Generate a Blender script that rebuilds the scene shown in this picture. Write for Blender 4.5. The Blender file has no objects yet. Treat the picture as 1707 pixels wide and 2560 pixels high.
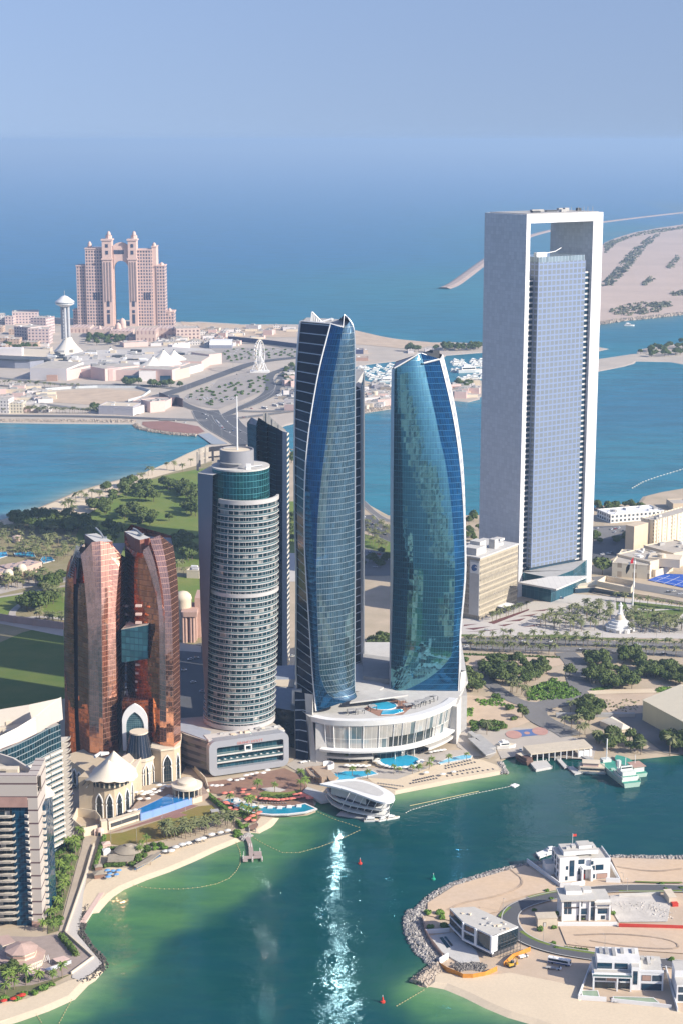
import bpy,bmesh,math,random
import numpy as np
from mathutils import Vector,Matrix
R=math.radians
rnd=random.Random(7)
SC=bpy.context.scene
COL=SC.collection
#camera
CAM_H,FPX,PITCH=400.0,4200.0,math.atan(930/4200)
cd=bpy.data.cameras.new('camera');cam=bpy.data.objects.new('camera',cd);COL.objects.link(cam)
cam.location=(0,0,CAM_H);cam.rotation_euler=(math.pi/2-PITCH,0,0)
cd.sensor_fit='VERTICAL';cd.sensor_height=36;cd.lens=FPX/2560*36
cd.clip_start=5;cd.clip_end=200000
SC.camera=cam
#sky, sun, exposure
SUN_EL,SUN_AZ=R(29),R(-25)
w=bpy.data.worlds.new('World');SC.world=w;w.use_nodes=True
nt=w.node_tree;nt.nodes.clear()
sky=nt.nodes.new('ShaderNodeTexSky');sky.sky_type='NISHITA';sky.sun_disc=False
sky.sun_elevation=SUN_EL;sky.sun_rotation=math.pi/2-SUN_AZ
sky.altitude=0;sky.air_density=1.0;sky.dust_density=1.0;sky.ozone_density=1.5
bg=nt.nodes.new('ShaderNodeBackground');bg.inputs[1].default_value=0.087
tint=nt.nodes.new('ShaderNodeMix');tint.data_type='RGBA';tint.blend_type='MULTIPLY';tint.inputs[0].default_value=1
tint.inputs[7].default_value=(.75,.75,.97,1)
tc=nt.nodes.new('ShaderNodeTexCoord');sx=nt.nodes.new('ShaderNodeSeparateXYZ');cx_=nt.nodes.new('ShaderNodeCombineXYZ')
mz=nt.nodes.new('ShaderNodeMath');mz.operation='MAXIMUM';mz.inputs[1].default_value=0;m2=nt.nodes.new('ShaderNodeMath');m2.operation='MULTIPLY_ADD';m2.inputs[1].default_value=.32;m2.inputs[2].default_value=.11
nt.links.new(tc.outputs['Generated'],sx.inputs[0]);nt.links.new(sx.outputs[2],mz.inputs[0]);nt.links.new(mz.outputs[0],m2.inputs[0])
nt.links.new(sx.outputs[0],cx_.inputs[0]);nt.links.new(sx.outputs[1],cx_.inputs[1]);nt.links.new(m2.outputs[0],cx_.inputs[2])
vn=nt.nodes.new('ShaderNodeVectorMath');vn.operation='NORMALIZE';nt.links.new(cx_.outputs[0],vn.inputs[0]);nt.links.new(vn.outputs[0],sky.inputs[0])
ow=nt.nodes.new('ShaderNodeOutputWorld')
nt.links.new(sky.outputs[0],tint.inputs[6]);nt.links.new(tint.outputs[2],bg.inputs[0]);nt.links.new(bg.outputs[0],ow.inputs[0])
sd=bpy.data.lights.new('sun','SUN');sd.energy=5.0;sd.angle=R(0.55);sd.color=(1,0.93,0.82)
sun=bpy.data.objects.new('sun',sd);COL.objects.link(sun)
sdir=Vector((math.cos(SUN_EL)*math.cos(SUN_AZ),math.cos(SUN_EL)*math.sin(SUN_AZ),math.sin(SUN_EL)))
sun.rotation_euler=sdir.to_track_quat('Z','Y').to_euler();sun.location=(400,-300,900)
SC.view_settings.view_transform='Standard';SC.view_settings.look='None';SC.view_settings.gamma=1
SC.view_settings.exposure=0.75
SC.render.engine='CYCLES'
cy=SC.cycles
cy.use_denoising=True
try:cy.denoiser='OPENIMAGEDENOISE'
except Exception:pass
cy.max_bounces=6;cy.diffuse_bounces=3;cy.glossy_bounces=4;cy.transmission_bounces=2;cy.volume_bounces=0
cy.transparent_max_bounces=4;cy.caustics_reflective=True;cy.sample_clamp_indirect=0;cy.blur_glossy=.3
#pixels of the photograph -> points of the place
CR={'f':(0,0,1.0),'o':(0,0,1.08865),'z1':(0,540,.38265),'z2':(500,740,.44643),'z3':(1107,480,.38265),'z4':(0,1240,.31888),'z5':(450,1080,.38265),'z6':(700,1580,.38265),'z7':(1107,1240,.38265),'z8':(0,1700,.36554),'r1':(1000,2060,.45089),'r2':(500,1880,.2551),'r3':(0,760,.2551),'r4':(860,820,.24235),'r5':(400,880,.22959),'r6':(0,1180,.33163),'r7':(440,1880,.2551),'r8':(180,1880,.29337)}
ZL=0.8
CP,SP=math.cos(PITCH),math.sin(PITCH)
def ray(t,x,y):
 a,b,s=CR[t];px,py=a+x*s,b+y*s
 u,v=(px-853.5)/FPX,(py-1280)/FPX
 return Vector((u,CP-v*SP,-SP-v*CP))
def gp(t,x,y,z=ZL):
 d=ray(t,x,y);k=(z-CAM_H)/d.z
 return Vector((d.x*k,d.y*k,z))
def at(t,x,y,Y):
 d=ray(t,x,y);return Vector((d.x*Y/d.y,Y,CAM_H+d.z*Y/d.y))
def G(t,pts,z=ZL):return[tuple(gp(t,x,y,z)[:2])for x,y in pts]
def zat(t,x,y,Y):return at(t,x,y,Y).z
#mesh builder
class MB:
 def __init__(s):s.v=[];s.f=[];s.m=[];s.uv=[]
 def face(s,pts,m=0,uv=None):
  i=len(s.v);s.v+=[tuple(p)for p in pts];s.f.append(list(range(i,i+len(pts))));s.m.append(m)
  if uv is None:
   a=Vector((0,0,0));n=len(pts);P=[Vector(p)for p in pts]
   for k in range(n):
    p,q=P[k],P[(k+1)%n]
    a+=Vector(((p.y-q.y)*(p.z+q.z),(p.z-q.z)*(p.x+q.x),(p.x-q.x)*(p.y+q.y)))
   L=a.length or 1;a=a/L
   if abs(a.z)>.8:uv=[(p.x,p.y)for p in P]
   else:
    t=Vector((-a.y,a.x,0)).normalized();uv=[(p.dot(t),p.z)for p in P]
  s.uv.append(uv)
 def box(s,x0,y0,z0,x1,y1,z1,m=0,mt=None,rot=None):
  c=[(x0,y0),(x1,y0),(x1,y1),(x0,y1)]
  s.prism(c,z0,z1,m,mt,True)
 def obox(s,cx,cy,z0,lx,ly,h,a=0,m=0,mt=None):
  ca,sa=math.cos(a),math.sin(a)
  s.prism([(cx+ca*x-sa*y,cy+sa*x+ca*y)for x,y in((-lx/2,-ly/2),(lx/2,-ly/2),(lx/2,ly/2),(-lx/2,ly/2))],z0,z0+h,m,mt,True)
 def prism(s,poly,z0,z1,m=0,mt=None,bottom=False,top=True):
  poly=[tuple(p[:2])for p in poly]
  if area2(poly)<0:poly=poly[::-1]
  n=len(poly)
  zz0=z0 if hasattr(z0,'__len__')else[z0]*n;zz1=z1 if hasattr(z1,'__len__')else[z1]*n
  u=0
  for k in range(n):
   a,b=poly[k],poly[(k+1)%n];d=math.dist(a,b);j=(k+1)%n
   s.face([(*a,zz0[k]),(*b,zz0[j]),(*b,zz1[j]),(*a,zz1[k])],m,[(u,zz0[k]),(u+d,zz0[j]),(u+d,zz1[j]),(u,zz1[k])]);u+=d
  if top:s.face([(*p,z)for p,z in zip(poly,zz1)],m if mt is None else mt)
  if bottom:s.face([(*p,z)for p,z in zip(poly,zz0)][::-1],m)
 def sheet(s,poly,z,m=0):
  poly=[tuple(p[:2])for p in poly]
  if area2(poly)<0:poly=poly[::-1]
  s.face([(*p,z)for p in poly],m)
 def tube(s,path,r,n=6,m=0,r1=None):
  P=[Vector(p)for p in path];rings=[]
  for k,p in enumerate(P):
   d=(P[min(k+1,len(P)-1)]-P[max(k-1,0)]).normalized()
   a=d.orthogonal().normalized()if abs(d.z)>.99 else d.cross(Vector((0,0,1))).normalized()
   b=d.cross(a);rr=r if r1 is None else r+(r1-r)*k/(len(P)-1)
   rings.append([p+a*rr*math.cos(2*math.pi*i/n)+b*rr*math.sin(2*math.pi*i/n)for i in range(n)])
  for k in range(len(P)-1):
   for i in range(n):
    j=(i+1)%n;s.face([rings[k][j],rings[k][i],rings[k+1][i],rings[k+1][j]],m)
  s.face(rings[-1],m);s.face(rings[0][::-1],m)
 def lathe(s,prof,cx=0,cy=0,n=24,m=0,a0=0,a1=2*math.pi,sx=1,sy=1,rot=0,dx=None):
  full=abs(a1-a0-2*math.pi)<1e-6;cr,sr=math.cos(rot),math.sin(rot)
  def pt(k,r,z):
   a=a0+(a1-a0)*k/n;x,y=r*math.cos(a)*sx,r*math.sin(a)*sy
   return(cx+cr*x-sr*y,cy+sr*x+cr*y,z)
  for(r0,z0),(r1,z1)in zip(prof[:-1],prof[1:]):
   for k in range(n):
    ps=[pt(k,r0,z0),pt(k+1,r0,z0),pt(k+1,r1,z1),pt(k,r1,z1)]
    rm=max(r0,r1)*(a1-a0)/n
    uv=[(k*rm,z0),((k+1)*rm,z0),((k+1)*rm,z1),(k*rm,z1)]
    if r1<1e-6:ps=ps[:3];uv=uv[:3]
    elif r0<1e-6:ps=[ps[0],ps[2],ps[3]];uv=[uv[0],uv[2],uv[3]]
    s.face(ps,m,uv)
 def strip(s,A,B,m=0,u0=0,nu=1,bulge=0):
  prev=None
  for a,b in zip(A,B):
   row=[a.lerp(b,k/nu)for k in range(nu+1)]
   if bulge:
    d=(b-a);nrm=Vector((d.y,-d.x,0)).normalized()
    row=[p+nrm*bulge*4*(k/nu)*(1-k/nu)for k,p in enumerate(row)]
   w_=[(p-a).length for p in row]
   if prev:
    for k in range(nu):
     s.face([row[k],row[k+1],prev[0][k+1],prev[0][k]],m,[(u0+w_[k],row[k].z),(u0+w_[k+1],row[k+1].z),(u0+prev[1][k+1],prev[0][k+1].z),(u0+prev[1][k],prev[0][k].z)])
   prev=(row,w_)
 def mesh(s,name,mats,M=None,smooth=None):
  me=bpy.data.meshes.new(name)
  v=s.v if M is None else[tuple(M@Vector(p))for p in s.v]
  me.from_pydata(v,[],s.f)
  for m in(mats if isinstance(mats,(list,tuple))else[mats]):me.materials.append(m)
  me.polygons.foreach_set('material_index',s.m)
  ul=me.uv_layers.new(name='UVMap')
  ul.data.foreach_set('uv',[c for f in s.uv for p in f for c in p])
  if smooth:
   bm=bmesh.new();bm.from_mesh(me);bmesh.ops.remove_doubles(bm,verts=bm.verts,dist=0.004);bm.to_mesh(me);bm.free()
   me.polygons.foreach_set('use_smooth',[True]*len(me.polygons));me.set_sharp_from_angle(angle=R(smooth))
  me.update();return me
def area2(p):return sum(p[i][0]*p[(i+1)%len(p)][1]-p[(i+1)%len(p)][0]*p[i][1]for i in range(len(p)))
def tag(o,label,cat,group=None,kind=None):
 if label:o['label']=label
 if cat:o['category']=cat
 if group:o['group']=group
 if kind:o['kind']=kind
 return o
class Thing:
 def __init__(s,name,label,cat,loc=(0,0,0),rot=0,group=None):
  o=bpy.data.objects.new(name,None);COL.objects.link(o);o.location=loc;o.rotation_euler=(0,0,rot);o.empty_display_size=1
  tag(o,label,cat,group);s.o=o
  s.M=Matrix.Translation(loc)@Matrix.Rotation(rot,4,'Z');s.inv=s.M.inverted()
 def part(s,name,mb,mats,parent=None,local=False,smooth=None,label=None,stuff=False):
  o=bpy.data.objects.new(name,mb.mesh(name,mats,None if local else s.inv,smooth));COL.objects.link(o);o.parent=parent or s.o
  if label:o['label']=label
  if stuff:o['kind']='stuff'
  return o
def single(name,mb,mats,label,cat,group=None,smooth=None,loc=None):
 M=None
 if loc is not None:M=Matrix.Translation(loc).inverted()
 o=bpy.data.objects.new(name,mb.mesh(name,mats,M,smooth));COL.objects.link(o)
 if loc is not None:o.location=loc
 return tag(o,label,cat,group)
def struct(name,mb,mats,smooth=None,kind='structure'):
 o=bpy.data.objects.new(name,mb.mesh(name,mats,None,smooth));COL.objects.link(o);o['kind']=kind;return o
def dup(root,loc,rot=0,scale=1,label=None,group=None):
 r=root.copy();COL.objects.link(r);r.location=loc;r.rotation_euler=(0,0,rot);r.scale=(scale,)*3 if not hasattr(scale,'__len__')else scale
 if label:r['label']=label
 if group:r['group']=group
 for ch in root.children:
  c=ch.copy();COL.objects.link(c);c.parent=r
  for g in ch.children:
   d=g.copy();COL.objects.link(d);d.parent=c
 return r
class Kit:
 def __init__(s,root):s.o=root;s.used=False
 def place(s,loc,rot=0,scale=1,label=None,group=None):
  if not s.used:
   s.used=True;o=s.o;o.location=loc;o.rotation_euler=(0,0,rot);o.scale=(scale,)*3 if not hasattr(scale,'__len__')else scale
   if label:o['label']=label
   if group:o['group']=group
   return o
  return dup(s.o,loc,rot,scale,label,group)
#materials
def newmat(name):
 m=bpy.data.materials.new(name);m.use_nodes=True;t=m.node_tree;t.nodes.clear()
 b=t.nodes.new('ShaderNodeBsdfPrincipled');o=t.nodes.new('ShaderNodeOutputMaterial');t.links.new(b.outputs[0],o.inputs[0])
 return m,t,b
def N(t,kind,**kw):
 n=t.nodes.new('ShaderNode'+kind)
 for k,v in kw.items():setattr(n,k,v)
 return n
def math_(t,op,a,b=None,c=None):
 n=N(t,'Math',operation=op)
 for i,x in enumerate((a,b,c)):
  if x is None:continue
  if isinstance(x,(int,float)):n.inputs[i].default_value=x
  else:t.links.new(x,n.inputs[i])
 return n.outputs[0]
def mixc(t,f,a,b,blend='MIX'):
 n=N(t,'Mix',data_type='RGBA',blend_type=blend)
 for i,x in((0,f),(6,a),(7,b)):
  if isinstance(x,(int,float)):n.inputs[i].default_value=x
  elif isinstance(x,(tuple,list)):n.inputs[i].default_value=(*x[:3],1)
  else:t.links.new(x,n.inputs[i])
 return n.outputs[2]
def noise(t,scale,detail=4,vec=None,rough=.55):
 n=N(t,'TexNoise');n.inputs['Scale'].default_value=scale;n.inputs['Detail'].default_value=detail;n.inputs['Roughness'].default_value=rough
 if vec is None:vec=N(t,'NewGeometry').outputs['Position']
 t.links.new(vec,n.inputs['Vector']);return n.outputs[0]
def contrast(t,v,lo,hi):
 n=N(t,'MapRange');n.inputs[1].default_value=lo;n.inputs[2].default_value=hi;t.links.new(v,n.inputs[0]);return n.outputs[0]
_mc={}
def mat(name,col,rough=.8,metal=0,var=.18,scale=.25,col2=None,spec=.3,bump=0,fine=None,rndobj=0):
 if name in _mc:return _mc[name]
 m,t,b=newmat(name)
 f=contrast(t,noise(t,scale),.3,.7)
 c2=col2 or tuple(c*(1-var)for c in col)
 c=mixc(t,f,col,c2)
 if fine:
  f2=contrast(t,noise(t,fine,6),.25,.75);c=mixc(t,math_(t,'MULTIPLY',f2,.5),c,tuple(x*.72 for x in col))
 if rndobj:
  oi=N(t,'ObjectInfo');k=math_(t,'MULTIPLY_ADD',oi.outputs['Random'],rndobj,1-rndobj/2)
  mm=N(t,'Mix',data_type='RGBA',blend_type='MULTIPLY');mm.inputs[0].default_value=1;t.links.new(c,mm.inputs[6]);t.links.new(k,mm.inputs[7]);c=mm.outputs[2]
 t.links.new(c,b.inputs['Base Color']);b.inputs['Roughness'].default_value=rough;b.inputs['Metallic'].default_value=metal;b.inputs['Specular IOR Level'].default_value=spec
 if bump:
  bp=N(t,'Bump');bp.inputs['Strength'].default_value=bump;bp.inputs['Distance'].default_value=.3
  t.links.new(noise(t,(fine or scale*6),5),bp.inputs['Height']);t.links.new(bp.outputs[0],b.inputs['Normal'])
 _mc[name]=m;return m
def grid(name,col,line,w,h,tw=.08,th=.12,rough=.07,metal=.85,tilt=.02,var=.3,line_rough=.5,line_metal=0,off=0,blinds=0,spec=.5,wob=0):
 """glass or panels split in w x h metre cells by lines; every pane tilts a hair of its own"""
 if name in _mc:return _mc[name]
 m,t,b=newmat(name)
 uv=N(t,'UVMap').outputs[0];sp=N(t,'SeparateXYZ');t.links.new(uv,sp.inputs[0])
 u=math_(t,'DIVIDE',sp.outputs[0],w);v=math_(t,'DIVIDE',sp.outputs[1],h)
 if off:v=math_(t,'ADD',v,off)
 fu=math_(t,'FRACT',u);fv=math_(t,'FRACT',v)
 lm=math_(t,'MAXIMUM',math_(t,'LESS_THAN',fu,tw),math_(t,'LESS_THAN',fv,th))
 cb=N(t,'CombineXYZ');t.links.new(math_(t,'FLOOR',u),cb.inputs[0]);t.links.new(math_(t,'FLOOR',v),cb.inputs[1])
 wn=N(t,'TexWhiteNoise',noise_dimensions='3D');t.links.new(cb.outputs[0],wn.inputs['Vector'])
 c=mixc(t,wn.outputs['Value'],col,tuple(x*(1-var)for x in col))
 if blinds:c=mixc(t,math_(t,'MULTIPLY',math_(t,'GREATER_THAN',wn.outputs['Value'],1-blinds),.8),c,(.5,.48,.44))
 c=mixc(t,lm,c,line)
 t.links.new(c,b.inputs['Base Color'])
 b.inputs['Specular IOR Level'].default_value=spec
 t.links.new(math_(t,'MULTIPLY_ADD',lm,line_rough-rough,rough),b.inputs['Roughness'])
 t.links.new(math_(t,'MULTIPLY_ADD',lm,line_metal-metal,metal),b.inputs['Metallic'])
 if tilt:
  a=N(t,'VectorMath',operation='SUBTRACT');t.links.new(wn.outputs['Color'],a.inputs[0]);a.inputs[1].default_value=(.5,.5,.5)
  sc=N(t,'VectorMath',operation='SCALE');t.links.new(a.outputs[0],sc.inputs[0]);sc.inputs['Scale'].default_value=tilt
  ad=N(t,'VectorMath',operation='ADD');t.links.new(N(t,'NewGeometry').outputs['Normal'],ad.inputs[0]);t.links.new(sc.outputs[0],ad.inputs[1])
  if wob:
   wt=N(t,'TexNoise');wt.inputs['Scale'].default_value=.16;wt.inputs['Detail'].default_value=3;t.links.new(N(t,'NewGeometry').outputs['Position'],wt.inputs['Vector'])
   w1=N(t,'VectorMath',operation='MULTIPLY_ADD');t.links.new(wt.outputs['Color'],w1.inputs[0]);w1.inputs[1].default_value=(wob,)*3;w1.inputs[2].default_value=(-wob/2,)*3
   a3=N(t,'VectorMath',operation='ADD');t.links.new(ad.outputs[0],a3.inputs[0]);t.links.new(w1.outputs[0],a3.inputs[1]);ad=a3
  nn=N(t,'VectorMath',operation='NORMALIZE');t.links.new(ad.outputs[0],nn.inputs[0]);t.links.new(nn.outputs[0],b.inputs['Normal'])
 _mc[name]=m;return m
def winwall(name,wall,glass,w,h,x0,x1,y0,y1,rough=.8,var=.1):
 """a plastered wall with one window opening in every w x h cell"""
 if name in _mc:return _mc[name]
 m,t,b=newmat(name)
 uv=N(t,'UVMap').outputs[0];sp=N(t,'SeparateXYZ');t.links.new(uv,sp.inputs[0])
 u=math_(t,'DIVIDE',sp.outputs[0],w);v=math_(t,'DIVIDE',sp.outputs[1],h)
 fu=math_(t,'FRACT',u);fv=math_(t,'FRACT',v)
 a=math_(t,'MULTIPLY',math_(t,'GREATER_THAN',fu,x0),math_(t,'LESS_THAN',fu,x1))
 c_=math_(t,'MULTIPLY',math_(t,'GREATER_THAN',fv,y0),math_(t,'LESS_THAN',fv,y1))
 wm=math_(t,'MULTIPLY',a,c_)
 cb=N(t,'CombineXYZ');t.links.new(math_(t,'FLOOR',u),cb.inputs[0]);t.links.new(math_(t,'FLOOR',v),cb.inputs[1])
 wn=N(t,'TexWhiteNoise',noise_dimensions='3D');t.links.new(cb.outputs[0],wn.inputs['Vector'])
 gl=mixc(t,wn.outputs['Value'],glass,tuple(x*2.2+.01 for x in glass))
 wl=mixc(t,contrast(t,noise(t,.15),.3,.7),wall,tuple(x*(1-var)for x in wall))
 t.links.new(mixc(t,wm,wl,gl),b.inputs['Base Color'])
 t.links.new(math_(t,'MULTIPLY_ADD',wm,.12-rough,rough),b.inputs['Roughness'])
 bp=N(t,'Bump');bp.inputs['Distance'].default_value=-.4;bp.inputs['Strength'].default_value=.6;t.links.new(wm,bp.inputs['Height']);t.links.new(bp.outputs[0],b.inputs['Normal'])
 _mc[name]=m;return m
WHITE=mat('white_paint',(.75,.74,.71),.6,var=.08)
CREAM=mat('cream_stone',(.62,.53,.40),.85,var=.10)
BEIGE=mat('beige_render',(.56,.46,.33),.85,var=.10)
GREY=mat('grey_concrete',(.40,.39,.37),.85,var=.2,fine=1.5)
LGREY=mat('pale_concrete',(.56,.54,.50),.85,var=.14,fine=1.2)
DGREY=mat('dark_metal',(.06,.065,.07),.45,var=.2)
ALU=mat('silver_cladding',(.62,.64,.67),.35,metal=.6,var=.08)
ROOF=mat('roof_gravel',(.50,.45,.38),.9,var=.25,scale=.12,fine=.8)
GLASS=mat('dark_window_glass',(.015,.03,.04),.05,var=.4,spec=.8)
BLUEGL=mat('blue_window_glass',(.01,.05,.09),.06,var=.4,spec=.9)
POOLM=mat('pool_water',(.03,.38,.58),.08,var=.18,scale=.5,spec=.5)
WOOD=mat('wood_deck',(.28,.17,.12),.8,var=.2,fine=1.5)
PINK=mat('pink_stone',(.62,.45,.38),.85,var=.08)
SALMON=mat('salmon_wall',(.42,.27,.21),.85,var=.12)
BLACK=mat('black_rubber',(.02,.02,.02),.7)
RED=mat('red_paint',(.55,.05,.03),.6,var=.15)
CORAL=mat('coral_canvas',(.75,.22,.16),.8,var=.12,rndobj=.4)
CANVAS=mat('white_canvas',(.72,.70,.64),.8,var=.06,rndobj=.2)
TENT=mat('tent_fabric',(.68,.60,.47),.75,var=.06)
HAZE_D,HAZE_C=6.8e-5,(.44,.635,.885,1)
#THE GROUND
def cat(*parts):
 out=[]
 for t,pts in parts:out+=G(t,pts,0)
 return out
bay_shore=('r6',[(1050,12),(900,56),(720,102),(560,152),(400,222),(250,282),(120,327),(0,362),(-250,430),(-700,560)])
MAIN=cat(('r5',[(1350,1040),(490,1030),(440,1042),(330,1090),(150,1176),(0,1258)]),bay_shore)+cat(('z8',[(-900,900),(-900,2600),(-300,2480),(0,2365),(100,2332),(300,2262),(480,2182),(560,2090),(690,2010),(738,1945),(700,1890),(625,1830),(570,1765),(578,1675),(640,1562),(715,1480)]),('r8',[(262,1272),(300,1232),(400,1166),(600,1082),(800,1012),(1000,926),(1200,832),(1385,757)]),('r2',[(352,865),(400,882),(450,865),(485,805),(560,772),(650,722),(738,645),(900,640),(1060,625),(1150,590),(1130,540)]),('z6',[(260,1090),(330,1050),(480,1010),(650,1040),(740,1056),(900,1022),(1100,982),(1300,947),(1440,920),(1490,935),(1462,890),(1440,850)]),('z7',[(375,1760),(378,1740),(430,1712),(480,1705),(720,1704),(990,1728),(1060,1735),(1290,1722),(1480,1702),(1568,1695),(2300,1640),(2300,-80)]),('z3',[(2000,1860),(1568,1935),(1420,1960),(1300,1990),(1270,2030),(1050,2045),(985,2065),(700,2080),(300,2085)]),('z7',[(230,124),(140,128)]),('z2',[(1485,1228),(1240,1235),(1055,1228),(985,1190),(915,1150),(700,1040),(530,900),(500,860)]),('r5',[(1480,1070),(1420,1060)]))
BREAK=cat(('z1',[(-900,640),(0,655),(300,662),(470,668),(1140,690),(1200,696),(1300,690),(1568,706)]),('z2',[(240,160),(400,158),(550,160),(860,190),(960,216),(1100,240),(1250,262),(1400,258),(1500,264)]),('r4',[(1340,164),(1420,172)]),('z3',[(245,996),(1010,1012),(1085,1026),(1010,1043),(245,1052),(20,1070)]),('r4',[(1040,302),(700,330),(480,352),(300,372),(130,400),(90,450),(130,520),(290,560),(460,590),(700,590),(1080,575),(1180,532),(1400,545)]),('z3',[(300,1210),(700,1150),(1005,1092),(1260,1055),(1270,1030),(1400,1010),(1568,985),(2100,930),(2100,1180),(1568,1128),(1480,1112),(1260,1108),(1250,1122),(1180,1142),(1005,1176),(700,1240),(400,1310),(240,1342)]),('r4',[(1400,738),(1280,768),(1130,752),(900,790),(470,842),(205,882)]),('z2',[(760,690),(530,716),(470,728)]),('r5',[(1470,768),(1380,802),(1340,822),(1350,1040),(490,1030),(500,1012),(560,1010),(410,905),(390,918),(200,900),(0,862)]),('z1',[(900,1385),(880,1362),(350,1358),(0,1353),(-900,1350)]))
LULU=cat(('z3',[(2400,60),(1568,210),(1400,235),(1250,262),(1120,300),(1050,330),(1000,380),(960,500),(960,700),(985,870),(1020,866),(1150,842),(1300,828),(1568,798),(2400,650)]))
VILLA=cat(('r1',[(2300,215),(1568,190),(1340,183),(1165,180),(1000,190),(850,205),(740,215),(660,232),(540,258),(420,292),(310,325),(220,368),(150,418),(95,475),(60,530),(52,580),(70,640),(110,700),(160,745),(205,775),(150,815),(80,862),(68,885),(100,905),(150,912),(185,895),(260,902),(380,950),(500,1010),(620,1060),(760,1100),(900,1150),(1250,1500),(2300,1900)]))
BRK1=cat(('z3',[(0,632),(60,610),(130,560),(260,462),(400,360),(540,292),(760,238),(1046,196),(1568,134),(2300,60)]))
COASTS=[MAIN,BREAK,LULU,VILLA]
from mathutils.geometry import delaunay_2d_cdt
def tri(mb,poly,z,m=0):
 P=[Vector(p[:2])for p in poly];n=len(P)
 v,_,f,*_r=delaunay_2d_cdt(P,[(i,(i+1)%n)for i in range(n)],[list(range(n))],1,1e-4)
 for q in f:
  a,b,c=(v[i]for i in q)
  if(b-a).cross(c-a)<0:q=q[::-1]
  mb.face([(v[i].x,v[i].y,z)for i in q],m)
def land_mesh(poly,zt=ZL,inset=5.0,out=2.5,zb=-.6,mb=None):
 n=len(poly);s=1 if area2(poly)>0 else-1
 def off(d):
  r=[]
  for i in range(n):
   a,b,c=Vector(poly[i-1]),Vector(poly[i]),Vector(poly[(i+1)%n])
   e,f=(b-a).normalized(),(c-b).normalized();nn=Vector((e.y+f.y,-e.x-f.x));nn=nn.normalized()if nn.length>1e-4 else Vector((e.y,-e.x))
   r.append(b+nn*d*s)
  return r
 mb=mb or MB();T_,B_=off(-inset),off(out)
 for i in range(n):
  j=(i+1)%n;q=[(*B_[i],zb),(*B_[j],zb),(*T_[j],zt),(*T_[i],zt)]
  mb.face(q if s>0 else q[::-1])
 tri(mb,T_,zt);return mb
#sea: one sheet to the horizon; colour follows the depth, with haze painted in far out
def seg_dist(P,poly,closed=True):
 A=np.array(poly);B=np.roll(A,-1,0)
 if not closed:A,B=A[:-1],B[:-1]
 best=np.full(len(P),1e9)
 for a,b in zip(A,B):
  d=b-a;L=max(d@d,1e-6);t=np.clip(((P-a)@d)/L,0,1);best=np.minimum(best,np.hypot(*(P-a-t[:,None]*d).T))
 return best
def axis(*segs):
 r=[]
 for a,b,st in segs:r+=list(np.arange(a,b,st))
 return r
gx=[-60000,-25000,-12000]+axis((-6000,-1000,250),(-1000,-420,40),(-420,330,7),(330,1000,35),(1000,6000,250))+[6000,12000,25000,60000]
gy=[-60000,-20000,-6000,-2000,-600,0,350,560]+axis((700,1130,6),(1130,1700,20),(1700,3000,30),(3000,9000,150))+[9000,12000,20000,32000,60000]
XX,YY=np.meshgrid(gx,gy);PP=np.stack([XX.ravel(),YY.ravel()],1)
dist=np.minimum.reduce([seg_dist(PP,c)for c in COASTS])
def blob(t,x,y,rx,ry,rot=0):
 c=gp(t,x,y,0);d=PP-np.array([c.x,c.y]);ca,sa=math.cos(rot),math.sin(rot)
 u=(d[:,0]*ca+d[:,1]*sa)/rx;v=(-d[:,0]*sa+d[:,1]*ca)/ry;return np.exp(-(u*u+v*v))
def L3(c):return np.array(c)[None,:]
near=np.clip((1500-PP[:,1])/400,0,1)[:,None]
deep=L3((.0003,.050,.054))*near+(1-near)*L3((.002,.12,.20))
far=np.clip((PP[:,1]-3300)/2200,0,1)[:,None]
haze_fade=np.clip((PP[:,1]-4800)/12000,0,1)[:,None]  # far water paled toward the haze colour to soften the horizon
deep=deep*(1-far)+far*((1-haze_fade)*L3((.001,.125,.27))+haze_fade*L3((.09,.23,.43)))+0*far*L3((.001,.125,.25))
turq=L3((.012,.20,.25));green=L3((.07,.185,.07));sandw=L3((.36,.31,.19))
def over(c,k,f):k=np.clip(k,0,1)[:,None];return c*(1-k)+f*k
col=deep
col=over(col,.75*np.exp(-dist/90)*(PP[:,1]>1300),turq)
col=over(col,blob('z2',1010,1060,130,190)*.8+blob('z7',60,60,160,200)*.6+blob('z3',1300,1700,200,180)*.75+blob('z3',150,640,700,900)*.9+blob('z3',650,330,500,2200)*.6+blob('z3',1080,250,300,1500)*.7,turq*.9)
col=over(col,blob('r6',300,130,200,130)*.45+blob('z1',900,1490,180,60)*.7,turq*1.05)
grn=blob('z8',850,1560,38,95,-.35)+blob('z8',960,1400,48,55)*.9+blob('r8',1180,960,55,26,.5)+blob('z8',640,1800,22,50)+blob('r2',700,740,34,30,.6)*1.1+blob('r8',700,1170,60,40,.6)*.9
grn+=blob('z6',820,1060,60,16,.2)*.7+blob('z6',1200,990,40,12,.2)*.6+blob('r1',230,940,22,26)+blob('r1',420,1050,40,16)*.9+blob('z8',250,2320,50,14,.3)*.7+blob('z7',1450,1730,30,14)*.35
grn+=np.exp(-dist/14)*(PP[:,1]<1350)*.5
wob=.82+.25*np.sin(PP[:,0]/9+np.sin(PP[:,1]/13)*2)*np.sin(PP[:,1]/11+np.sin(PP[:,0]/17)*2)
gk=np.clip((grn*wob-.24)/.6,0,1);gk=gk*gk*(3-2*gk)*np.clip(.45+grn*.6,0,1);col=over(col,gk,green)
isles=np.minimum(seg_dist(PP,G('r1',[(185,895),(260,902),(380,950),(500,1010),(760,1100)],0),False),seg_dist(PP,G('r8',[(262,1272),(400,1166),(600,1082),(1000,926),(1385,757)],0),False))
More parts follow.
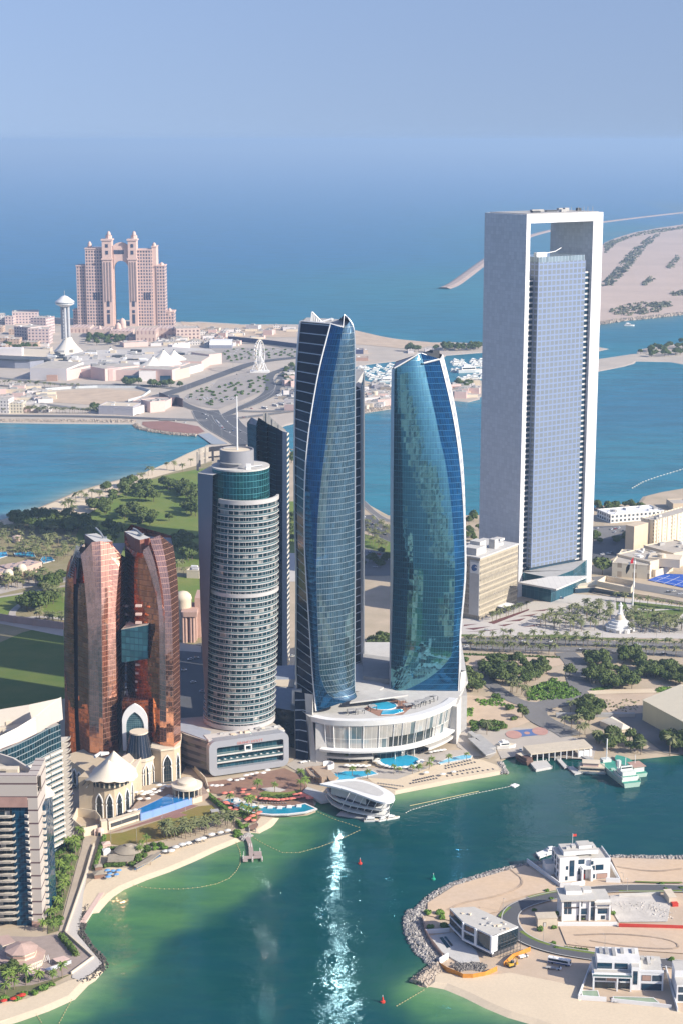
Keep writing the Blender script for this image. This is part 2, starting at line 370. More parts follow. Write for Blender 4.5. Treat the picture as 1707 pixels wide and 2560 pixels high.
isles=np.minimum(isles,seg_dist(PP,G('z8',[(100,2332),(480,2182),(690,2010)],0),False));isles=np.minimum(isles,seg_dist(PP,G('z6',[(740,1056),(1300,947),(1440,920)],0),False))
isles=np.minimum(isles,seg_dist(PP,G('r2',[(560,772),(738,645)],0),False))
col=over(col,.9*np.exp(-isles/5.5),sandw);col=over(col,.5*np.exp(-isles/16),green*1.9)
bs=seg_dist(PP,cat(bay_shore),False);col=over(col,.8*np.exp(-bs/14),sandw*np.array([[.8,1,1.1]]))
col=over(col,.5*np.exp(-seg_dist(PP,LULU)/40),sandw*.6)
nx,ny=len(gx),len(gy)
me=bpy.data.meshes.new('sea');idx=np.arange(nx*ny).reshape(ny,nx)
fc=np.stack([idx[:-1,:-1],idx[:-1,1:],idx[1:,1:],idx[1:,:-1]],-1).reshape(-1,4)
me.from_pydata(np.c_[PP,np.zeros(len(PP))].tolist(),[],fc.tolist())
ca=me.color_attributes.new('depth_haze_tint','FLOAT_COLOR','POINT');ca.data.foreach_set('color',np.c_[col,np.ones(len(col))].astype(np.float32).ravel())
m,t,b=newmat('sea_water')
at_=N(t,'Attribute',attribute_name='depth_haze_tint');pos=N(t,'NewGeometry').outputs['Position']
ms=N(t,'Mapping');ms.inputs['Rotation'].default_value=(0,0,.6);ms.inputs['Scale'].default_value=(.4,1.2,1);t.links.new(pos,ms.inputs[0]);n1=contrast(t,noise(t,.022,7,ms.outputs[0],.62),.42,.66);n2=contrast(t,noise(t,.10,6,ms.outputs[0]),.45,.7)
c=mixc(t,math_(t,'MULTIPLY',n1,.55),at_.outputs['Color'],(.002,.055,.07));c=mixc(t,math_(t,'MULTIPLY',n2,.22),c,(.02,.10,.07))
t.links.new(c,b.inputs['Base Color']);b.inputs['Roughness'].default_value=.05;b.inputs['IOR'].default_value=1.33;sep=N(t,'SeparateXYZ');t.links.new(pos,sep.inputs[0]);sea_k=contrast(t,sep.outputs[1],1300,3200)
t.links.new(math_(t,'MULTIPLY_ADD',sea_k,.24,.06),b.inputs['Roughness']);t.links.new(math_(t,'MULTIPLY_ADD',sea_k,-.12,.22),b.inputs['Specular IOR Level'])
bp=N(t,'Bump');bp.inputs['Strength'].default_value=.25;bp.inputs['Distance'].default_value=1.0
mp=N(t,'Mapping');mp.inputs['Rotation'].default_value=(0,0,.5);mp.inputs['Scale'].default_value=(.10,.22,.2);t.links.new(pos,mp.inputs[0])
w1=noise(t,1.0,5,mp.outputs[0],.6);w2=contrast(t,noise(t,.03,4),.38,.62);w3=noise(t,.35,2,mp.outputs[0])
t.links.new(math_(t,'MULTIPLY',math_(t,'ADD',w1,math_(t,'MULTIPLY',w3,1.2)),math_(t,'MULTIPLY_ADD',w2,.8,.3)),bp.inputs['Height']);t.links.new(bp.outputs[0],b.inputs['Normal'])
me.materials.append(m);sea=bpy.data.objects.new('sea',me);COL.objects.link(sea);sea['kind']='structure'
#land
SAND=mat('dry_sand',(.58,.45,.32),.95,scale=.05,col2=(.42,.32,.23),fine=.9)
BEACH=mat('beach_sand',(.66,.54,.38),.95,var=.08,scale=.05,fine=.7)
SCRUB=mat('scrub_sand',(.50,.40,.29),.95,scale=.035,col2=(.36,.30,.20),fine=.35)
TOWN=mat('pale_town_ground',(.50,.43,.35),.95,scale=.02,col2=(.40,.35,.29),fine=.25)
LAWN=mat('mown_grass',(.12,.19,.03),.95,scale=.03,col2=(.21,.22,.05),fine=.6)
DLAWN=mat('dark_lawn',(.08,.135,.02),.95,scale=.045,col2=(.14,.165,.035),fine=.9)
DRYLAWN=mat('worn_grass',(.19,.18,.03),.95,scale=.05,col2=(.26,.17,.06),fine=.7)
ASPH=mat('asphalt',(.115,.115,.12),.9,scale=.04,var=.2,fine=.6)
OASPH=mat('old_asphalt',(.20,.19,.18),.9,scale=.05,var=.2,fine=.5)
PAVE=mat('paving',(.46,.41,.35),.9,scale=.06,var=.12,fine=.8)
PALEP=mat('pale_paving',(.54,.50,.45),.9,scale=.05,var=.1,fine=.8)
BRICKP=mat('red_brick_paving',(.30,.16,.13),.9,scale=.08,var=.2,fine=.8)
ROCK=mat('rock_armour',(.30,.26,.22),.95,scale=.5,var=.5,fine=2.5,bump=.6)
struct('main_island',land_mesh(MAIN),[SCRUB]);struct('breakwater_island',land_mesh(BREAK),[TOWN])
struct('far_island',land_mesh(LULU,ZL,12,4),[mat('island_sand',(.56,.43,.34),.95,scale=.004,col2=(.44,.34,.27),fine=.05)])
struct('villa_island',land_mesh(VILLA),[SAND])
LV=[0]
def sheet(name,m,*polys,dz=0.05,lv=None):
 mb=MB()
 for t,pts in polys:
  LV[0]+=1;z=ZL+.04+.004*LV[0]if lv is None else ZL+lv;mb=land_mesh(G(t,pts),z,0,6,-.5,mb)if name=='beach' else(tri(mb,G(t,pts),z),mb)[1]
 return struct(name,mb,[m])
def ribbon(pts,wd):
 n=len(pts);A,B=[],[]
 for i,p in enumerate(pts):
  a,c=Vector(pts[max(i-1,0)]),Vector(pts[min(i+1,n-1)]);d=(c-a).normalized();nn=Vector((-d.y,d.x))
  w_=wd[i]if hasattr(wd,'__len__')else wd
  A.append(Vector(p)+nn*w_/2);B.append(Vector(p)-nn*w_/2)
 return A,B
def smooth_line(pts,it=2):
 for _ in range(it):
  q=[pts[0]]
  for a,b in zip(pts[:-1],pts[1:]):q+=[tuple(a[i]*.75+b[i]*.25 for i in range(len(a))),tuple(a[i]*.25+b[i]*.75 for i in range(len(a)))]
  pts=q+[pts[-1]]
 return pts
def road(name,m,t,pts,wd,kerb=True,dash=False,it=2,z=None):
 LV[0]+=1;z=ZL+.3+.004*LV[0]if z is None else z;P=smooth_line(G(t,pts),it);A,B=ribbon(P,wd);mb=MB()
 for i in range(len(P)-1):
  mb.face([(*B[i],z),(*B[i+1],z),(*A[i+1],z),(*A[i],z)])
  if kerb:
   for E,o in((A,.5),(B,-.5)):
    A2=[E[i],E[i+1]];d=(Vector(E[i+1])-Vector(E[i])).normalized();nn=Vector((-d.y,d.x))*o
    mb.face([(*A2[0],z+.1),(*A2[1],z+.1),(*(A2[1]+nn),z+.1),(*(A2[0]+nn),z+.1)][::1 if o>0 else 1],1)
 struct(name,mb,[m,LGREY])
 if dash:
  mb=MB();L=0
  for i in range(len(P)-1):
   a,b=Vector(P[i]),Vector(P[i+1]);d=(b-a);D=d.length;d=d/D if D else d;s=0
   while s<D:
    if int((L+s)/4)%3==0:
     c0,c1=a+d*s,a+d*min(s+4,D);nn=Vector((-d.y,d.x))*.12
     mb.face([(*(c0-nn),z+.03),(*(c1-nn),z+.03),(*(c1+nn),z+.03),(*(c0+nn),z+.03)])
    s+=4
   L+=D
  struct('lane_marking',mb,[WHITE])
sheet('beach',BEACH,('r6',[(-300,440),(0,372),(130,336),(260,290),(410,230),(570,160),(730,110),(910,64),(1060,20),(1240,-60),(1330,-30),(1150,50),(960,110),(830,170),(700,330),(560,370),(330,350),(60,400),(-300,470)]))
sheet('beach',BEACH,('r5',[(490,1030),(440,1052),(330,1098),(150,1186),(0,1268),(-200,1370),(200,1370),(400,1260),(600,1150),(800,1040)]))
sheet('park_ground',mat('park_ground',(.24,.21,.10),.95,scale=.04,col2=(.33,.27,.16),fine=.5),('r6',[(-300,430),(60,395),(330,348),(560,365),(700,330),(900,120),(1200,30),(1600,-80),(1600,1300),(-300,1500)]))
sheet('lawn',LAWN,('r6',[(620,345),(840,210),(1000,110),(1140,60),(1300,15),(1600,-40),(1600,700),(1330,720),(1200,660),(900,700),(560,520),(600,420)]),('r6',[(0,940),(310,888),(312,915),(190,965),(90,1040),(60,1110),(-200,1160),(-200,970)]),('r6',[(300,905),(500,870),(500,1110),(430,1100),(200,1000),(250,950)]),('r6',[(160,1108),(280,1090),(270,1115)]),('r6',[(1300,800),(1560,770),(1560,1010),(1340,960)]),('z2',[(905,1330),(1070,1370),(1075,1500),(905,1460)]),('z2',[(500,1150),(535,1150),(535,1440),(500,1450)]))
sheet('great_lawn',DLAWN,('z4',[(-250,1190),(0,1150),(180,1070),(300,1038),(420,1040),(640,1080),(640,1560),(500,1590),(0,1700),(-250,1750)]))
road('park_path',PAVE,'r6',[(520,1115),(300,1090),(160,1110),(95,1095),(95,1050),(180,985),(310,930)],6,kerb=False)
road('park_road',PAVE,'r6',[(-100,960),(100,930),(320,890),(520,855)],5,kerb=False)
road('park_road',OASPH,'r6',[(250,800),(420,815),(520,800)],14,kerb=False);sheet('palace_lane',PAVE,('r6',[(-50,870),(240,800),(520,770),(520,830),(300,850),(0,920)]))
sheet('street_yard',ASPH,('z5',[(-150,1450),(130,1380),(700,1420),(780,1400),(780,1560),(640,1560),(640,2050),(60,2150),(-20,2300),(-500,2300),(-700,1650)]))
sheet('promenade',PAVE,('z4',[(500,1100),(0,1000),(0,975),(500,1035)]),('z5',[(0,1375),(140,1400),(140,1440),(0,1430)]))
road('corniche_road',ASPH,'z2',[(905,1230),(960,1290),(1060,1345),(1200,1400),(1500,1440)],26,dash=True);road('corniche_road',OASPH,'z2',[(905,1150),(980,1225),(1060,1265),(1250,1300)],7)
sheet('plaza',PALEP,('z2',[(500,1440),(620,1440),(620,1600),(500,1600)]))
sheet('highway',OASPH,('z7',[(0,925),(600,935),(1000,945),(1700,965),(1700,1062),(1150,1030),(760,1020),(0,995)]))
for p_ in([(-100,948),(700,955),(1100,968),(1800,988)],[(-100,985),(700,1002),(1100,1013),(1800,1040)]):road('highway_lane',OASPH,'z7',p_,9,kerb=False,dash=True)
sheet('highway_median',mat('median_earth',(.33,.27,.19),.95,scale=.1,col2=(.2,.2,.1),fine=.6),('z7',[(0,962),(700,972),(1100,984),(1700,1010),(1700,1022),(1100,995),(700,983),(0,972)]))
sheet('plaza',PALEP,('z7',[(0,830),(240,780),(480,690),(700,690),(850,640),(1130,660),(1560,720),(1700,740),(1700,935),(1000,925),(600,922),(0,912)]))
sheet('plaza_lawn',DLAWN,('z7',[(1128,690),(1190,695),(1208,738),(1130,745)]),('z7',[(1225,690),(1700,740),(1700,735),(1400,740),(1240,735)]),('z7',[(1190,765),(1600,735),(1500,830),(1260,815)]),('z7',[(430,915),(760,905),(1000,925),(1500,945),(1500,952),(900,935)]),('z7',[(0,905),(245,905),(180,918),(0,920)]))
sheet('flower_bed',mat('red_planting',(.16,.06,.055),.95,scale=.3,var=.4),*[('z7',p)for p in([(290,828),(560,738),(558,748),(330,838)],[(355,845),(460,833),(400,852)],[(400,822),(540,798),(500,818)],[(485,788),(620,768),(570,786)],[(570,755),(690,738),(660,752)],[(510,858),(660,832),(600,852)],[(135,842),(230,836),(130,852)],[(140,868),(310,852),(200,876)],[(140,890),(370,870),(300,882)])])
road('boat_road',OASPH,'z7',[(790,1025),(850,1075),(880,1130),(870,1190),(910,1270),(930,1310),(820,1345),(680,1360),(600,1400),(600,1440),(680,1490),(780,1530),(840,1570)],[16]*2+[17]*200,kerb=False)
road('boat_road',OASPH,'z7',[(640,1370),(480,1355),(330,1250),(250,1170)],11,kerb=False)
sheet('boat_yard',PAVE,('z7',[(140,1500),(330,1510),(640,1520),(860,1580),(1000,1640),(980,1722),(480,1700),(380,1720),(340,1640),(150,1600)]),('z7',[(80,1490),(170,1540),(340,1690),(300,1720),(180,1690),(90,1640)]))
sheet('sand_patch',SAND,('z7',[(130,1045),(760,1045),(840,1090),(700,1120),(150,1120)]),('z7',[(950,1270),(1568,1250),(1700,1300),(1300,1330),(1280,1440),(1120,1460),(1000,1330)]),('z7',[(130,1300),(420,1330),(560,1400),(580,1470),(420,1530),(130,1510)]))
sheet('shed_yard',OASPH,('z7',[(1120,1430),(1300,1420),(1568,1600),(1700,1700),(1440,1680),(1200,1500)]))
road('white_track',BEACH,'z7',[(950,1290),(1150,1280),(1568,1275),(1750,1270)],9,kerb=False)
sheet('street',ASPH,('z7',[(975,200),(1290,190),(1290,290),(980,330)]),('z7',[(975,330),(1290,250),(1260,340),(1080,420),(970,430)]));sheet('street',OASPH,('z7',[(970,530),(1100,520),(1270,570),(1700,640),(1700,690),(1250,610),(1000,600)]))
sheet('car_park',OASPH,('z7',[(980,215),(1210,190),(1240,215),(1180,270),(980,290)]),('z2',[(880,1400),(1075,1450),(1075,1568),(880,1568)]))
sheet('beach',BEACH,('z6',[(560,950),(760,960),(930,900),(1020,870),(1290,830),(1430,880),(1440,908),(1300,932),(1100,967),(900,1007),(750,1040),(690,1020),(600,980)]),('r2',[(520,760),(560,680),(600,640),(720,648),(640,715),(560,762)]),('r8',[(30,1363),(130,1130),(300,985),(560,1000),(790,840),(1090,740),(1370,690),(1385,742),(1200,815),(1000,908),(800,992),(600,1062),(400,1146),(300,1212),(250,1260),(190,1340)]),('z8',[(-300,2250),(180,2185),(470,2060),(600,2030),(690,1985),(560,2065),(470,2160),(300,2235),(100,2305),(-300,2440)]))
sheet('worn_lawn',DRYLAWN,('r8',[(288,705),(430,690),(830,560),(1080,465),(1200,455),(1270,545),(1240,570),(900,720),(740,760),(420,800),(290,780)]))
sheet('brick_walk',BRICKP,('r8',[(195,715),(330,690),(590,605),(1020,452),(1080,460),(830,558),(600,622),(290,705)]),('r8',[(830,560),(920,520),(990,540),(880,570)]))
sheet('resort_terrace',WOOD,('r2',[(60,300),(420,250),(830,160),(1000,240),(1100,420),(1120,540),(760,530),(560,480),(300,430),(80,400)]),('r2',[(180,450),(340,520),(520,600),(600,640),(560,690),(480,700),(330,620),(230,520)]))
sheet('resort_paving',PAVE,('z6',[(300,850),(420,820),(640,830),(960,850),(1010,870),(1290,810),(1230,770),(1000,780),(560,800),(330,810)]),('z6',[(220,920),(340,860),(700,900),(900,890),(1010,870),(930,905),(760,965),(560,955),(360,985)]),('z6',[(40,870),(110,830),(300,850),(240,900),(330,960),(180,950)]))
sheet('garden_lawn',LAWN,('r2',[(650,380),(720,400),(860,400),(990,370),(1000,440),(860,470),(640,450),(580,410)]))
sheet('garden_circle',PALEP,('r2',[(600,360),(740,345),(850,375),(790,395),(700,395),(640,385)]))
sheet('service_lane',mat('lane_earth',(.46,.38,.29),.95,scale=.06,col2=(.38,.31,.24),fine=.5),('z8',[(575,1075),(640,1075),(600,1180),(540,1380),(455,1725),(405,1720),(440,1600),(520,1300),(560,1160)]))
sheet('sea_walk',PALEP,('z8',[(640,1130),(655,1140),(600,1340),(570,1480),(560,1650),(530,1740),(700,1940),(640,2000),(560,2060),(495,2040),(500,2010),(640,1910),(445,1735),(480,1650),(540,1450),(590,1290)]))
sheet('garden_paving',mat('garden_paving',(.36,.29,.25),.9,var=.2,fine=.7),('z8',[(-200,1750),(250,1760),(440,1735),(640,1905),(480,2010),(250,2090),(0,2130),(-200,2150)]));sheet('garden_ground',mat('garden_ground',(.2,.17,.09),.95,var=.3,col2=(.1,.14,.04),fine=.6),('z8',[(330,1100),(420,1060),(570,1075),(540,1200),(440,1560),(400,1720),(330,1740)]),('z8',[(-100,2120),(220,2090),(490,2015),(300,2110),(180,2160),(-100,2190)]))
sheet('car_park',mat('car_park_ground',(.37,.33,.29),.9,scale=.03,var=.2,fine=.4),('r5',[(300,465),(560,395),(640,300),(900,225),(1180,225),(1190,320),(1160,420),(1000,480),(900,525),(640,625),(430,590),(250,535)]),('z1',[(1300,870),(1568,860),(1568,950),(1430,960)]),('z2',[(120,290),(545,290),(545,340),(300,380),(130,370)]))
sheet('round_plaza',BRICKP,('z1',[(935,1345),(1100,1340),(1300,1375),(1340,1410),(1290,1425),(1120,1412),(980,1390),(930,1365)]))
sheet('plaza',mat('blue_paving',(.30,.33,.36),.8,var=.15),('r5',[(420,900),(540,885),(640,950),(740,1000),(600,1010),(560,1000)]))
sheet('sand_lot',SAND,('z1',[(270,1150),(640,1130),(930,1145),(990,1165),(900,1200),(620,1235),(300,1215)]),('z1',[(1180,690),(1568,715),(1568,790),(1400,800),(1310,740),(1200,715)]),('z2',[(10,160),(540,170),(540,230),(200,235),(20,220)]),('r4',[(110,25),(480,110),(900,150),(1330,172),(900,185),(800,200),(640,215),(200,175),(110,170)]),('z1',[(300,664),(470,672),(400,720),(310,700)]))
for t_,p_,w_ in(('r5',[(-500,600),(0,480),(150,440),(450,330),(800,200),(1040,112),(1500,60)],24),('r5',[(150,470),(180,525),(280,582),(420,632),(560,665),(640,700),(720,690),(850,625),(1100,515),(1200,430),(1205,350),(1180,290),(1230,225),(1500,150)],16),('r5',[(1520,170),(1390,215),(1310,290),(1330,360),(1290,430),(1100,528),(900,610)],17),('r5',[(500,640),(560,760),(700,850),(850,930),(980,1010)],40),('r5',[(700,690),(760,790),(880,880),(1000,930)],36),('z1',[(-400,1302),(0,1305),(700,1312),(1000,1326),(1330,1335)],16),('r5',[(0,740),(300,742),(520,752)],14),('r5',[(860,640),(1000,652),(1300,645),(1500,625)],14),('r5',[(830,725),(1100,692),(1300,665),(1500,640)],14),('z1',[(-300,1030),(0,1060),(300,1090),(520,1110),(900,1100),(1150,1130)],14),('z1',[(-300,1090),(0,1110),(300,1125),(500,1125)],12),('z1',[(-300,1180),(100,1200),(350,1240),(600,1270),(900,1300)],12),('z2',[(20,300),(250,255),(560,300)],12),('z1',[(1100,830),(1300,828),(1568,830)],18)):
 road('road',ASPH if w_>14 else OASPH,t_,p_,w_,dash=(w_>30))
sheet('villa_sand',mat('raked_sand',(.60,.44,.29),.95,scale=.03,col2=(.55,.43,.32),fine=.4),('r1',[(150,440),(300,345),(540,275),(690,232),(860,340),(860,370),(700,400),(560,440),(540,490),(280,540),(150,510)]),('r1',[(880,570),(1700,585),(1700,730),(1080,690),(920,670)]),('r1',[(1165,190),(1700,205),(1700,330),(1230,325)]))
sheet('white_rubble',mat('white_rubble',(.62,.57,.50),.95,scale=.15,var=.3,fine=1.2,bump=.7),('r1',[(1160,400),(1400,385),(1500,440),(1480,545),(1210,548),(1170,480)]))
sheet('beach',BEACH,('r1',[(195,830),(420,850),(600,830),(960,900),(990,985),(1500,1030),(1700,1100),(1400,1200),(900,1135),(760,1085),(620,1045),(500,995),(380,935),(260,887),(190,880)]))
road('island_road',ASPH,'r1',[(1750,372),(1450,360),(1190,362),(1000,378),(830,405),(700,440),(620,480),(600,540),(640,610),(720,660),(860,705),(1040,735),(1250,760),(1750,800)],8,dash=False)
for t_,p_,w_ in(('r1',[(710,412),(800,390),(900,372)],2.2),('r1',[(550,520),(570,495),(605,465)],2.2),('r1',[(665,600),(740,648),(830,676)],2.0),('r1',[(850,688),(960,705),(1075,722)],2.2),('r1',[(1210,378),(1420,380),(1560,376)],2.0),('r1',[(1300,325),(1440,330),(1560,330)],1.5)):
 road('verge',LAWN,t_,p_,w_,kerb=False)
for p_ in([(960,620),(1200,610),(1500,640),(1560,700),(1300,690),(1050,650)],[(600,250),(700,330),(560,400),(330,440),(260,480)],[(1200,240),(1400,270),(1560,250)]):
 for o_ in(0,7):road('tyre_track',mat('track_sand',(.50,.385,.28),.95,scale=.4,var=.3),'r1',[(x+o_,y+o_*.6)for x,y in p_],.45,kerb=False)
def rocks(name,label,line,wd,n,size,col,closed=False,z0=.2,hmax=2.2):
 rs=random.Random(n);mb=MB();L=[Vector(p)for p in line];seg=[(a,b,(b-a).length)for a,b in zip(L[:-1],L[1:])];tot=sum(s[2]for s in seg)
 for _ in range(n):
  d=rs.random()*tot
  for a,b,l in seg:
   if d<=l:break
   d-=l
  u=(b-a)/l;nn=Vector((-u.y,u.x));off=(rs.random()-.5)*wd;p=a+u*d+nn*off;s=size*(.5+rs.random());z=z0+(1-abs(off)/(wd/2))*hmax*.7
  q=[Vector((rs.uniform(-1,1),rs.uniform(-1,1),rs.uniform(-.5,.9))).normalized()for _ in range(7)]
  ring=[Vector((math.cos(k*2.09+d)*s,math.sin(k*2.09+d)*s,rs.uniform(-.3,.3)*s))for k in range(3)]
  top=Vector((rs.uniform(-.4,.4)*s,rs.uniform(-.4,.4)*s,s*.8));bot=Vector((0,0,-s*.8));c=Vector((p.x,p.y,z))
  for k in range(3):
   mb.face([c+ring[k],c+ring[(k+1)%3],c+top]);mb.face([c+ring[(k+1)%3],c+ring[k],c+bot])
 o=struct(name,mb,[col],kind='stuff');o['label']=label;o['category']='rocks';return o
RK=mat('grey_rock',(.42,.39,.36),.95,scale=.4,var=.5,rndobj=0);RKB=mat('brown_rock',(.42,.35,.28),.95,scale=.3,var=.4);DRK=mat('black_rock',(.10,.09,.08),.95,scale=.5,var=.5)
rocks('rock_armour','grey rock armour along the shore of the villa island',G('r1',[(1568,185),(1165,182),(850,208),(660,234),(540,260),(310,328),(220,370),(150,420),(98,478)],.5),5,1500,.8,RK,hmax=1)
rocks('rock_armour','wide bank of grey boulders round the west tip of the villa island',G('r1',[(95,480),(72,540),(85,620),(130,690),(180,740),(210,770)],.5),11,1300,1.0,RK,hmax=1.4)
rocks('rock_groyne','short rock groyne sticking out below the orange hoarding',G('r1',[(215,790),(160,830),(95,885)],.5),9,500,1.1,RKB,hmax=3)
rocks('rock_armour','black boulders below the bent sea wall walk',G('z8',[(590,1540),(565,1640),(545,1720),(600,1810),(680,1890),(715,1950),(640,2020),(540,2070)],.5),5,700,.8,DRK,hmax=1)
rocks('rock_armour','dark rocks between the beach end and the boat dock cove',G('z7',[(370,1740),(385,1780),(405,1815)],.5),5,160,.8,RK,hmax=1.5)
rocks('rock_armour','rock mound at the root of the wooden jetty',G('r2',[(400,850),(440,840),(480,810)],.5),6,160,.8,RK,hmax=2)
rocks('rock_armour','tan rock bank of the far corniche opposite the beach',G('z1',[(-300,1338),(350,1341),(880,1345)],.5),17,2500,2.0,RKB,hmax=3)
rocks('rock_armour','rock rim round the pink brick plaza by the causeway',G('z1',[(890,1362),(910,1385),(1000,1408),(1120,1425),(1285,1435)],.5),8,900,1.6,RKB,hmax=3)
rocks('rock_armour','rock shore of the marina yards facing the channel',G('z2',[(760,685),(915,650),(1060,625)],.5),14,900,2,RKB,hmax=3)
def bank(name,line,wd,h,m):
 P=smooth_line([tuple(p)for p in line],2);mb=MB();A,B=ribbon(P,wd);C_,D_=ribbon(P,wd*.35)
 for i in range(len(P)-1):
  mb.face([(*B[i],-1),(*B[i+1],-1),(*D_[i+1],h),(*D_[i],h)]);mb.face([(*D_[i],h),(*D_[i+1],h),(*C_[i+1],h),(*C_[i],h)]);mb.face([(*C_[i],h),(*C_[i+1],h),(*A[i+1],-1),(*A[i],-1)])
 return mb
tag(struct('breakwater',bank('breakwater',BRK1,46,4,0),[mat('far_rock',(.42,.33,.28),.95,scale=.05,var=.3)]),None,None)
rocks('rock_armour','long rock edge of the sandy far island',G('z3',[(985,866),(1150,840),(1300,826),(1568,796)],.5),24,700,4,RKB,hmax=3)
tm=MB();tm.sheet([(-900,-120),(700,-60),(1500,-2500),(-1500,-2500)],ZL);struct('city_bank',tm,[TOWN])
#THE TOWERS
def line(spec,rows=None):
 """an edge of a building: [(crop, x, y, Y), ...] top to bottom -> points in space, resampled by height"""
 P=[at(t,x,y,Y)for t,x,y,Y in spec]
 if rows is None:return P
 d=[0]
 for a,b in zip(P[:-1],P[1:]):d.append(d[-1]+(b-a).length)
 out=[]
 for k in range(rows+1):
  s=d[-1]*k/rows
  for i in range(len(P)-1):
   if s<=d[i+1]+1e-6:
    f=(s-d[i])/max(d[i+1]-d[i],1e-6);out.append(smoothpt(P,i,f));break
 return out
def smoothpt(P,i,f):
 a,b,c,d=P[max(i-1,0)],P[i],P[i+1],P[min(i+2,len(P)-1)]
 return.5*((2*b)+(c-a)*f+(2*a-5*b+4*c-d)*f*f+(3*b-a-3*c+d)*f**3)
def L_(tagc,pts,Y0,Y1=None):
 n=len(pts);Y1=Y0 if Y1 is None else Y1
 return[(tagc,x,y,Y0+(Y1-Y0)*k/(n-1))for k,(x,y)in enumerate(pts)]
def ribbon3(pts,r,mb,m=0,n=4):mb.tube(pts,r,n,m)
SLATGL=grid('night_blue_glass',(.003,.013,.04),(.42,.46,.50),60,6.2,0,.10,rough=.08,metal=.0,tilt=.01,var=.6,line_rough=.5,spec=.1)
BLUEFAC=grid('blue_reflection_glass',(.006,.105,.25),(.02,.11,.22),1.6,3.9,.05,.09,rough=.06,metal=.72,tilt=.03,var=.45,line_rough=.4,wob=.03)  # blue and grey-teal tints paint in the differing reflections of one glass
TEALFAC=grid('grey_teal_reflection_glass',(.17,.31,.38),(.17,.21,.23),1.7,3.9,.05,.075,rough=.10,metal=.9,tilt=.045,var=.4,line_rough=.4,wob=.06)
TEALSM=grid('smooth_teal_reflection_glass',(.12,.32,.39),(.06,.20,.25),1.7,3.9,.04,.05,rough=.05,metal=.9,tilt=.024,var=.22,line_rough=.3,wob=.05)
NAVY=grid('navy_glass',(.004,.022,.045),(.006,.03,.055),1.8,3.9,.05,.08,rough=.06,metal=.3,tilt=.015,var=.5,spec=.3,wob=.03)
#tallest tower with the twisted facade
T1=Thing('glass_tower','tallest curved blue glass tower of the centre, with dark slatted left face and pointed tip','skyscraper',at('f',800,1800,1070)*1)
RW=60
e0=line(L_('z2',[(566,140),(556,230),(545,380),(537,560),(534,760),(533,1000),(536,1300),(543,1568)],1078)+L_('z6',[(108,200),(112,300),(114,395)],1078),RW)
e1=line(L_('z2',[(733,155),(705,260),(670,400),(640,560),(615,720),(598,880),(588,1040),(585,1200),(587,1400),(595,1568)],1062,1055)+L_('z6',[(205,150),(220,350),(236,516)],1054),RW)
e2=line(L_('z2',[(800,175),(775,330),(745,480),(725,660),(705,830),(685,990),(668,1150),(658,1300),(655,1450),(653,1568)],1058,1047)+L_('z6',[(255,150),(270,300),(330,420),(440,452)],1046,1050),RW)
e3=line(L_('z2',[(806,104),(848,150),(862,210),(866,400),(866,700),(866,1000),(866,1300),(866,1568)],1068,1064)+L_('z6',[(486,200),(487,400)],1064),RW)
zg=e1[0].z-1.2;g0,g3=([Vector((p.x+d,p.y+w_,min(p.z,zg)))for p in E]for E,d,w_ in((e0,3,34),(e3,-3,30)))
mb=MB();mb.strip(e0,e1);T1.part('slatted_facade',mb,SLATGL,smooth=30)
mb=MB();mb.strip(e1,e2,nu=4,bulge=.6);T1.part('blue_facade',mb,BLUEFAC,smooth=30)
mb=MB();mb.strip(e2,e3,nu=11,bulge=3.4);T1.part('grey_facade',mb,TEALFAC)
mb=MB();mb.strip(e3,g3);mb.strip(g3,g0);mb.strip(g0,e0);T1.part('rear_facade',mb,NAVY)
mb=MB();mb.tube(e1,.55,5);T1.part('facade_fin',mb,WHITE)
mb=MB();mb.tube([p+Vector((-.3,-.3,0))for p in e0],.8,5);T1.part('facade_fin',mb,ALU)
mb=MB();mb.tube(e3,.45,5);T1.part('edge_trim',mb,ALU)
mb=MB();top=[e0[0],e1[0],e2[0],e3[2],g3[2],g0[0]];zt=e1[0].z-1.2
mb.face([(p.x,p.y,zt)for p in top]);T1.part('roof',mb,GREY)
mb=MB();mb.tube([e0[0],e1[0],e2[0]],.45,4);mb.tube([e2[0],e3[0]],.25,4);T1.part('parapet',mb,WHITE)
mb=MB()
for k,(x,yt)in enumerate(((628,88),(636,98),(645,108),(655,118),(665,128),(675,137))):
 a,b_=at('z2',x-6,160,1080),at('z2',x,yt,1080);mb.face([a,a+Vector((2.2,0,0)),b_+Vector((.9,0,0)),b_]);mb.tube([a,b_],.5,4)
a,b_=at('z2',630,90,1080),at('z2',688,150,1080);mb.tube([a,b_],.5,4);T1.part('roof_mast_fin',mb,WHITE)
mb=MB();mb.tube([at('z2',690,160,1078),at('z2',700,148,1078)],1,5);mb.tube([at('z2',672,150,1078),at('z2',742,128,1078)],.8,5);mb.tube([at('z2',742,124,1078),at('z2',740,136,1078)],.9,5);mb.box(*(at('z2',690,165,1078)-Vector((3,2,0))),*(at('z2',720,155,1078)+Vector((0,2,0))));T1.part('window_crane',mb,WHITE)
mb=MB();a=[at('z6',*p,1062)for p in((98,388),(165,400),(215,402))]
f_=[gp('z6',105,830),gp('z6',190,850),gp('z6',250,855)]
for t_,b2 in zip(a,f_):pass
mb.strip([a[0],f_[0]],[a[1],f_[1]],0);T1.part('glass_pylon',mb,SLATGL)
mb=MB();s0=[at('z6',163,400,1058),gp('z6',178,640),gp('z6',186,850)];s0=[at('z6',163,400,1056),at('z6',178,640,1054),gp('z6',200,848)];s1=[at('z6',216,408,1053),at('z6',212,560,1050),gp('z6',240,856)]
mb.strip(s0,s1);mb.strip(s1,[p+Vector((1,8,0))for p in s1]);T1.part('white_pylon',mb,LGREY)
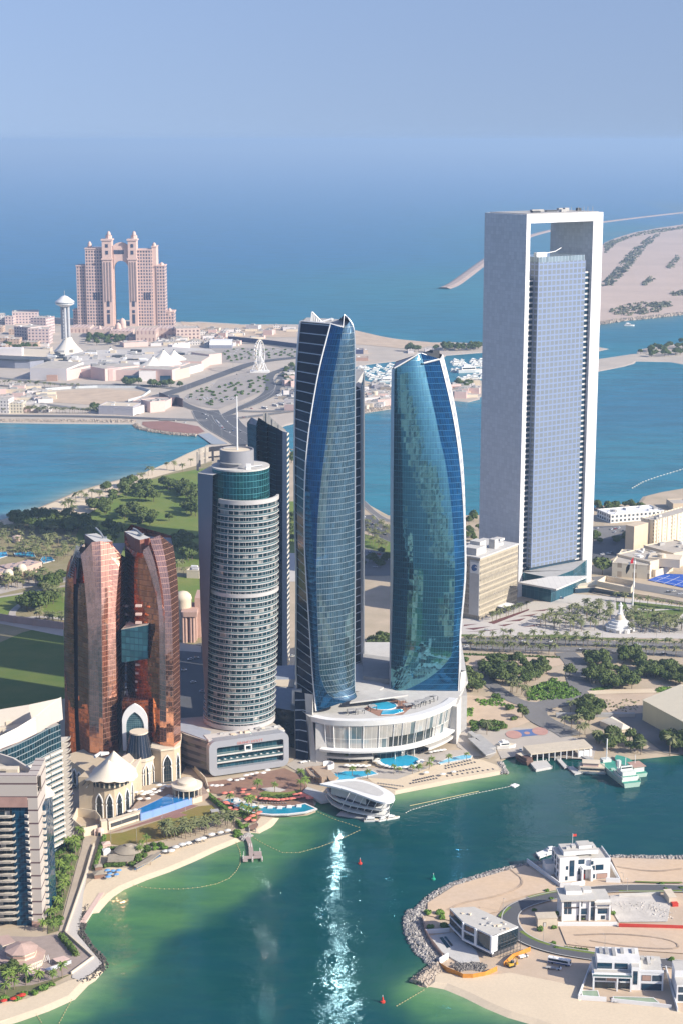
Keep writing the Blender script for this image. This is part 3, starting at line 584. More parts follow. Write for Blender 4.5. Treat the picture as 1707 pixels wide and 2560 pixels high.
mb=MB();a0=at('z6',95,385,1064);mb.box(a0.x-1.5,1062,34,a0.x+5,1066,a0.z+1);T1.part('pylon_cap',mb,LGREY)
#second curved tower
T2=Thing('glass_tower','broad grey-teal glass tower right of the tallest one, sloping top and white curved right edge','skyscraper',at('f',1060,1735,1110))
h0=line(L_('z2',[(1072,412),(1068,520),(1065,800),(1063,1200),(1063,1568)],1112)+L_('z6',[(712,200),(712,386)],1112),RW)
h0b=line(L_('z2',[(1086,405),(1085,520),(1083,800),(1080,1200),(1079,1568)],1107)+L_('z6',[(722,200),(722,388)],1107),RW)
h1=line(L_('z2',[(1231,320),(1250,380),(1275,500),(1310,650),(1340,800),(1370,930),(1395,1100),(1410,1250),(1420,1400),(1425,1568)],1112,1097)+L_('z6',[(1125,90),(1090,190),(990,285),(860,360),(770,392)],1097,1102),RW)
h2=line(L_('z2',[(1340,352),(1370,470),(1400,600),(1430,760),(1453,930),(1468,1100),(1477,1300),(1480,1568)],1112,1102)+L_('z6',[(1174,0),(1170,200),(1162,408)],1101,1100),RW)
h2b=line(L_('z2',[(1354,328),(1385,450),(1415,580),(1443,740),(1465,910),(1476,1080),(1482,1300),(1484,1568)],1126,1112)+L_('z6',[(1178,0),(1176,200),(1170,400)],1112),RW)
k0=[p+Vector((4,42,0))for p in h0];k2=[p+Vector((-6,26,0))for p in h2b]
mb=MB();mb.strip(h0,h0b);T2.part('silver_edge',mb,ALU)
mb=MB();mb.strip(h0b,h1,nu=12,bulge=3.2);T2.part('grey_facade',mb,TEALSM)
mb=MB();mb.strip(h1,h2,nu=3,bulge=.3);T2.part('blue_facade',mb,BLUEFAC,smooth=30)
mb=MB();mb.strip(h2,h2b);T2.part('curved_fin',mb,grid('fin_panels',(.70,.70,.69),(.30,.31,.33),60,7.8,0,.4,rough=.5,metal=0,tilt=0,var=.05))
for hh in(h2,h2b):mb=MB();mb.tube(hh,.5,4);T2.part('fin_edge',mb,WHITE)
mb=MB();mb.strip(h2b,k2);mb.strip(k2,k0);mb.strip(k0,h0);T2.part('rear_facade',mb,NAVY)
mb=MB();zt=h2[0].z-1;pl=[h0[4],h0b[4],h1[4],h2[0],k2[3],k0[3]];mb.face([(p.x,p.y,p.z-.5)for p in(h0[0],h0b[0],h1[0])]+[(k0[0].x,k0[0].y,h0[0].z-.5)]);mb.face([(h1[2].x,h1[2].y,zt),(h2[0].x,h2[0].y,zt),(k2[0].x,k2[0].y,zt),(k0[0].x+14,k0[0].y,zt)]);T2.part('roof',mb,LGREY)
mb=MB();mb.tube([at('z2',1250,376,1108),at('z2',1338,354,1111)],.6,4);mb.tube([at('z2',1238,322,1112),at('z2',1310,345,1122)],.5,4);mb.tube([h0b[0],h1[0]],.5,4);T2.part('parapet',mb,WHITE)
mb=MB();mb.obox(*at('z2',1290,352,1120).xy,zt,9,6,4,.4);mb.obox(*at('z2',1310,345,1124).xy,zt,5,5,5.5,.4);T2.part('roof_plant',mb,DGREY)
mb=MB();wa=[at('z6',1178,262,1108),gp('z6',1150,735)];wb=[at('z6',1210,254,1122),gp('z6',1197,600)];mb.strip(wa,wb);mb.strip(wb,[p+Vector((-20,12,0))for p in wb]);mb.strip([at('z6',1163,405,1100),gp('z6',1145,735)],wa);T2.part('wing_wall',mb,LGREY)
#slim towers behind
T4=Thing('glass_tower','slim dark glass tower half hidden behind the tallest curved tower, white vertical strips','skyscraper',at('f',880,1680,1180))
def colrow(tg,top,bot,Y):return line([(tg[0],*top,Y),(tg[1],*bot,Y)],8)
q0,q1,q2,q3=(colrow(('z2','z6'),a,b,Y)for a,b,Y in(((800,440),(440,340),1165),((866,500),(490,312),1160),((898,520),(528,306),1166),((916,418),(545,280),1180)))
mb=MB();mb.strip(q0,q1);mb.strip(q1,q2);T4.part('dark_facade',mb,SLATGL)
mb=MB();mb.strip(q2,q3);T4.part('side_facade',mb,NAVY)
mb=MB();mb.tube(q2,.6,4);mb.tube([p+Vector((5.2,-.4,0))for p in q1],.5,4);T4.part('white_strip',mb,WHITE)
mb=MB();mb.tube(q3,.7,4);T4.part('edge_trim',mb,ALU)
k0_=[p+Vector((0,25,0))for p in q0];k3_=[p+Vector((0,14,0))for p in q3];mb=MB();mb.strip(q3,k3_);mb.strip(k3_,k0_);T4.part('rear_facade',mb,NAVY)
mb=MB();mb.face([q0[0],q1[0],q2[0],q3[0],k3_[0],k0_[0]]);T4.part('roof',mb,GREY)
mb=MB()
a,b_=at('z2',868,412,1186),at('z2',912,402,1186)
mb.strip([at('z2',868,418,1184),at('z2',868,500,1184)],[at('z2',895,478,1184),at('z2',895,540,1184)]);T4.part('sloping_screen',mb,NAVY)
for k in range(4):
 x=900+k*4.5;mb=MB();mb.tube([at('z2',x,405+k*4,1182),at('z2',x,520,1182)],.45,4);T4.part('crown_post',mb,GREY)
T5=Thing('glass_tower','dark folded glass tower behind the round balcony tower, grey stone column on its right edge','skyscraper',at('f',650,1660,1235))
cols=[('r5',(950,770),(640,1662),1255),('r5',(1050,800),(648,1664),1238),('r5',(1075,711),(655,1664),1246),('r5',(1165,770),(668,1664),1236),('r5',(1180,782),(672,1664),1240),('r5',(1265,822),(690,1664),1228),('r5',(1336,862),(706,1664),1226)]
ls=[line([(t_,*a,Y),('f',*b,Y)],40)for t_,a,b,Y in cols]
for k in range(6):
 mb=MB();mb.strip(ls[k],ls[k+1]);T5.part('folded_facade',mb,[NAVY,grid('dark_teal_glass',(.01,.075,.10),(.02,.11,.14),1.8,3.9,.05,.08,rough=.04,metal=.6,tilt=.015,var=.35)][k in(2,4)])
m0,m1,m2=(line([('r5',*a,Y),('f',*b,Y)],8)for a,b,Y in(((1336,862),(706,1664),1226),((1386,876),(719,1664),1222),((1408,880),(725,1662),1232)))
mb=MB();mb.strip(m0,m1);T5.part('stone_column',mb,grid('column_panels',(.42,.41,.41),(.33,.33,.34),3,4,.04,.06,rough=.6,metal=.1,tilt=0,var=.08))
mb=MB();mb.strip(m1,m2);T5.part('balcony_edge',mb,winwall('narrow_balconies',(.55,.5,.42),(.02,.04,.06),8,3.9,.0,1.0,.3,.85))
bk=[p+Vector((-10,30,0))for p in m2];b0=[p+Vector((2,26,0))for p in ls[0]]
mb=MB();mb.strip(m2,bk);mb.strip(bk,b0);mb.strip(b0,ls[0]);T5.part('rear_facade',mb,NAVY)
mb=MB();mb.face([l[0]-Vector((0,0,3))for l in ls]+[m1[0],m2[0],bk[0],b0[0]]);T5.part('roof',mb,GREY)
mb=MB();pa=[at('r5',x,y,1242)for x,y in((1130,660),(1165,662),(1230,730),(1300,790),(1375,850))]
for a,b_ in zip(pa[:-1],pa[1:]):mb.face([a,b_,b_-Vector((0,0,13)),a-Vector((0,0,13))]);mb.tube([a,a-Vector((0,0,13))],.6,4)
T5.part('crown_screen',mb,GREY)
#curved hotel podium under the two curved towers
POD=Thing('hotel_podium','white curved hotel podium with a big bowed glass front below the blue towers','hotel',gp('z6',560,780))
ZR=30.5
edge=[gp('z6',x,y,ZR)for x,y in((205,562),(300,584),(430,592),(560,592),(700,584),(820,570),(930,546),(1030,512),(1100,480),(1150,442))]
edge=[Vector((*p,ZR))for p in smooth_line([tuple(e.xy)for e in edge],2)]
back=[Vector((88,1118,ZR)),Vector((90,1215,ZR)),Vector((-28,1215,ZR)),Vector((-34,1075,ZR))]
mb=MB();mb.sheet([p for p in edge]+back,ZR);POD.part('roof_terrace',mb,[LGREY])
def inset(pts,d,z):
 out=[]
 for i,p in enumerate(pts):
  t_=(pts[min(i+1,len(pts)-1)]-pts[max(i-1,0)]).normalized();out.append(Vector((p.x-t_.y*d,p.y+t_.x*d,z)))
 return out
def wall(mb,A,B,m=0):
 u=0
 for i in range(len(A)-1):
  d=(A[i+1]-A[i]).length;mb.face([B[i],B[i+1],A[i+1],A[i]],m,[(u,B[i].z),(u+d,B[i+1].z),(u+d,A[i+1].z),(u,A[i].z)]);u+=d
mb=MB();wall(mb,inset(edge,-.8,ZR+1.3),inset(edge,.4,ZR-2.6));wall(mb,inset(edge,4.5,ZR+.6)[::-1],inset(edge,-.8,ZR+1.3)[::-1])
mb2=inset(edge,-.8,ZR+1.3),inset(edge,5.2,ZR+.9)
for i in range(len(edge)-1):mb.face([mb2[0][i],mb2[0][i+1],mb2[1][i+1],mb2[1][i]])
POD.part('white_cornice',mb,WHITE,smooth=40)
n=len(edge);gi=edge[int(n*.13):int(n*.93)]
GLF=grid('bowed_front_glass',(.15,.20,.21),(.62,.60,.54),3.4,9.2,.06,.05,rough=.06,metal=.25,tilt=.01,var=.5,off=.07,blinds=.85)
mb=MB();wall(mb,inset(gi,1.2,ZR-2.6),inset(gi,3.8,11));POD.part('glass_front',mb,GLF)
mi=gi[int(len(gi)*.42):int(len(gi)*.80)];mb=MB();wall(mb,inset(mi,2.4,18.6),inset(mi,3.4,11.6));POD.part('clear_window_band',mb,grid('clear_glass',(.04,.055,.055),(.6,.58,.52),6.8,40,.05,0,rough=.05,metal=.2,tilt=.01,var=.6))
for f in np.linspace(0,1,12):
 p,q=inset(gi,.9,ZR-2.6),inset(gi,3.4,11);i=min(int(f*(len(gi)-1)),len(gi)-1);mb=MB();mb.tube([p[i],q[i]],.28,4);POD.part('mullion',mb,WHITE)
lip=edge[int(n*.10):int(n*.95)]
mb=MB();A,B,C_=inset(lip,-1.6,11.2),inset(lip,-1.0,9.6),inset(lip,5,11.4)
A=[p+Vector((0,0,0))for p in A];wall(mb,A,B);
for i in range(len(lip)-1):mb.face([A[i],A[i+1],C_[i+1],C_[i]]);mb.face([B[i+1],B[i],inset(lip,6,9)[i],inset(lip,6,9)[i+1]])
POD.part('white_ledge',mb,WHITE)
mb=MB();wall(mb,inset(lip,8,10),inset(lip,9,ZL));POD.part('ground_floor_glass',mb,grid('ground_floor_glass',(.02,.03,.035),(.25,.24,.22),4,5,.05,.1,rough=.08,metal=0,tilt=.01,var=.5))
mb=MB();wall(mb,inset(lip[:int(n*.3)],2.5,5.6),inset(lip[:int(n*.3)],2.5,4.2));
a_,b_=inset(lip[:int(n*.3)],2.5,5.6),inset(lip[:int(n*.3)],8.5,5.6)
for i in range(len(a_)-1):mb.face([a_[i],a_[i+1],b_[i+1],b_[i]])
POD.part('balcony',mb,LGREY)
mb=MB();ri=lip[int(n*.58):];a_,b_=inset(ri,-.4,6.8),inset(ri,8.5,6.8);wall(mb,a_,inset(ri,-.2,4.8))
for i in range(len(a_)-1):mb.face([a_[i],a_[i+1],b_[i+1],b_[i]])
POD.part('balcony',mb,LGREY)
for f in(.05,.2,.35,.5,.65,.8,.95):
 p=inset(lip,6.5,ZL);q=p[int(f*(len(p)-1))];mb=MB();mb.tube([q,q+Vector((0,0,9))],.45,8);POD.part('column',mb,LGREY)
mb=MB()
lw=[gp('z6',212,590,27),gp('z6',300,600,27)];mb.prism([gp('z6',235,852).xy,gp('z6',310,852).xy,(gp('z6',310,852)+Vector((2,20,0))).xy,(gp('z6',235,852)+Vector((0,20,0))).xy],ZL,27.5)
POD.part('shoulder_wall',mb,LGREY)
mb=MB();r0,r1=inset(edge,2.5,ZL)[int(n*.92)],gp('z6',1148,735);mb.prism([r0.xy,r1.xy,(r1+Vector((8,40,0))).xy,(r0+Vector((0,20,0))).xy],ZL,27.6);POD.part('shoulder_wall',mb,LGREY)
mb=MB();mb.prism([(-34,1075),(-27,1058),(86,1100),(88,1215),(-28,1215)],ZL,27.4);POD.part('core',mb,GREY)
mb=MB();mb.sheet([gp('z6',x,y,ZR).xy for x,y in((540,500),(600,470),(700,445),(790,440),(870,480),(800,540),(640,550))],ZR+.10);POD.part('timber_deck',mb,mat('red_deck',(.36,.20,.14),.8,var=.2,fine=1))
sp=Thing('swimming_pool','round rooftop pool on the podium terrace of the curved towers','swimming pool',gp('z6',670,484,ZR+.2));mb=MB();c=gp('z6',670,484,ZR);mb.lathe([(10.2,ZR+.1),(10.2,ZR+.5),(9.4,ZR+.5)],c.x,c.y,32,sx=.95,sy=.85);sp.part('pool_rim',mb,WHITE)
mb=MB();mb.sheet([(c.x+9.4*.95*math.cos(a),c.y+9.4*.85*math.sin(a))for a in np.linspace(0,6.28,33)[:-1]],ZR+.4);sp.part('pool_water',mb,POOLM)
pq=[gp('z6',x,y,ZR).xy for x,y in((668,516),(790,506),(806,522),(740,540),(656,542))];sp=Thing('swimming_pool','long shallow rooftop pool beside the round one on the podium terrace','swimming pool',gp('z6',735,522,ZR));mb=MB();mb.sheet(pq,ZR+.45);sp.part('pool_water',mb,POOLM)
mb=MB();mb.prism(pq,ZR+.1,ZR+.4);sp.part('pool_rim',mb,WHITE)
def cabana(c,rot,label,w_=5,d=4,h=3,name='cabana',group=None):
 t_=Thing(name,label,'pavilion',c,rot,group);mb=MB();mb.box(-w_/2,-d/2,h,w_/2,d/2,h+.3);t_.part('roof',mb,GREY,local=True)
 for sx in(-1,1):
  for sy in(-1,1):mb=MB();mb.box(sx*w_/2*.9-.15,sy*d/2*.9-.15,0,sx*w_/2*.9+.15,sy*d/2*.9+.15,h);t_.part('post',mb,DGREY,local=True)
 return t_
for i,(x,y)in enumerate(((462,536),(520,532),(600,510),(790,470),(828,500),(885,492),(905,478),(950,470),(975,456),(1000,448))):
 cabana(gp('z6',x,y,ZR+.1),.3+i*.07,'small grey shade pavilion on the roof terrace of the curved podium',group='shade pavilions on the podium roof')
mb=MB();cp=[at('z6',x,y,Y)for x,y,Y in((452,460,1063),(640,436,1067),(832,410,1078),(700,388,1092),(600,370,1098),(500,395,1085))]
mb.face([p for p in cp]);mb.face([p-Vector((0,0,1))for p in cp][::-1])
for i in range(6):mb.face([cp[i]-Vector((0,0,1)),cp[(i+1)%6]-Vector((0,0,1)),cp[(i+1)%6],cp[i]])
POD.part('wedge_canopy',mb,LGREY)
mb=MB();d_=at('z6',550,350,1110);mb.lathe([(10.5,d_.z-3),(13.5,d_.z-.8),(13.5,d_.z),(0,d_.z+.6)],d_.x,d_.y,28);POD.part('disc_roof',mb,LGREY,smooth=40)
mb=MB();mb.prism([gp('z6',x,y,34).xy for x,y in((540,142),(712,165),(714,310),(540,290))],30,34);POD.part('mall_roof',mb,[GREY,LGREY][::1])
mb=MB();mb.prism([gp('z6',x,y,27).xy for x,y in((-220,230),(110,215),(110,520),(60,510),(-160,470))],ZL,27,0,1);POD.part('low_roof',mb,[GLASS,mat('blue_grey_roof',(.33,.36,.40),.6,var=.12)])
mb=MB();mb.prism([gp('z6',x,y,27.4).xy for x,y in((-60,312),(106,310),(106,362),(-60,350))],27,27.5);POD.part('skylight',mb,CREAM)
#portal skyscraper: a tall stone frame round a glass slab
AD=Thing('portal_tower','pale stone portal tower with a square opening above its blue gridded glass slab','skyscraper',(157,1453,0))
FL,FR=gp('z7',487,662),gp('z7',966,560)
fx=(FR-FL);fx.z=0;FW=fx.length;fx.normalize();fy=Vector((-fx.y,fx.x,0));DP=54.0
AD.o.location=(FL.x,FL.y,0);AD.o.rotation_euler=(0,0,math.atan2(fx.y,fx.x));AD.M=Matrix.Translation(AD.o.location)@Matrix.Rotation(math.atan2(fx.y,fx.x),4,'Z');AD.inv=AD.M.inverted()
STONE=grid('pale_stone_panels',(.66,.65,.64),(.50,.495,.50),3.4,3.4,.05,.05,rough=.7,metal=0,tilt=0,var=.14,line_rough=.7,spec=.2)
HT=338.0;LT,RT=4.6,12.0;TT=7.5
mb=MB();mb.box(0,0,ZL,LT,DP,HT);AD.part('left_wall',mb,STONE,local=True)
mb=MB();mb.box(FW-RT,0,ZL,FW,DP,HT);AD.part('right_wall',mb,STONE,local=True)
mb=MB();mb.box(LT,0,HT-TT,FW-RT,DP,HT-.02);AD.part('top_beam',mb,STONE,local=True)
mb=MB();mb.box(3,3,HT,FW-3,DP-3,HT+.6);AD.part('roof',mb,GREY,local=True)
for x,y,l,h in((20,14,9,1.5),(34,30,14,1.8),(52,12,6,2.2),(64,20,5,3),(70,34,7,2.2),(80,20,4,2.6),(44,22,12,1.2)):
 mb=MB();mb.box(x,y,HT+.6,x+l,y+3,HT+.6+h);AD.part('roof_plant',mb,[WHITE,GREY,DGREY][int(x)%3],local=True)
for x in(58,66,73,78,84):mb=MB();mb.tube([(x,6,HT+.6),(x,6,HT+5)],.2,4);AD.part('antenna',mb,GREY,local=True)
GS=grid('blue_panel_grid',(.21,.235,.26),(.25,.31,.45),5.1,4.75,.26,.28,rough=.15,metal=.2,tilt=.004,var=.10,line_rough=.30,line_metal=.35)
x0g,x1g=14.5,FW-RT-8.5;GT=297
mb=MB();mb.box(x0g,-.6,26,x1g,30,GT);AD.part('glass_slab',mb,[GS,GREY],local=True)
mb=MB();mb.box(x0g+.5,-.2,GT,x1g-1,30,GT+4.5);AD.part('glass_parapet',mb,grid('pale_glass_rail',(.30,.38,.42),(.5,.55,.6),3.9,8,.06,.0,rough=.1,metal=.4),local=True)
mb=MB();mb.box(x0g,1.5,8,x1g,30,26.5);AD.part('lower_glass',mb,BLUEGL,local=True)
SLOT=grid('recess_floors',(.02,.06,.10),(.50,.47,.43),40,4.75,0,.33,rough=.08,metal=.2,tilt=.01,var=.5)
mb=MB();mb.box(LT,6,ZL,x0g,40,GT-14);AD.part('recess_glazing',mb,SLOT,local=True)
mb=MB();mb.box(x1g,3,ZL,FW-RT,40,GT-10);AD.part('recess_glazing',mb,SLOT,local=True)
mb=MB();mb.tube([(30,12,GT+4.5),(30,12,GT+6),(44,10,GT+8),(50,9,GT+11)],.4,5);AD.part('window_crane',mb,WHITE,local=True)
mb=MB();mb.box(22,10,GT+4.5,34,14,GT+7.5);AD.part('window_crane',mb,WHITE,local=True)
c0,c1,c2,c3=at('z7',488,560,1450),at('z7',738,606,1412),at('z7',945,522,1500),at('z7',700,540,1470)
zc=24.5
cp=[gp('z7',488,562,zc),gp('z7',738,608,zc),gp('z7',950,520,zc),gp('z7',700,525,zc)]
mb=MB();mb.prism([p.xy for p in cp],zc-1.4,zc,0,None,True);AD.part('lobby_canopy',mb,grid('canopy_panels',(.58,.55,.50),(.42,.40,.37),5,5,.06,.06,rough=.6,metal=0,tilt=0,var=.06))
lg=[gp('z7',486,650),gp('z7',702,696),gp('z7',845,640),(FR+fx*-6),FL+fy*3]
mb=MB();mb.prism([p.xy for p in lg],ZL,zc-1.4,0,1);AD.part('lobby_glass',mb,[grid('lobby_glazing',(.03,.13,.18),(.05,.12,.16),4.5,9,.04,.03,rough=.05,metal=.4,tilt=.01,var=.4),GREY])
PG=Thing('annex','low pale stone pavilion wall with sloping glass strip beside the portal tower foot','annex building',gp('z7',1100,620))
a=[gp('z7',x,y).xy for x,y in((858,636),(985,628),(1140,655),(1245,665),(1245,610),(1050,580),(890,600))]
mb=MB();mb.prism(a,ZL,5,0,1);PG.part('glass_base',mb,[BLUEGL,CREAM])
a=[gp('z7',x,y,5).xy for x,y in((880,600),(1000,590),(1130,620),(1240,640),(1245,590),(1060,560),(975,562))]
mb=MB();mb.prism(a,5,6.5);PG.part('terrace',mb,CREAM)
a=[gp('z7',x,y,6.5).xy for x,y in((1005,590),(1225,636),(1248,590),(1060,555))]
for k in range(4):
 p,q=Vector(a[k]),Vector(a[(k+1)%4]);d=(q-p).normalized();mb=MB();mb.obox(*((p+q)/2),6.5,(q-p).length,.6,5,math.atan2(d.y,d.x));PG.part('parapet_wall',mb,CREAM)
#generic blocks
def frame2(t,p0,p1,z=ZL):
 a,b=gp(t,*p0,z),gp(t,*p1,z);d=b-a;return a,math.atan2(d.y,d.x),d.length
def hgt(t,p,ytop):
 g=gp(t,*p);return zat(t,p[0],ytop,g.y)
def block(name,label,cat,t,p0,p1,ytop,depth,wallm,roofm=None,group=None,parapet=1.0,plant=3,h=None,z0=ZL,seed=1,winm=None,dirdepth=None):
 loc,rot,W=frame2(t,p0,p1,z0);H=(h if h else hgt(t,p0,ytop)-z0);rs=random.Random(seed)
 T=Thing(name,label,cat,loc,rot,group)
 mb=MB();mb.box(0,0,-.5,W,depth,H);T.part('walls',mb,wallm,local=True)
 mb=MB();mb.box(.6,.6,H,W-.6,depth-.6,H+.12);T.part('roof',mb,roofm or ROOF,local=True)
 if parapet:
  mb=MB();p=parapet
  mb.box(-.1,-.1,H,W+.1,.6,H+p);mb.box(-.1,depth-.6,H,W+.1,depth+.1,H+p);mb.box(-.1,.6,H,.6,depth-.6,H+p);mb.box(W-.6,.6,H,W+.1,depth-.6,H+p)
  T.part('parapet',mb,winm or(wallm if not isinstance(wallm,list)else wallm[0]),local=True)
 for k in range(plant):
  l,d,hh=rs.uniform(2,7),rs.uniform(2,5),rs.uniform(1.2,3);x,y=rs.uniform(1,max(W-l-1,1.2)),rs.uniform(1,max(depth-d-1,1.2))
  mb=MB();mb.box(x,y,H+.12,x+l,y+d,H+hh);T.part('roof_plant',mb,rs.choice([GREY,LGREY,WHITE]),local=True)
 return T,W,H
OFM=winwall('brown_fin_facade',(.42,.36,.26),(.10,.09,.07),1.15,4.4,.35,.80,.12,.80)
OF=Thing('office_block','beige ribbed office block with a white logo panel, standing left of the portal tower foot','office building',gp('z7',232,812),frame2('z7',(232,812),(480,705))[1])
_,_,OW=frame2('z7',(232,812),(480,705));OH=hgt('z7',(232,812),418);OD=36
mb=MB();mb.box(0,0,0,OW,OD,OH);OF.part('walls',mb,OFM,local=True)
mb=MB();mb.box(-.4,-.4,OH,OW+.4,OD,OH+1.2);OF.part('roof',mb,LGREY,local=True)
for k in range(7):
 z=11+k*(OH-13)/7;mb=MB();mb.box(0,-.35,z,OW,0,z+1.7);OF.part('floor_band',mb,winwall('round_hole_band',(.46,.40,.30),(.02,.02,.02),1.7,4,.25,.75,0,1),local=True)
 mb=MB();mb.box(-.35,2,z,0,OD,z+1.7);OF.part('floor_band',mb,winwall('round_hole_band',(.46,.40,.30),(.02,.02,.02),1.7,4,.25,.75,0,1),local=True)
mb=MB();mb.box(-.5,0.1,4,-.02,10,OH-2);OF.part('white_panel',mb,LGREY,local=True)
mb=MB();mb.box(-.8,1,OH-13,-.5,9,OH-3.5);lp=OF.part('logo_panel',mb,WHITE,local=True)
mb=MB();pts=[(0.5,2),(0,4),(1,6),(3,7),(5,6.6),(6,5),(4.2,5.4),(3.2,4.6),(5.4,4.2),(5.6,2.6),(3.6,1.2),(1.6,1)]
mb.face([(-.84,8-x,OH-12.2+z)for x,z in pts]);OF.part('logo_emblem',mb,mat('logo_blue',(.04,.10,.25),.6),local=True,parent=lp)
for x,y,l,d,h in((4,6,16,14,6),(16,10,10,10,9),(24,20,14,9,4),(40,8,12,6,2.5),(60,16,8,8,2),(34,6,6,6,8)):
 mb=MB();mb.box(x,y,OH+1.2,x+l,y+d,OH+1.2+h);OF.part('roof_plant',mb,LGREY,local=True)
mb=MB();mb.box(30,-8,5,46,0,5.7);OF.part('entrance_canopy',mb,WHITE,local=True)
mb=MB();mb.box(28,-5.5,0,45,-.4,4.9);OF.part('entrance',mb,GLASS,local=True)
#round balcony tower
HY=Thing('balcony_tower','round hotel tower wrapped in white balcony bands with a grey drum on its roof','skyscraper',(-62,1042,0))
HG=grid('balcony_glass',(.02,.07,.09),(.35,.36,.36),3.3,4.08,.07,.06,rough=.06,metal=.35,tilt=.02,var=.6,blinds=.12)
TG=grid('drum_teal_glass',(.03,.17,.19),(.06,.22,.25),2.2,4.1,.05,.06,rough=.04,metal=.75,tilt=.03,var=.45)
YC=1060.0
def ring_at(t,xl,xr,y):
 l,r=at(t,xl,y,YC),at(t,xr,y,YC);return(l.x+r.x)/2,(r.x-l.x)/2,l.z
zb,zt_=zat('z5',400,1945,YC-22),zat('z5',400,470,YC-18)
def prof(z):
 k=(z-zb)/(zt_-zb);xl=at('z5',168+(215-168)*min(k*1.25,1),1945+(470-1945)*k,YC).x;xr=at('z5',612+24*math.sin(min(k*1.35,1)*math.pi/2),1945+(470-1945)*k,YC).x
 return(xl+xr)/2,(xr-xl)/2
def ringpts(z,a0,a1,n,dr=0):
 c,r=prof(z);return[Vector((c+(r+dr)*math.cos(a),YC+(r+dr)*math.sin(a)*1.0,z))for a in np.linspace(a0,a1,n+1)]
NF=37;FH=(zt_-zb)/NF
mb=MB();zs=[zb-8]+[zb+FH*k for k in range(NF+1)]
rows=[ringpts(max(z,zb),math.pi,2*math.pi,36)for z in zs]
for r_,z in zip(rows,zs):
 for p in r_:p.z=z
for k in range(len(zs)-1):wall(mb,rows[k+1],rows[k])
HY.part('glass_core',mb,HG,smooth=30)
mb=MB();rows=[ringpts(z,0,math.pi,24)for z in(zb,zt_)];wall(mb,rows[1],rows[0]);HY.part('rear_facade',mb,NAVY)
BANDM=mat('white_balcony',(.44,.42,.405),.5,var=.06)
for k in range(NF+1):
 z=zb+FH*k;f=k/NF;a0=math.pi+max(0,f-.10)*.86;a1=2*math.pi-.04
 big=k in(0,22,37)or k==NF;hh=2.8 if k in(0,NF)else(2.4 if k==22 else.6)
 o=ringpts(z,a0,a1,34,1.35);i_=ringpts(z,a0,a1,34,-.2);o2=[p+Vector((0,0,hh))for p in o];mb=MB();wall(mb,o2,o)
 for q in range(34):mb.face([o2[q],o2[q+1],i_[q+1]+Vector((0,0,hh)),i_[q]+Vector((0,0,hh))]);mb.face([o[q+1],o[q],i_[q],i_[q+1]])
 HY.part('balcony_band',mb,BANDM,smooth=30)
 if not big:
  q_=ringpts(z,a0,a1,34,1.25);mb=MB();wall(mb,[p+Vector((0,0,hh+1))for p in q_],[p+Vector((0,0,hh+1.2))for p in q_][::1]and[p+Vector((0,0,hh))for p in q_]);HY.part('glass_railing',mb,mat('rail_glass',(.12,.20,.21),.08,var=.1,metal=.3));mb=MB();wall(mb,[p+Vector((0,0,hh+1.22))for p in q_],[p+Vector((0,0,hh+1))for p in q_]);HY.part('hand_rail',mb,BANDM)
for q in range(1,12):
 a=math.pi+.95+(math.pi-1.0)*q/12;mb=MB()
 p0=[ringpts(z,a,a+.01,1,.9)[0]for z in(zb+1,zb+FH*12,zb+FH*24,zt_)];mb.tube(p0,.16,4);HY.part('balcony_divider',mb,BANDM)
zd=zat('z5',400,262,YC-18);c,r=prof(zt_);xl,xr=at('z5',212,280,YC).x,at('z5',585,260,YC).x;dc,dr_=(xl+xr)/2,(xr-xl)/2
mb=MB();mb.lathe([(dr_+.2,zt_-9),(dr_,zd)],dc,YC,40);HY.part('teal_drum',mb,TG,smooth=30)
mb=MB();mb.lathe([(dr_+.3,zd),(dr_+.3,zd+1),(0,zd+1)],dc,YC,40);HY.part('drum_roof',mb,LGREY)
mb=MB();mb.lathe([(dr_+.35,zt_-2),(dr_+1.2,zt_-2),(dr_+1.2,zt_+1.5)],dc+2,YC-1,30,a0=math.pi*1.15,a1=math.pi*1.98);HY.part('terrace_railing',mb,mat('rail_glass',(.12,.20,.21),.08))
xl,xr=at('z5',262,200,YC).x,at('z5',485,200,YC).x;zc_=zat('z5',370,132,YC-12)
GD=mat('grey_drum',(.235,.235,.25),.6,var=.08)
mb=MB();mb.lathe([((xr-xl)/2,zd+1),((xr-xl)/2,zc_),((xr-xl)/2-.8,zc_),((xr-xl)/2-.8,zc_-1)],(xl+xr)/2,YC,40);HY.part('grey_drum',mb,GD,smooth=30)
mb=MB();mb.lathe([((xr-xl)/2-.8,zc_-1),(0,zc_-.6)],(xl+xr)/2,YC,40);HY.part('drum_top',mb,CREAM)
mb=MB();mb.lathe([((xr-xl)/2+1.6,zd+3.6),((xr-xl)/2+1.6,zd+4.2),((xr-xl)/2,zd+4.2)],(xl+xr)/2,YC,30,a0=math.pi*.95,a1=math.pi*1.6);HY.part('gantry_ring',mb,GREY)
mb=MB();mb.tube([at('r5',846,1075,YC),at('r5',838,478,YC)],.55,6,0,.35);HY.part('spire_pole',mb,WHITE)
mb=MB();p=at('z5',450,262,YC-14);mb.box(p.x-1.5,p.y-1,zd+1,p.x+1.5,p.y+1,zd+4.5);mb.tube([at('z5',425,232,YC-14),at('z5',540,218,YC-14)],.5,4);HY.part('window_crane',mb,WHITE)
lw0=line([('z5',118,268,1058),('z5',122,600,1056),('z5',130,950,1053),('z5',148,1450,1048),('z5',178,1860,1044)],20)
lw1=line([('z5',218,282,1042),('z5',212,560,1042),('z5',200,900,1043),('z5',188,1400,1040),('z5',180,1860,1043)],20)
mb=MB();mb.strip(lw0,lw1);HY.part('flat_wall',mb,mat('slate_wall',(.15,.165,.20),.45,var=.12,scale=.06))
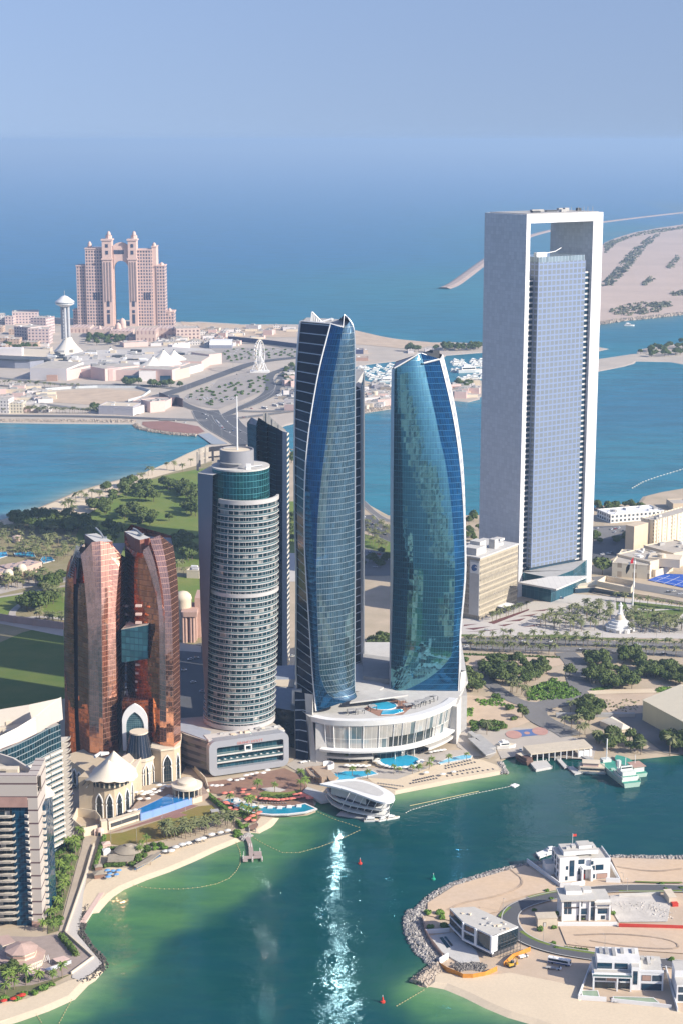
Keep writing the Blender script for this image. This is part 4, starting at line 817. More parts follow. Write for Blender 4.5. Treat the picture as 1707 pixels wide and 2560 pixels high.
bk=[p+Vector((8,30,0))for p in lw0];mb=MB();mb.strip(bk,lw0);HY.part('rear_wall',mb,mat('slate_wall',(.15,.165,.20),.45))
lz=lw1[0].z;mb=MB();mb.face([lw0[0],lw1[0],Vector((dc,YC+dr_,lz)),bk[0].xyz*1]);HY.part('wall_roof',mb,LGREY)
cr=[at('z5',x,y,Y)for x,y,Y in((116,130,1062),(128,112,1075),(165,102,1088),(215,96,1096),(270,90,1100),(340,84,1100),(425,80,1096))]
CROWN=mat('crown_concrete',(.42,.38,.33),.85,var=.2)
mb=MB()
for a,b_ in zip(cr[:-1],cr[1:]):mb.face([a-Vector((0,0,3.2)),b_-Vector((0,0,3.2)),b_,a]);mb.face([a-Vector((0,0,7.5)),b_-Vector((0,0,7.5)),b_-Vector((0,0,6.4)),a-Vector((0,0,6.4))])
HY.part('crown_screen',mb,CROWN)
for a in cr:mb=MB();mb.box(a.x-.7,a.y-.7,lz-1,a.x+.7,a.y+.7,a.z);HY.part('crown_pier',mb,CROWN)
#hotel podium with the framed windows
fl,fr_=gp('z5',212,2258),gp('z5',700,2188);HP=Thing('hotel_podium','grey hotel podium with a rounded window frame and lettering, under the balcony tower','hotel',fl,math.atan2(fr_.y-fl.y,fr_.x-fl.x))
PW=(fr_-fl).length;PH=hgt('z5',(212,2258),2040);z_=3.2
HP.M=Matrix.Translation(fl)@Matrix.Rotation(math.atan2(fr_.y-fl.y,fr_.x-fl.x),4,'Z')
FRM=mat('grey_panel',(.34,.35,.37),.45,metal=.2,var=.08,scale=.08)
def rrect(x0,z0,x1,z1,r,n=5):
 out=[]
 for cx,cz,a0 in((x1-r,z1-r,0),(x0+r,z1-r,90),(x0+r,z0+r,180),(x1-r,z0+r,270)):
  out+=[(cx+r*math.cos(R(a0+90*k/n)),cz+r*math.sin(R(a0+90*k/n)))for k in range(n+1)]
 return out
outer,inner=rrect(-2,1.2,PW+1,PH+1,4.5),rrect(3.2,5.2,PW-2.6,PH-3.4,1.2)
mb=MB()
for k in range(len(outer)):
 j=(k+1)%len(outer);o0,o1,i0,i1=outer[k],outer[j],inner[k],inner[j]
 mb.face([(o0[0],-1.2,o0[1]),(i0[0],-1.2,i0[1]),(i1[0],-1.2,i1[1]),(o1[0],-1.2,o1[1])])
 mb.face([(i0[0],-1.2,i0[1]),(i0[0],2.2,i0[1]),(i1[0],2.2,i1[1]),(i1[0],-1.2,i1[1])])
 mb.face([(o0[0],-1.2,o0[1]),(o1[0],-1.2,o1[1]),(o1[0],6,o1[1]),(o0[0],6,o0[1])])
HP.part('window_frame',mb,FRM,local=True)
mb=MB();mb.box(3,2.2,5,PW-2.4,5,PH-3);HP.part('window_glass',mb,grid('podium_glass',(.03,.12,.16),(.08,.12,.14),2.6,30,.05,0,rough=.05,metal=.5,tilt=.02,var=.6),local=True)
for z,hh in((9.2,1.0),(14.2,1.0)):
 mb=MB();mb.box(2.8,-1.0,z,PW-2.2,2.3,z+hh);HP.part('floor_slab',mb,LGREY,local=True)
 mb=MB();mb.box(3,-.9,z+hh,PW-2.4,-.8,z+hh+1);HP.part('glass_railing',mb,mat('rail_glass',(.12,.20,.21),.08),local=True)
rs=random.Random(3)
for k in range(11):
 x=5+k*(PW-10)/10.;mb=MB();mb.lathe([(.0,11.0),(.8,11.1),(.8,11.25),(0,11.3)],x,.6+rs.uniform(-.6,.6),8);HP.part('table',mb,WHITE,local=True)
mb=MB();mb.box(PW*.43,-1.0,15.2,PW*.43+5,1,15.8);mb.box(PW*.43,-1.0,15.2,PW*.43+.7,1,18.6);mb.box(PW*.43+4.3,-1,15.2,PW*.43+5,1,18.6);mb.box(PW*.43,-1,18.6,PW*.43+5,1,19.2);HP.part('white_portal',mb,WHITE,local=True)
mb=MB();mb.prism([(-1.5,4),(PW+.5,4),(PW-4,44),(-10,54),(-24,60),(-10,20)],2,PH,0,1);HP.part('body',mb,[winwall('dark_banded_wall',(.16,.15,.15),(.03,.03,.035),60,5,0,1,.3,.75),ROOF],local=True)
mb=MB();mb.prism([(-24,60),(-10,54),(6,20),(0,6),(-1.4,5),(-13,30)],PH,PH+.5);HP.part('side_roof',mb,mat('blue_grey_roof',(.33,.36,.40),.6),local=True)
for k in range(16):
 x,y=rs.uniform(2,PW-3),rs.uniform(5,11);l=rs.uniform(1.5,4);mb=MB();mb.box(x,y,PH,x+l,y+rs.uniform(1,2.5),PH+rs.uniform(1,2.4));HP.part('roof_plant',mb,rs.choice([GREY,CREAM,LGREY]),local=True)
mb=MB();mb.prism([(-1,3),(PW,3),(PW,14),(-1,14)],PH,PH+.9);HP.part('roof_terrace',mb,LGREY,local=True)
def text(s_,size,M,m,thing,name='lettering'):
 c=bpy.data.curves.new('lettering','FONT');c.body=s_;c.size=size;c.extrude=.08;c.align_x='CENTER'
 o=bpy.data.objects.new('tmp',c);me=bpy.data.meshes.new_from_object(o);bpy.data.objects.remove(o);me.transform(M);me.materials.clear();me.materials.append(m)
 o=bpy.data.objects.new(name,me);COL.objects.link(o);o.parent=thing.o;return o
text('GRAND HYATT',2.5,Matrix.Translation((PW*.50,-1.35,PH-2.9))@Matrix.Rotation(R(90),4,'X'),mat('red_letters',(.55,.22,.18),.6),HP)
#the copper twin towers
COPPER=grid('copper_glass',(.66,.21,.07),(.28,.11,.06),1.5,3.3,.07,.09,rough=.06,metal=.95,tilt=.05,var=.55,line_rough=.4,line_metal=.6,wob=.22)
COPPER2=grid('sky_reflection_copper_glass',(.84,.42,.27),(.64,.36,.26),1.4,3.3,.05,.06,rough=.08,metal=.95,tilt=.03,var=.25,line_rough=.4,line_metal=.6,wob=.10)  # fin copper paled: the sky's reflection is put into the tint
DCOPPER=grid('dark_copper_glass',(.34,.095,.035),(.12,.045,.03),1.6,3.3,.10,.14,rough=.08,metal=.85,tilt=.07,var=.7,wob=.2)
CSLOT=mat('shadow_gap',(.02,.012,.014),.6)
CBALC=winwall('copper_balconies',(.16,.06,.045),(.012,.008,.01),3.2,6.6,.2,.95,.2,.8,rough=.3)
RDW=mat('red_render',(.50,.10,.06),.7,var=.1);BRW=mat('brown_panels',(.24,.10,.07),.5,var=.25,scale=.6);STEEL=mat('grey_steel',(.30,.32,.34),.5,metal=.4)
CT1=Thing('copper_tower','left copper glass twin tower, with a flared pale fin and open steel crown','skyscraper',gp('z8',620,700))
rws=48
def cl(pts,Ya,Yb,zb8,Yc=None):return line(L_('z4',pts,Ya,Yb)+[('z8',*zb8,Yc or Yb)],rws)
a0=cl([(636,400),(560,480),(522,600),(506,900),(506,1300),(512,1700)],1052,1046,(446,610))
a1=cl([(600,520),(580,690),(578,900),(583,1300),(588,1700)],1046,1036,(530,620))
a2_=cl([(634,520),(618,690),(612,900),(614,1300),(618,1700)],1044,1034,(560,630))
a3=cl([(636,462),(656,600),(680,850),(694,1100),(700,1500),(705,1880)],1040,1022,(620,660))
a4=cl([(722,362),(738,600),(752,850),(765,1100),(775,1500),(780,1880)],1038,1019,(690,690))
a5=cl([(792,354),(796,600),(800,880),(804,1300),(810,1880)],1040,1016,(712,700))
a6=cl([(870,368),(856,600),(850,880),(850,1300),(850,1880)],1044,1019,(772,690))
a7=cl([(948,458),(932,600),(912,880),(912,1200),(925,1880)],1046,1024,(840,660))
a8=cl([(985,540),(992,700),(995,1000),(985,1300),(975,1880)],1062,1050,(880,640))
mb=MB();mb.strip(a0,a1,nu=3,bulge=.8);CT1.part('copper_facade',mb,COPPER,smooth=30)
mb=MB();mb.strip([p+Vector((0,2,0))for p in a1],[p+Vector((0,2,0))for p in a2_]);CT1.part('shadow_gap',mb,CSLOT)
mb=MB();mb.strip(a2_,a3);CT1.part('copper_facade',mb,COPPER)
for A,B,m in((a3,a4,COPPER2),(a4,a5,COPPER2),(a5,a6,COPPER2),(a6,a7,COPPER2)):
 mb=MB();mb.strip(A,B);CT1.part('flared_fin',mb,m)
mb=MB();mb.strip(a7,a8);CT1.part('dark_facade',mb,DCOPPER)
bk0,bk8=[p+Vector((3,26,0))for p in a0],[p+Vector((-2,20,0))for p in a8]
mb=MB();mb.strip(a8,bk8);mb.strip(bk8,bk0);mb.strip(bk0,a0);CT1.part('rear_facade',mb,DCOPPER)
zr=a7[0].z;mb=MB();mb.face([(p.x,p.y,zr-1)for p in(a1[2],a3[0],a7[0],bk8[0],bk0[3])]);CT1.part('roof',mb,GREY)
def bx4(t,pts,Y0s,ztop,zbot,thing,name,m,mt=None):
 q=[gp(t,x,y,ztop).xy for x,y in pts];mb=MB();mb.prism(q,zbot,ztop,0,1 if mt else None);return thing.part(name,mb,[m,mt]if mt else m)
zp=at('z4',720,350,1050).z
bx4('z4',[(666,300),(760,292),(885,355),(790,362),(745,355)],None,zp+1,zr-2,CT1,'penthouse',BRW,LGREY)
mb=MB();mb.tube([at('z4',815,325,1052),at('z4',790,285,1056),at('z4',755,250,1060)],.7,5);mb.box(*(at('z4',800,345,1052)),*(at('z4',840,320,1056)+Vector((0,1,0))));CT1.part('window_crane',mb,STEEL)
mb=MB();rs=random.Random(5)
for i in range(12):
 k=i/11;p0=at('z4',545+80*k,640-240*k,1048);p1=at('z4',528+95*k,600-210*k,1052)
 mb.tube([at('z4',530+10*k,640-20*k,1046+6*k),at('z4',600+30*k,420+20*k-40*rs.random(),1040+10*k)],.28,4)
 mb.tube([at('z4',530+70*k,620-230*k,1046),at('z4',575+50*k,640-190*k,1042)],.28,4)
for x in(545,575,605):mb.tube([at('z4',x,650,1045),at('z4',x+18,470-(x-545)*.6,1048)],.35,4)
CT1.part('steel_crown',mb,STEEL,stuff=True)
mb=MB();mb.strip([at('z4',602,560,1040),at('z4',600,690,1037)],[at('z4',572,560,1048),at('z4',572,690,1045)]);CT1.part('red_core',mb,RDW)
CT2=Thing('copper_tower','right copper glass twin tower, with an arched pale fin and red roof wall','skyscraper',gp('z8',1080,690))
b0=cl([(976,282),(984,500),(990,800),(995,1100),(1000,1600)],1066,1052,(905,600))
b1=cl([(1098,392),(1058,520),(1056,800),(1062,1100),(1070,1600)],1050,1030,(985,620))
b2=cl([(1116,432),(1165,560),(1212,720),(1240,860),(1250,1000),(1254,1300),(1256,1880)],1044,1014,(1098,690))
b2b=cl([(1170,388),(1215,520),(1250,680),(1274,850),(1282,1000),(1288,1300),(1290,1880)],1042,1012,(1128,695))
b3=cl([(1178,338),(1228,500),(1268,680),(1290,850),(1298,1000),(1302,1300),(1308,1880)],1040,1011,(1150,697))
b4=cl([(1258,306),(1300,500),(1330,680),(1345,850),(1352,1000),(1358,1300),(1365,1880)],1042,1010,(1196,692))
b5=cl([(1360,388),(1378,500),(1396,680),(1404,850),(1408,1000),(1412,1300),(1420,1880)],1050,1022,(1240,670))
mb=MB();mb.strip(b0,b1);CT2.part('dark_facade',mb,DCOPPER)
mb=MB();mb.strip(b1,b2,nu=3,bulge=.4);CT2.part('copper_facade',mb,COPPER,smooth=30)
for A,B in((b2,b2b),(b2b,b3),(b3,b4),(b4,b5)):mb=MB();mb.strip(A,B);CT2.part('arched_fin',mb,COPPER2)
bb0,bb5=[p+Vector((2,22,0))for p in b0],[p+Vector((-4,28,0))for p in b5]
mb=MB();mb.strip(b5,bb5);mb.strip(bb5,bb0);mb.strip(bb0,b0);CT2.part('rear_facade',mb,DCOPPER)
zr2=b1[0].z;mb=MB();mb.face([(p.x,p.y,zr2-1)for p in(b0[0],b1[0],b2[0],b5[0],bb5[0],bb0[0])]);CT2.part('roof',mb,GREY)
bx4('z4',[(978,278),(1045,266),(1180,326),(1100,345),(1060,330)],None,at('z4',980,280,1066).z,zr2-3,CT2,'penthouse',BRW,LGREY)
mb=MB();mb.strip([at('z4',1100,340,1048),at('z4',1100,396,1048)],[at('z4',1172,330,1044),at('z4',1168,384,1044)]);CT2.part('red_wall',mb,RDW)
mb=MB();mb.tube([at('z4',1120,305,1052),at('z4',1075,268,1060),at('z4',1048,256,1062)],.8,5);mb.box(*(at('z4',1080,325,1054)),*(at('z4',1130,298,1058)+Vector((0,2,0))));CT2.part('window_crane',mb,STEEL)
for k in range(12):
 yy=860+k*66 if k<4 else 1320+(k-4)*66
 if yy>1620:continue
 for(xa,T_)in((1066,CT2),(972,CT1)):
  Y=1031 if xa>1000 else 1056;p=at('z4',xa,yy,Y);mb=MB();mb.box(p.x,p.y-1.6,p.z-.5,p.x+(4 if xa>1000 else 3),p.y+1,p.z+.7);T_.part('balcony',mb,PINK)
#glass sky bridge and the arch between the twins
SB=Thing('sky_bridge','teal glass bridge box hung between the copper twin towers','bridge',at('z4',1055,1280,1028))
q=[at('z4',952,1048,1030),at('z4',1160,1012,1024)];w0=[at('z4',956,1306,1030),at('z4',1163,1276,1024)]
mb=MB();mb.strip([q[0],w0[0]],[q[1],w0[1]]);SB.part('front_glass',mb,grid('bridge_glass',(.16,.40,.42),(.015,.07,.09),3.1,4.3,.12,.14,rough=.06,metal=.5,tilt=.02,var=.45))
dv=Vector((3,22,0));mb=MB();mb.strip([q[1],w0[1]],[q[1]+dv,w0[1]+dv]);mb.strip([q[0]+dv,w0[0]+dv],[q[0],w0[0]]);SB.part('side_glass',mb,NAVY)
mb=MB();mb.face([q[0],q[1],q[1]+dv,q[0]+dv]);SB.part('roof',mb,CREAM);mb=MB();mb.face([w0[1],w0[0],w0[0]+dv,w0[1]+dv]);SB.part('underside',mb,GREY)
AR=Thing('arched_podium','cream hotel entrance block with a pointed arch window below the copper twins','hotel',gp('z8',980,760))
CW=grid('cream_tiles',(.50,.405,.28),(.44,.35,.24),3,3,.03,.03,rough=.85,metal=0,tilt=0,var=.05,line_rough=.85,spec=.2)
def prism_px(thing,name,m,t,pts,z0,z1,mt=None,z=None):
 mb=MB();mb.prism([gp(t,x,y,z1 if z is None else z).xy for x,y in pts],z0,z1,0,1 if mt else None);return thing.part(name,mb,[m,mt]if mt else m)
Ya=1018.0
mb=MB();cp=[at('z4',x,y,Ya+1)for x,y in((960,1612),(1165,1600))];fb=[at('z8',x,480,Ya+1)for x in(842,1024)]
mb.strip([cp[0],fb[0]],[cp[1],fb[1]]);dv=Vector((0,24,0));mb.strip([cp[1],fb[1]],[cp[1]+dv,fb[1]+dv]);mb.face([cp[0],cp[1],cp[1]+dv,cp[0]+dv]);AR.part('copper_block',mb,DCOPPER)
def arch_pts(cx,z0,z1,hw,n=9,lobe=0):
 h=(z1-z0);H=min(max(h*.38,hw*1.25),h*.6);sp=z1-H;c=(H*H-hw*hw)/(2*hw);r=hw+c;am=math.atan2(H,c)
 L=[(cx+c-r*math.cos(am*k/n),sp+r*math.sin(am*k/n))for k in range(n+1)]
 left=[(cx-hw,z0)]+([(cx-hw,sp-h*.10),(cx-hw*.80,sp-h*.06),(cx-hw*.80,sp-h*.02)]if lobe else[])+L
 return left+[(2*cx-x,z)for x,z in reversed(left[:-1])]
def arch_face(mb,pts,org,dx,y=0,m=0):
 mb.face([org+dx*x+Vector((0,0,z))+Vector((-dx.y,dx.x,0))*(-y)for x,z in pts],m)
def arch_band(mb,po,pi,org,dx,y0,y1,m=0):
 n=Vector((-dx.y,dx.x,0));P=lambda p,y:org+dx*p[0]+Vector((0,0,p[1]))-n*y
 for k in range(len(po)-1):
  mb.face([P(po[k],y1),P(po[k+1],y1),P(pi[k+1],y1),P(pi[k],y1)],m);mb.face([P(po[k+1],y1),P(po[k],y1),P(po[k],y0),P(po[k+1],y0)],m);mb.face([P(pi[k],y1),P(pi[k+1],y1),P(pi[k+1],y0),P(pi[k],y0)],m)
X1=Vector((1,0,0))
o_=at('z8',932,480,Ya);zt=at('z4',1068,1625,Ya).z;hw=(at('z8',1020,480,Ya).x-at('z8',845,480,Ya).x)/2
po=arch_pts(0,o_.z,zt,hw);pi=arch_pts(0,o_.z,at('z4',1068,1690,Ya).z,hw*.70);org=Vector((o_.x,Ya,0))
mb=MB();arch_band(mb,po,pi,org,X1,-.5,.9);AR.part('white_arch',mb,WHITE)
AG=grid('patterned_glass',(.05,.15,.19),(.13,.20,.22),1.3,1.3,.15,.15,rough=.10,metal=.5,tilt=.02,var=.3)
mb=MB();arch_face(mb,pi,org,X1,.2);AR.part('arch_glass',mb,AG)
cz0,cz1=at('z8',955,540,1003).z,at('z8',940,360,1008).z;ccx,ccy=at('z8',952,520,1007).x,1010.0
r0_,r1_=(at('z8',1046,530,1008).x-at('z8',853,480,1008).x)/2,(at('z8',1000,365,1010).x-at('z8',878,370,1010).x)/2
mb=MB();mb.lathe([(r0_,cz0),(r1_,cz1)],ccx,ccy,20);AR.part('glass_cone',mb,grid('cone_glass',(.035,.05,.075),(.20,.19,.19),2.4,40,.06,0,rough=.05,metal=.5,tilt=.02,var=.6))
mb=MB();mb.lathe([(r1_+.2,cz1-.6),(r1_+.2,cz1+.3),(0,cz1+.4)],ccx,ccy,20);AR.part('cone_cap',mb,CREAM)
mb=MB();mb.lathe([(r0_+.8,ZL),(r0_+.8,cz0-2),(r0_+1.6,cz0-1.2),(r0_+1.6,cz0),(r0_,cz0+.4)],ccx,ccy,12);AR.part('round_base',mb,CREAM)
def arch_window(thing,cx,cy,dx,z0,z1,hw,lobe=1,frame=.5,m=None):
 org=Vector((cx,cy,0));mb=MB();po,pi=arch_pts(0,z0,z1,hw+frame,lobe=lobe),arch_pts(0,z0,z1-frame*1.6,hw,lobe=lobe);arch_band(mb,po,pi,org,dx,-.3,.45)
 fr=thing.part('window_frame',mb,WHITE);mb=MB();arch_face(mb,pi,org,dx,.12);thing.part('window_glass',mb,m or grid('arch_window_glass',(.02,.035,.045),(.10,.09,.07),1.5,3,.08,.05,rough=.06,metal=.2,tilt=.02,var=.6),parent=fr)
for k in range(5):
 a=-math.pi/2+(k-2)*math.pi/6+.02;n_=Vector((math.cos(a),math.sin(a),0));dx=Vector((-n_.y,n_.x,0));c=Vector((ccx,ccy,0))+n_*((r0_+.8)*math.cos(math.pi/12)+.05);arch_window(AR,c.x,c.y,dx,ZL,cz0-3,r0_*.19,frame=.45)
rb=[gp('z8',x,y)for x,y in((1040,690),(1108,705),(1200,692),(1238,672))];rt=at('z8',1140,485,rb[1].y).z
mb=MB();mb.prism([p.xy for p in rb]+[(rb[3]+Vector((-2,30,0))).xy,(rb[0]+Vector((0,30,0))).xy],ZL,rt);AR.part('cream_wall',mb,CW)
mb=MB();mb.prism([(p+(p-Vector((rb[1].x,1040,0))).normalized()*1.0).xy for p in rb]+[(rb[3]+Vector((-1,30,0))).xy,(rb[0]+Vector((0,30,0))).xy],rt,rt+1.2);AR.part('cornice',mb,CREAM)
d_=(rb[2]-rb[1]).normalized();c=rb[1].lerp(rb[2],.45)-Vector((-d_.y,d_.x,0))*.05;arch_window(AR,c.x,c.y,d_,1.2,rt-3,2.6)
d_=(rb[3]-rb[2]).normalized();c=rb[2].lerp(rb[3],.5)-Vector((-d_.y,d_.x,0))*.05;arch_window(AR,c.x,c.y,d_,1.2,rt-3,1.5)
lb=[gp('z8',440,660),gp('z8',600,770),gp('z8',640,690)];lt=at('z8',530,490,1025).z
mb=MB();mb.prism([lb[0].xy,lb[1].xy,(lb[1].x+26,lb[1].y+14),(lb[0].x+34,lb[0].y+40)],ZL,lt);AR.part('cream_wall',mb,CW)
d_=(lb[1]-lb[0]).normalized();Lw=(lb[1]-lb[0]).length
for k in range(5):
 c=lb[0]+d_*Lw*(.12+.19*k)-Vector((-d_.y,d_.x,0))*.06;arch_window(AR,c.x,c.y,d_,1.5,lt-3,2.2)
#the round tent-roofed hall
TH=Thing('tent_hall','cream rotunda hall with tall arched windows under a peaked tent roof','pavilion',gp('z8',740,930))
pw=[gp('z8',x,y)for x,y in((548,935),(650,942),(722,952),(790,948),(850,925),(895,890),(918,850))];th=at('z8',725,742,pw[2].y).z;thh=at('z8',550,662,pw[0].y).z
bkp=[(pw[6]+Vector((2,26,0))).xy,(pw[0]+Vector((14,34,0))).xy]
mb=MB();mb.prism([p.xy for p in pw[1:]]+bkp,ZL,th);TH.part('walls',mb,[CW])
mb=MB();mb.prism([pw[0].xy,(pw[1]+Vector((-.1,0,0))).xy,(pw[1]+Vector((2,14,0))).xy,(pw[0]+Vector((6,20,0))).xy],ZL,thh);TH.part('tower_wall',mb,CW)
mb=MB();mb.prism([(p+Vector((0,-.7,0))).xy for p in pw[2:]]+[(pw[6]+Vector((2,26,0))).xy,(pw[1]+Vector((1,0,0))).xy],th,th+1.0);TH.part('cornice',mb,CREAM)
for i in range(1,6):
 a,b_=pw[i],pw[i+1];d=(b_-a).normalized();Lw=(b_-a).length
 c=a.lerp(b_,.5)-Vector((-d.y,d.x,0))*.06;arch_window(TH,c.x,c.y,d,ZL+.5,th-3.5,min(2.3,Lw*.28),frame=.6)
cc=Vector((sum(p.x for p in pw[1:])/6+3,sum(p.y for p in pw[1:])/6+12,0));cc=(gp('z8',760,640,th+6));cc.z=0
mb=MB();mb.lathe([(11.5,th+1),(11.5,th+4)],cc.x,cc.y,24);TH.part('attic_glass',mb,grid('attic_windows',(.05,.06,.06),(.5,.42,.3),3.2,5,.3,.25,rough=.1,metal=.1,tilt=0))
TR=15.6;za=at('z8',765,490,cc.y+3).z;zs_=th+4.0;mb=MB();NN=96
def tent(mb,cx,cy,peaks,rim_r,z_rim,lobes,m=0,rings=14,sag=2.2,sx=1,sy=1):
 rows=[]
 for i in range(rings+1):
  f=i/rings;row=[]
  for k in range(NN):
   a=2*math.pi*k/NN;rr=rim_r*(1-f)*(1+.05*(1-f)*abs(math.cos(a*lobes/2)));x,y=cx+rr*math.cos(a)*sx,cy+rr*math.sin(a)*sy
   z=z_rim+.9*(1-f)*abs(math.cos(a*lobes/2))*-1
   for(px,py,pz,s)in peaks:d=math.hypot(x-px,y-py);z=max(z,z_rim+(pz-z_rim)*max(0,1-d/s)**1.3)if d<s else z
   row.append(Vector((x,y,z)))
  rows.append(row)
 for i in range(rings):
  for k in range(NN):j=(k+1)%NN;mb.face([rows[i][k],rows[i][j],rows[i+1][j],rows[i+1][k]],m)
tent(mb,cc.x,cc.y,[(cc.x-.5,cc.y-3,at('z8',735,545,cc.y-3).z,17),(cc.x+1.5,cc.y+5,za,17.5)],TR,zs_-.4,12,sx=1.0,sy=.92);TH.part('tent_roof',mb,TENT,smooth=50)
for k in range(7):
 a=2.2+k*.28;mb=MB();mb.tube([(cc.x+TR*math.cos(a),cc.y+TR*.92*math.sin(a),zs_-.5),(cc.x+(TR+2.2)*math.cos(a),cc.y+(TR+2.2)*math.sin(a),zs_-2.5)],.3,4);TH.part('tent_strut',mb,DGREY)
mb=MB();mb.prism([(pw[0]+Vector((14,34,0))).xy,(pw[4]+Vector((0,26,0))).xy,(pw[4]+Vector((2,40,0))).xy,(pw[0]+Vector((24,52,0))).xy],ZL,th+1.5);TH.part('rear_hall',mb,CREAM)
mb=MB();mb.tube([gp('z8',650,525,th+3),gp('z8',690,500,th+3),gp('z8',740,500,th+3),gp('z8',690,510,th+3)],1,6);TH.part('roof_ducts',mb,WHITE)
#terrace, wedge pool and low buildings in front of the arch
TW=Thing('swimming_pool','wedge shaped infinity pool with a tall blue tiled wall below the arched podium','swimming pool',gp('r8',800,520))
zw=5.2;wp=[gp('r8',x,y,zw).xy for x,y in((548,492),(640,456),(740,410),(825,362),(900,385),(1022,392),(590,522))]
mb=MB();mb.prism([gp('r8',x,y,zw).xy for x,y in((548,495),(640,452),(740,405),(825,358),(900,380),(1026,388),(1026,393),(588,528))],ZL,zw);TW.part('pool_shell',mb,mat('blue_tile_wall',(.20,.32,.62),.45,var=.06))
mb=MB();mb.sheet(wp,zw+.08);TW.part('pool_water',mb,mat('deep_pool_water',(.015,.18,.45),.06,var=.2,scale=.3))
TT_=Thing('terrace','raised sun terrace of the cream hotel beside the wedge pool','terrace',gp('r8',700,400))
mb=MB();mb.prism([gp('r8',x,y,5).xy for x,y in((300,600),(585,520),(545,490),(830,355),(1020,385),(1170,350),(1100,270),(880,260),(640,330),(440,560),(200,570))],ZL,5);TT_.part('deck',mb,mat('terrace_paving',(.36,.27,.21),.85,var=.15,fine=.8))
mb=MB();a_=[gp('r8',x,y).xy for x,y in((318,668),(585,580),(588,560),(310,640))];mb.prism(a_,ZL,6);TT_.part('retaining_wall',mb,CREAM)
p,q=gp('r8',330,664),gp('r8',575,584);d=(q-p).normalized();mb=MB();mb.obox(*((p+q)/2-Vector((-d.y,d.x,0))*.2).xy,2.4,(q-p).length*.95,.5,2.3,math.atan2(d.y,d.x));TT_.part('wall_grille',mb,DGREY)
RP=Thing('round_pavilion','round cream pavilion with a two step disc roof on columns beside the wedge pool','pavilion',gp('r8',985,350,5));c=gp('r8',985,360,5)
mb=MB();mb.lathe([(9.5,10.4),(9.6,11.8),(6,12.4),(5.8,14),(5.2,14.4),(0,14.6)],c.x,c.y,32);RP.part('disc_roof',mb,TENT,smooth=40)
mb=MB();mb.lathe([(6.5,5),(6.5,10.4)],c.x,c.y,20);RP.part('glass_wall',mb,GLASS)
for k in range(8):a=math.pi+.2+k*.4;mb=MB();mb.tube([(c.x+8.6*math.cos(a),c.y+8.6*math.sin(a),5),(c.x+8.6*math.cos(a),c.y+8.6*math.sin(a),10.4)],.35,6);RP.part('column',mb,CREAM)
SVC=Thing('service_building','roofless cream walled yard at the left foot of the tent roofed rotunda','walled yard',gp('r8',110,680))
pl=[gp('r8',x,y)for x,y in((10,640),(105,720),(245,690),(250,625),(205,570),(50,548))]
for k in range(6):
 a,b_=pl[k],pl[(k+1)%6];d=(b_-a).normalized();mb=MB();mb.obox(*((a+b_)/2).xy,ZL,(b_-a).length,.5,5.5,math.atan2(d.y,d.x));SVC.part('yard_wall',mb,CREAM)
mb=MB();mb.obox(*gp('r8',275,690).xy,ZL,3.6,3.6,8,.4);SVC.part('gate_tower',mb,CREAM)
mb=MB();mb.prism([gp('r8',x,y).xy for x,y in((195,715),(255,700),(250,660),(200,660))],ZL,4.4,0,1);SVC.part('gate_house',mb,[PINK,CREAM])
KI=Thing('gate_kiosk','small pink domed kiosk at the start of the brick walk','kiosk',gp('r8',243,700));mb=MB();c=gp('r8',243,706);mb.lathe([(2.2,ZL),(2.2,3.4),(2.5,3.6),(1.8,4.8),(0,5.6)],c.x,c.y,10);KI.part('body',mb,PINK)
mb=MB();mb.box(c.x-.7,c.y-2.35,ZL,c.x+.7,c.y-2.1,3);KI.part('door',mb,GLASS)
#striped apartment tower at the left edge
STRIPE=grid('striped_wall',(.42,.37,.325),(.10,.06,.06),60,7.2,0,.12,rough=.8,metal=0,tilt=0,var=.04,line_rough=.8,spec=.2)
AGL=grid('apartment_glass',(.008,.055,.11),(.02,.07,.12),1.6,3.55,.06,.08,rough=.05,metal=.2,tilt=.03,var=.6,spec=.3)
BALM=mat('balcony_render',(.56,.51,.44),.75,var=.1);BSOF=mat('balcony_back',(.10,.09,.085),.5,var=.5,scale=.4)
AP=Thing('apartment_tower','striped beige apartment tower with scalloped balconies at the left edge, nearest the camera','apartment tower',(-150,805,0))
YA=806.0
def X8(x,y,Y):return at('z8',x,y,Y).x
xs=[X8(v,1200,YA)for v in(-110,96,180,208,275)];zt=zat('z8',240,658,YA);zw_=zat('z8',240,858,YA)
mb=MB();mb.box(xs[3],YA,ZL,xs[4],YA+26,zt);mb.box(xs[0],YA,zw_+3,xs[3],YA+5,zt-.02);AP.part('striped_wall',mb,STRIPE)
mb=MB();mb.box(xs[1],YA+1,ZL,xs[3],YA+24,zw_+4);AP.part('glass_strip',mb,AGL)
mb=MB();mb.box(xs[0],YA+2.5,ZL,xs[1],YA+22,zw_+2.9);AP.part('rear_wall',mb,grid('shaded_glass',(.012,.03,.045),(.07,.065,.06),2.8,3.55,.1,.12,rough=.1,metal=.0,tilt=.02,var=.7,blinds=.06,spec=.3))
zf=[5+3.55*k for k in range(int((zw_-4)/3.55))]
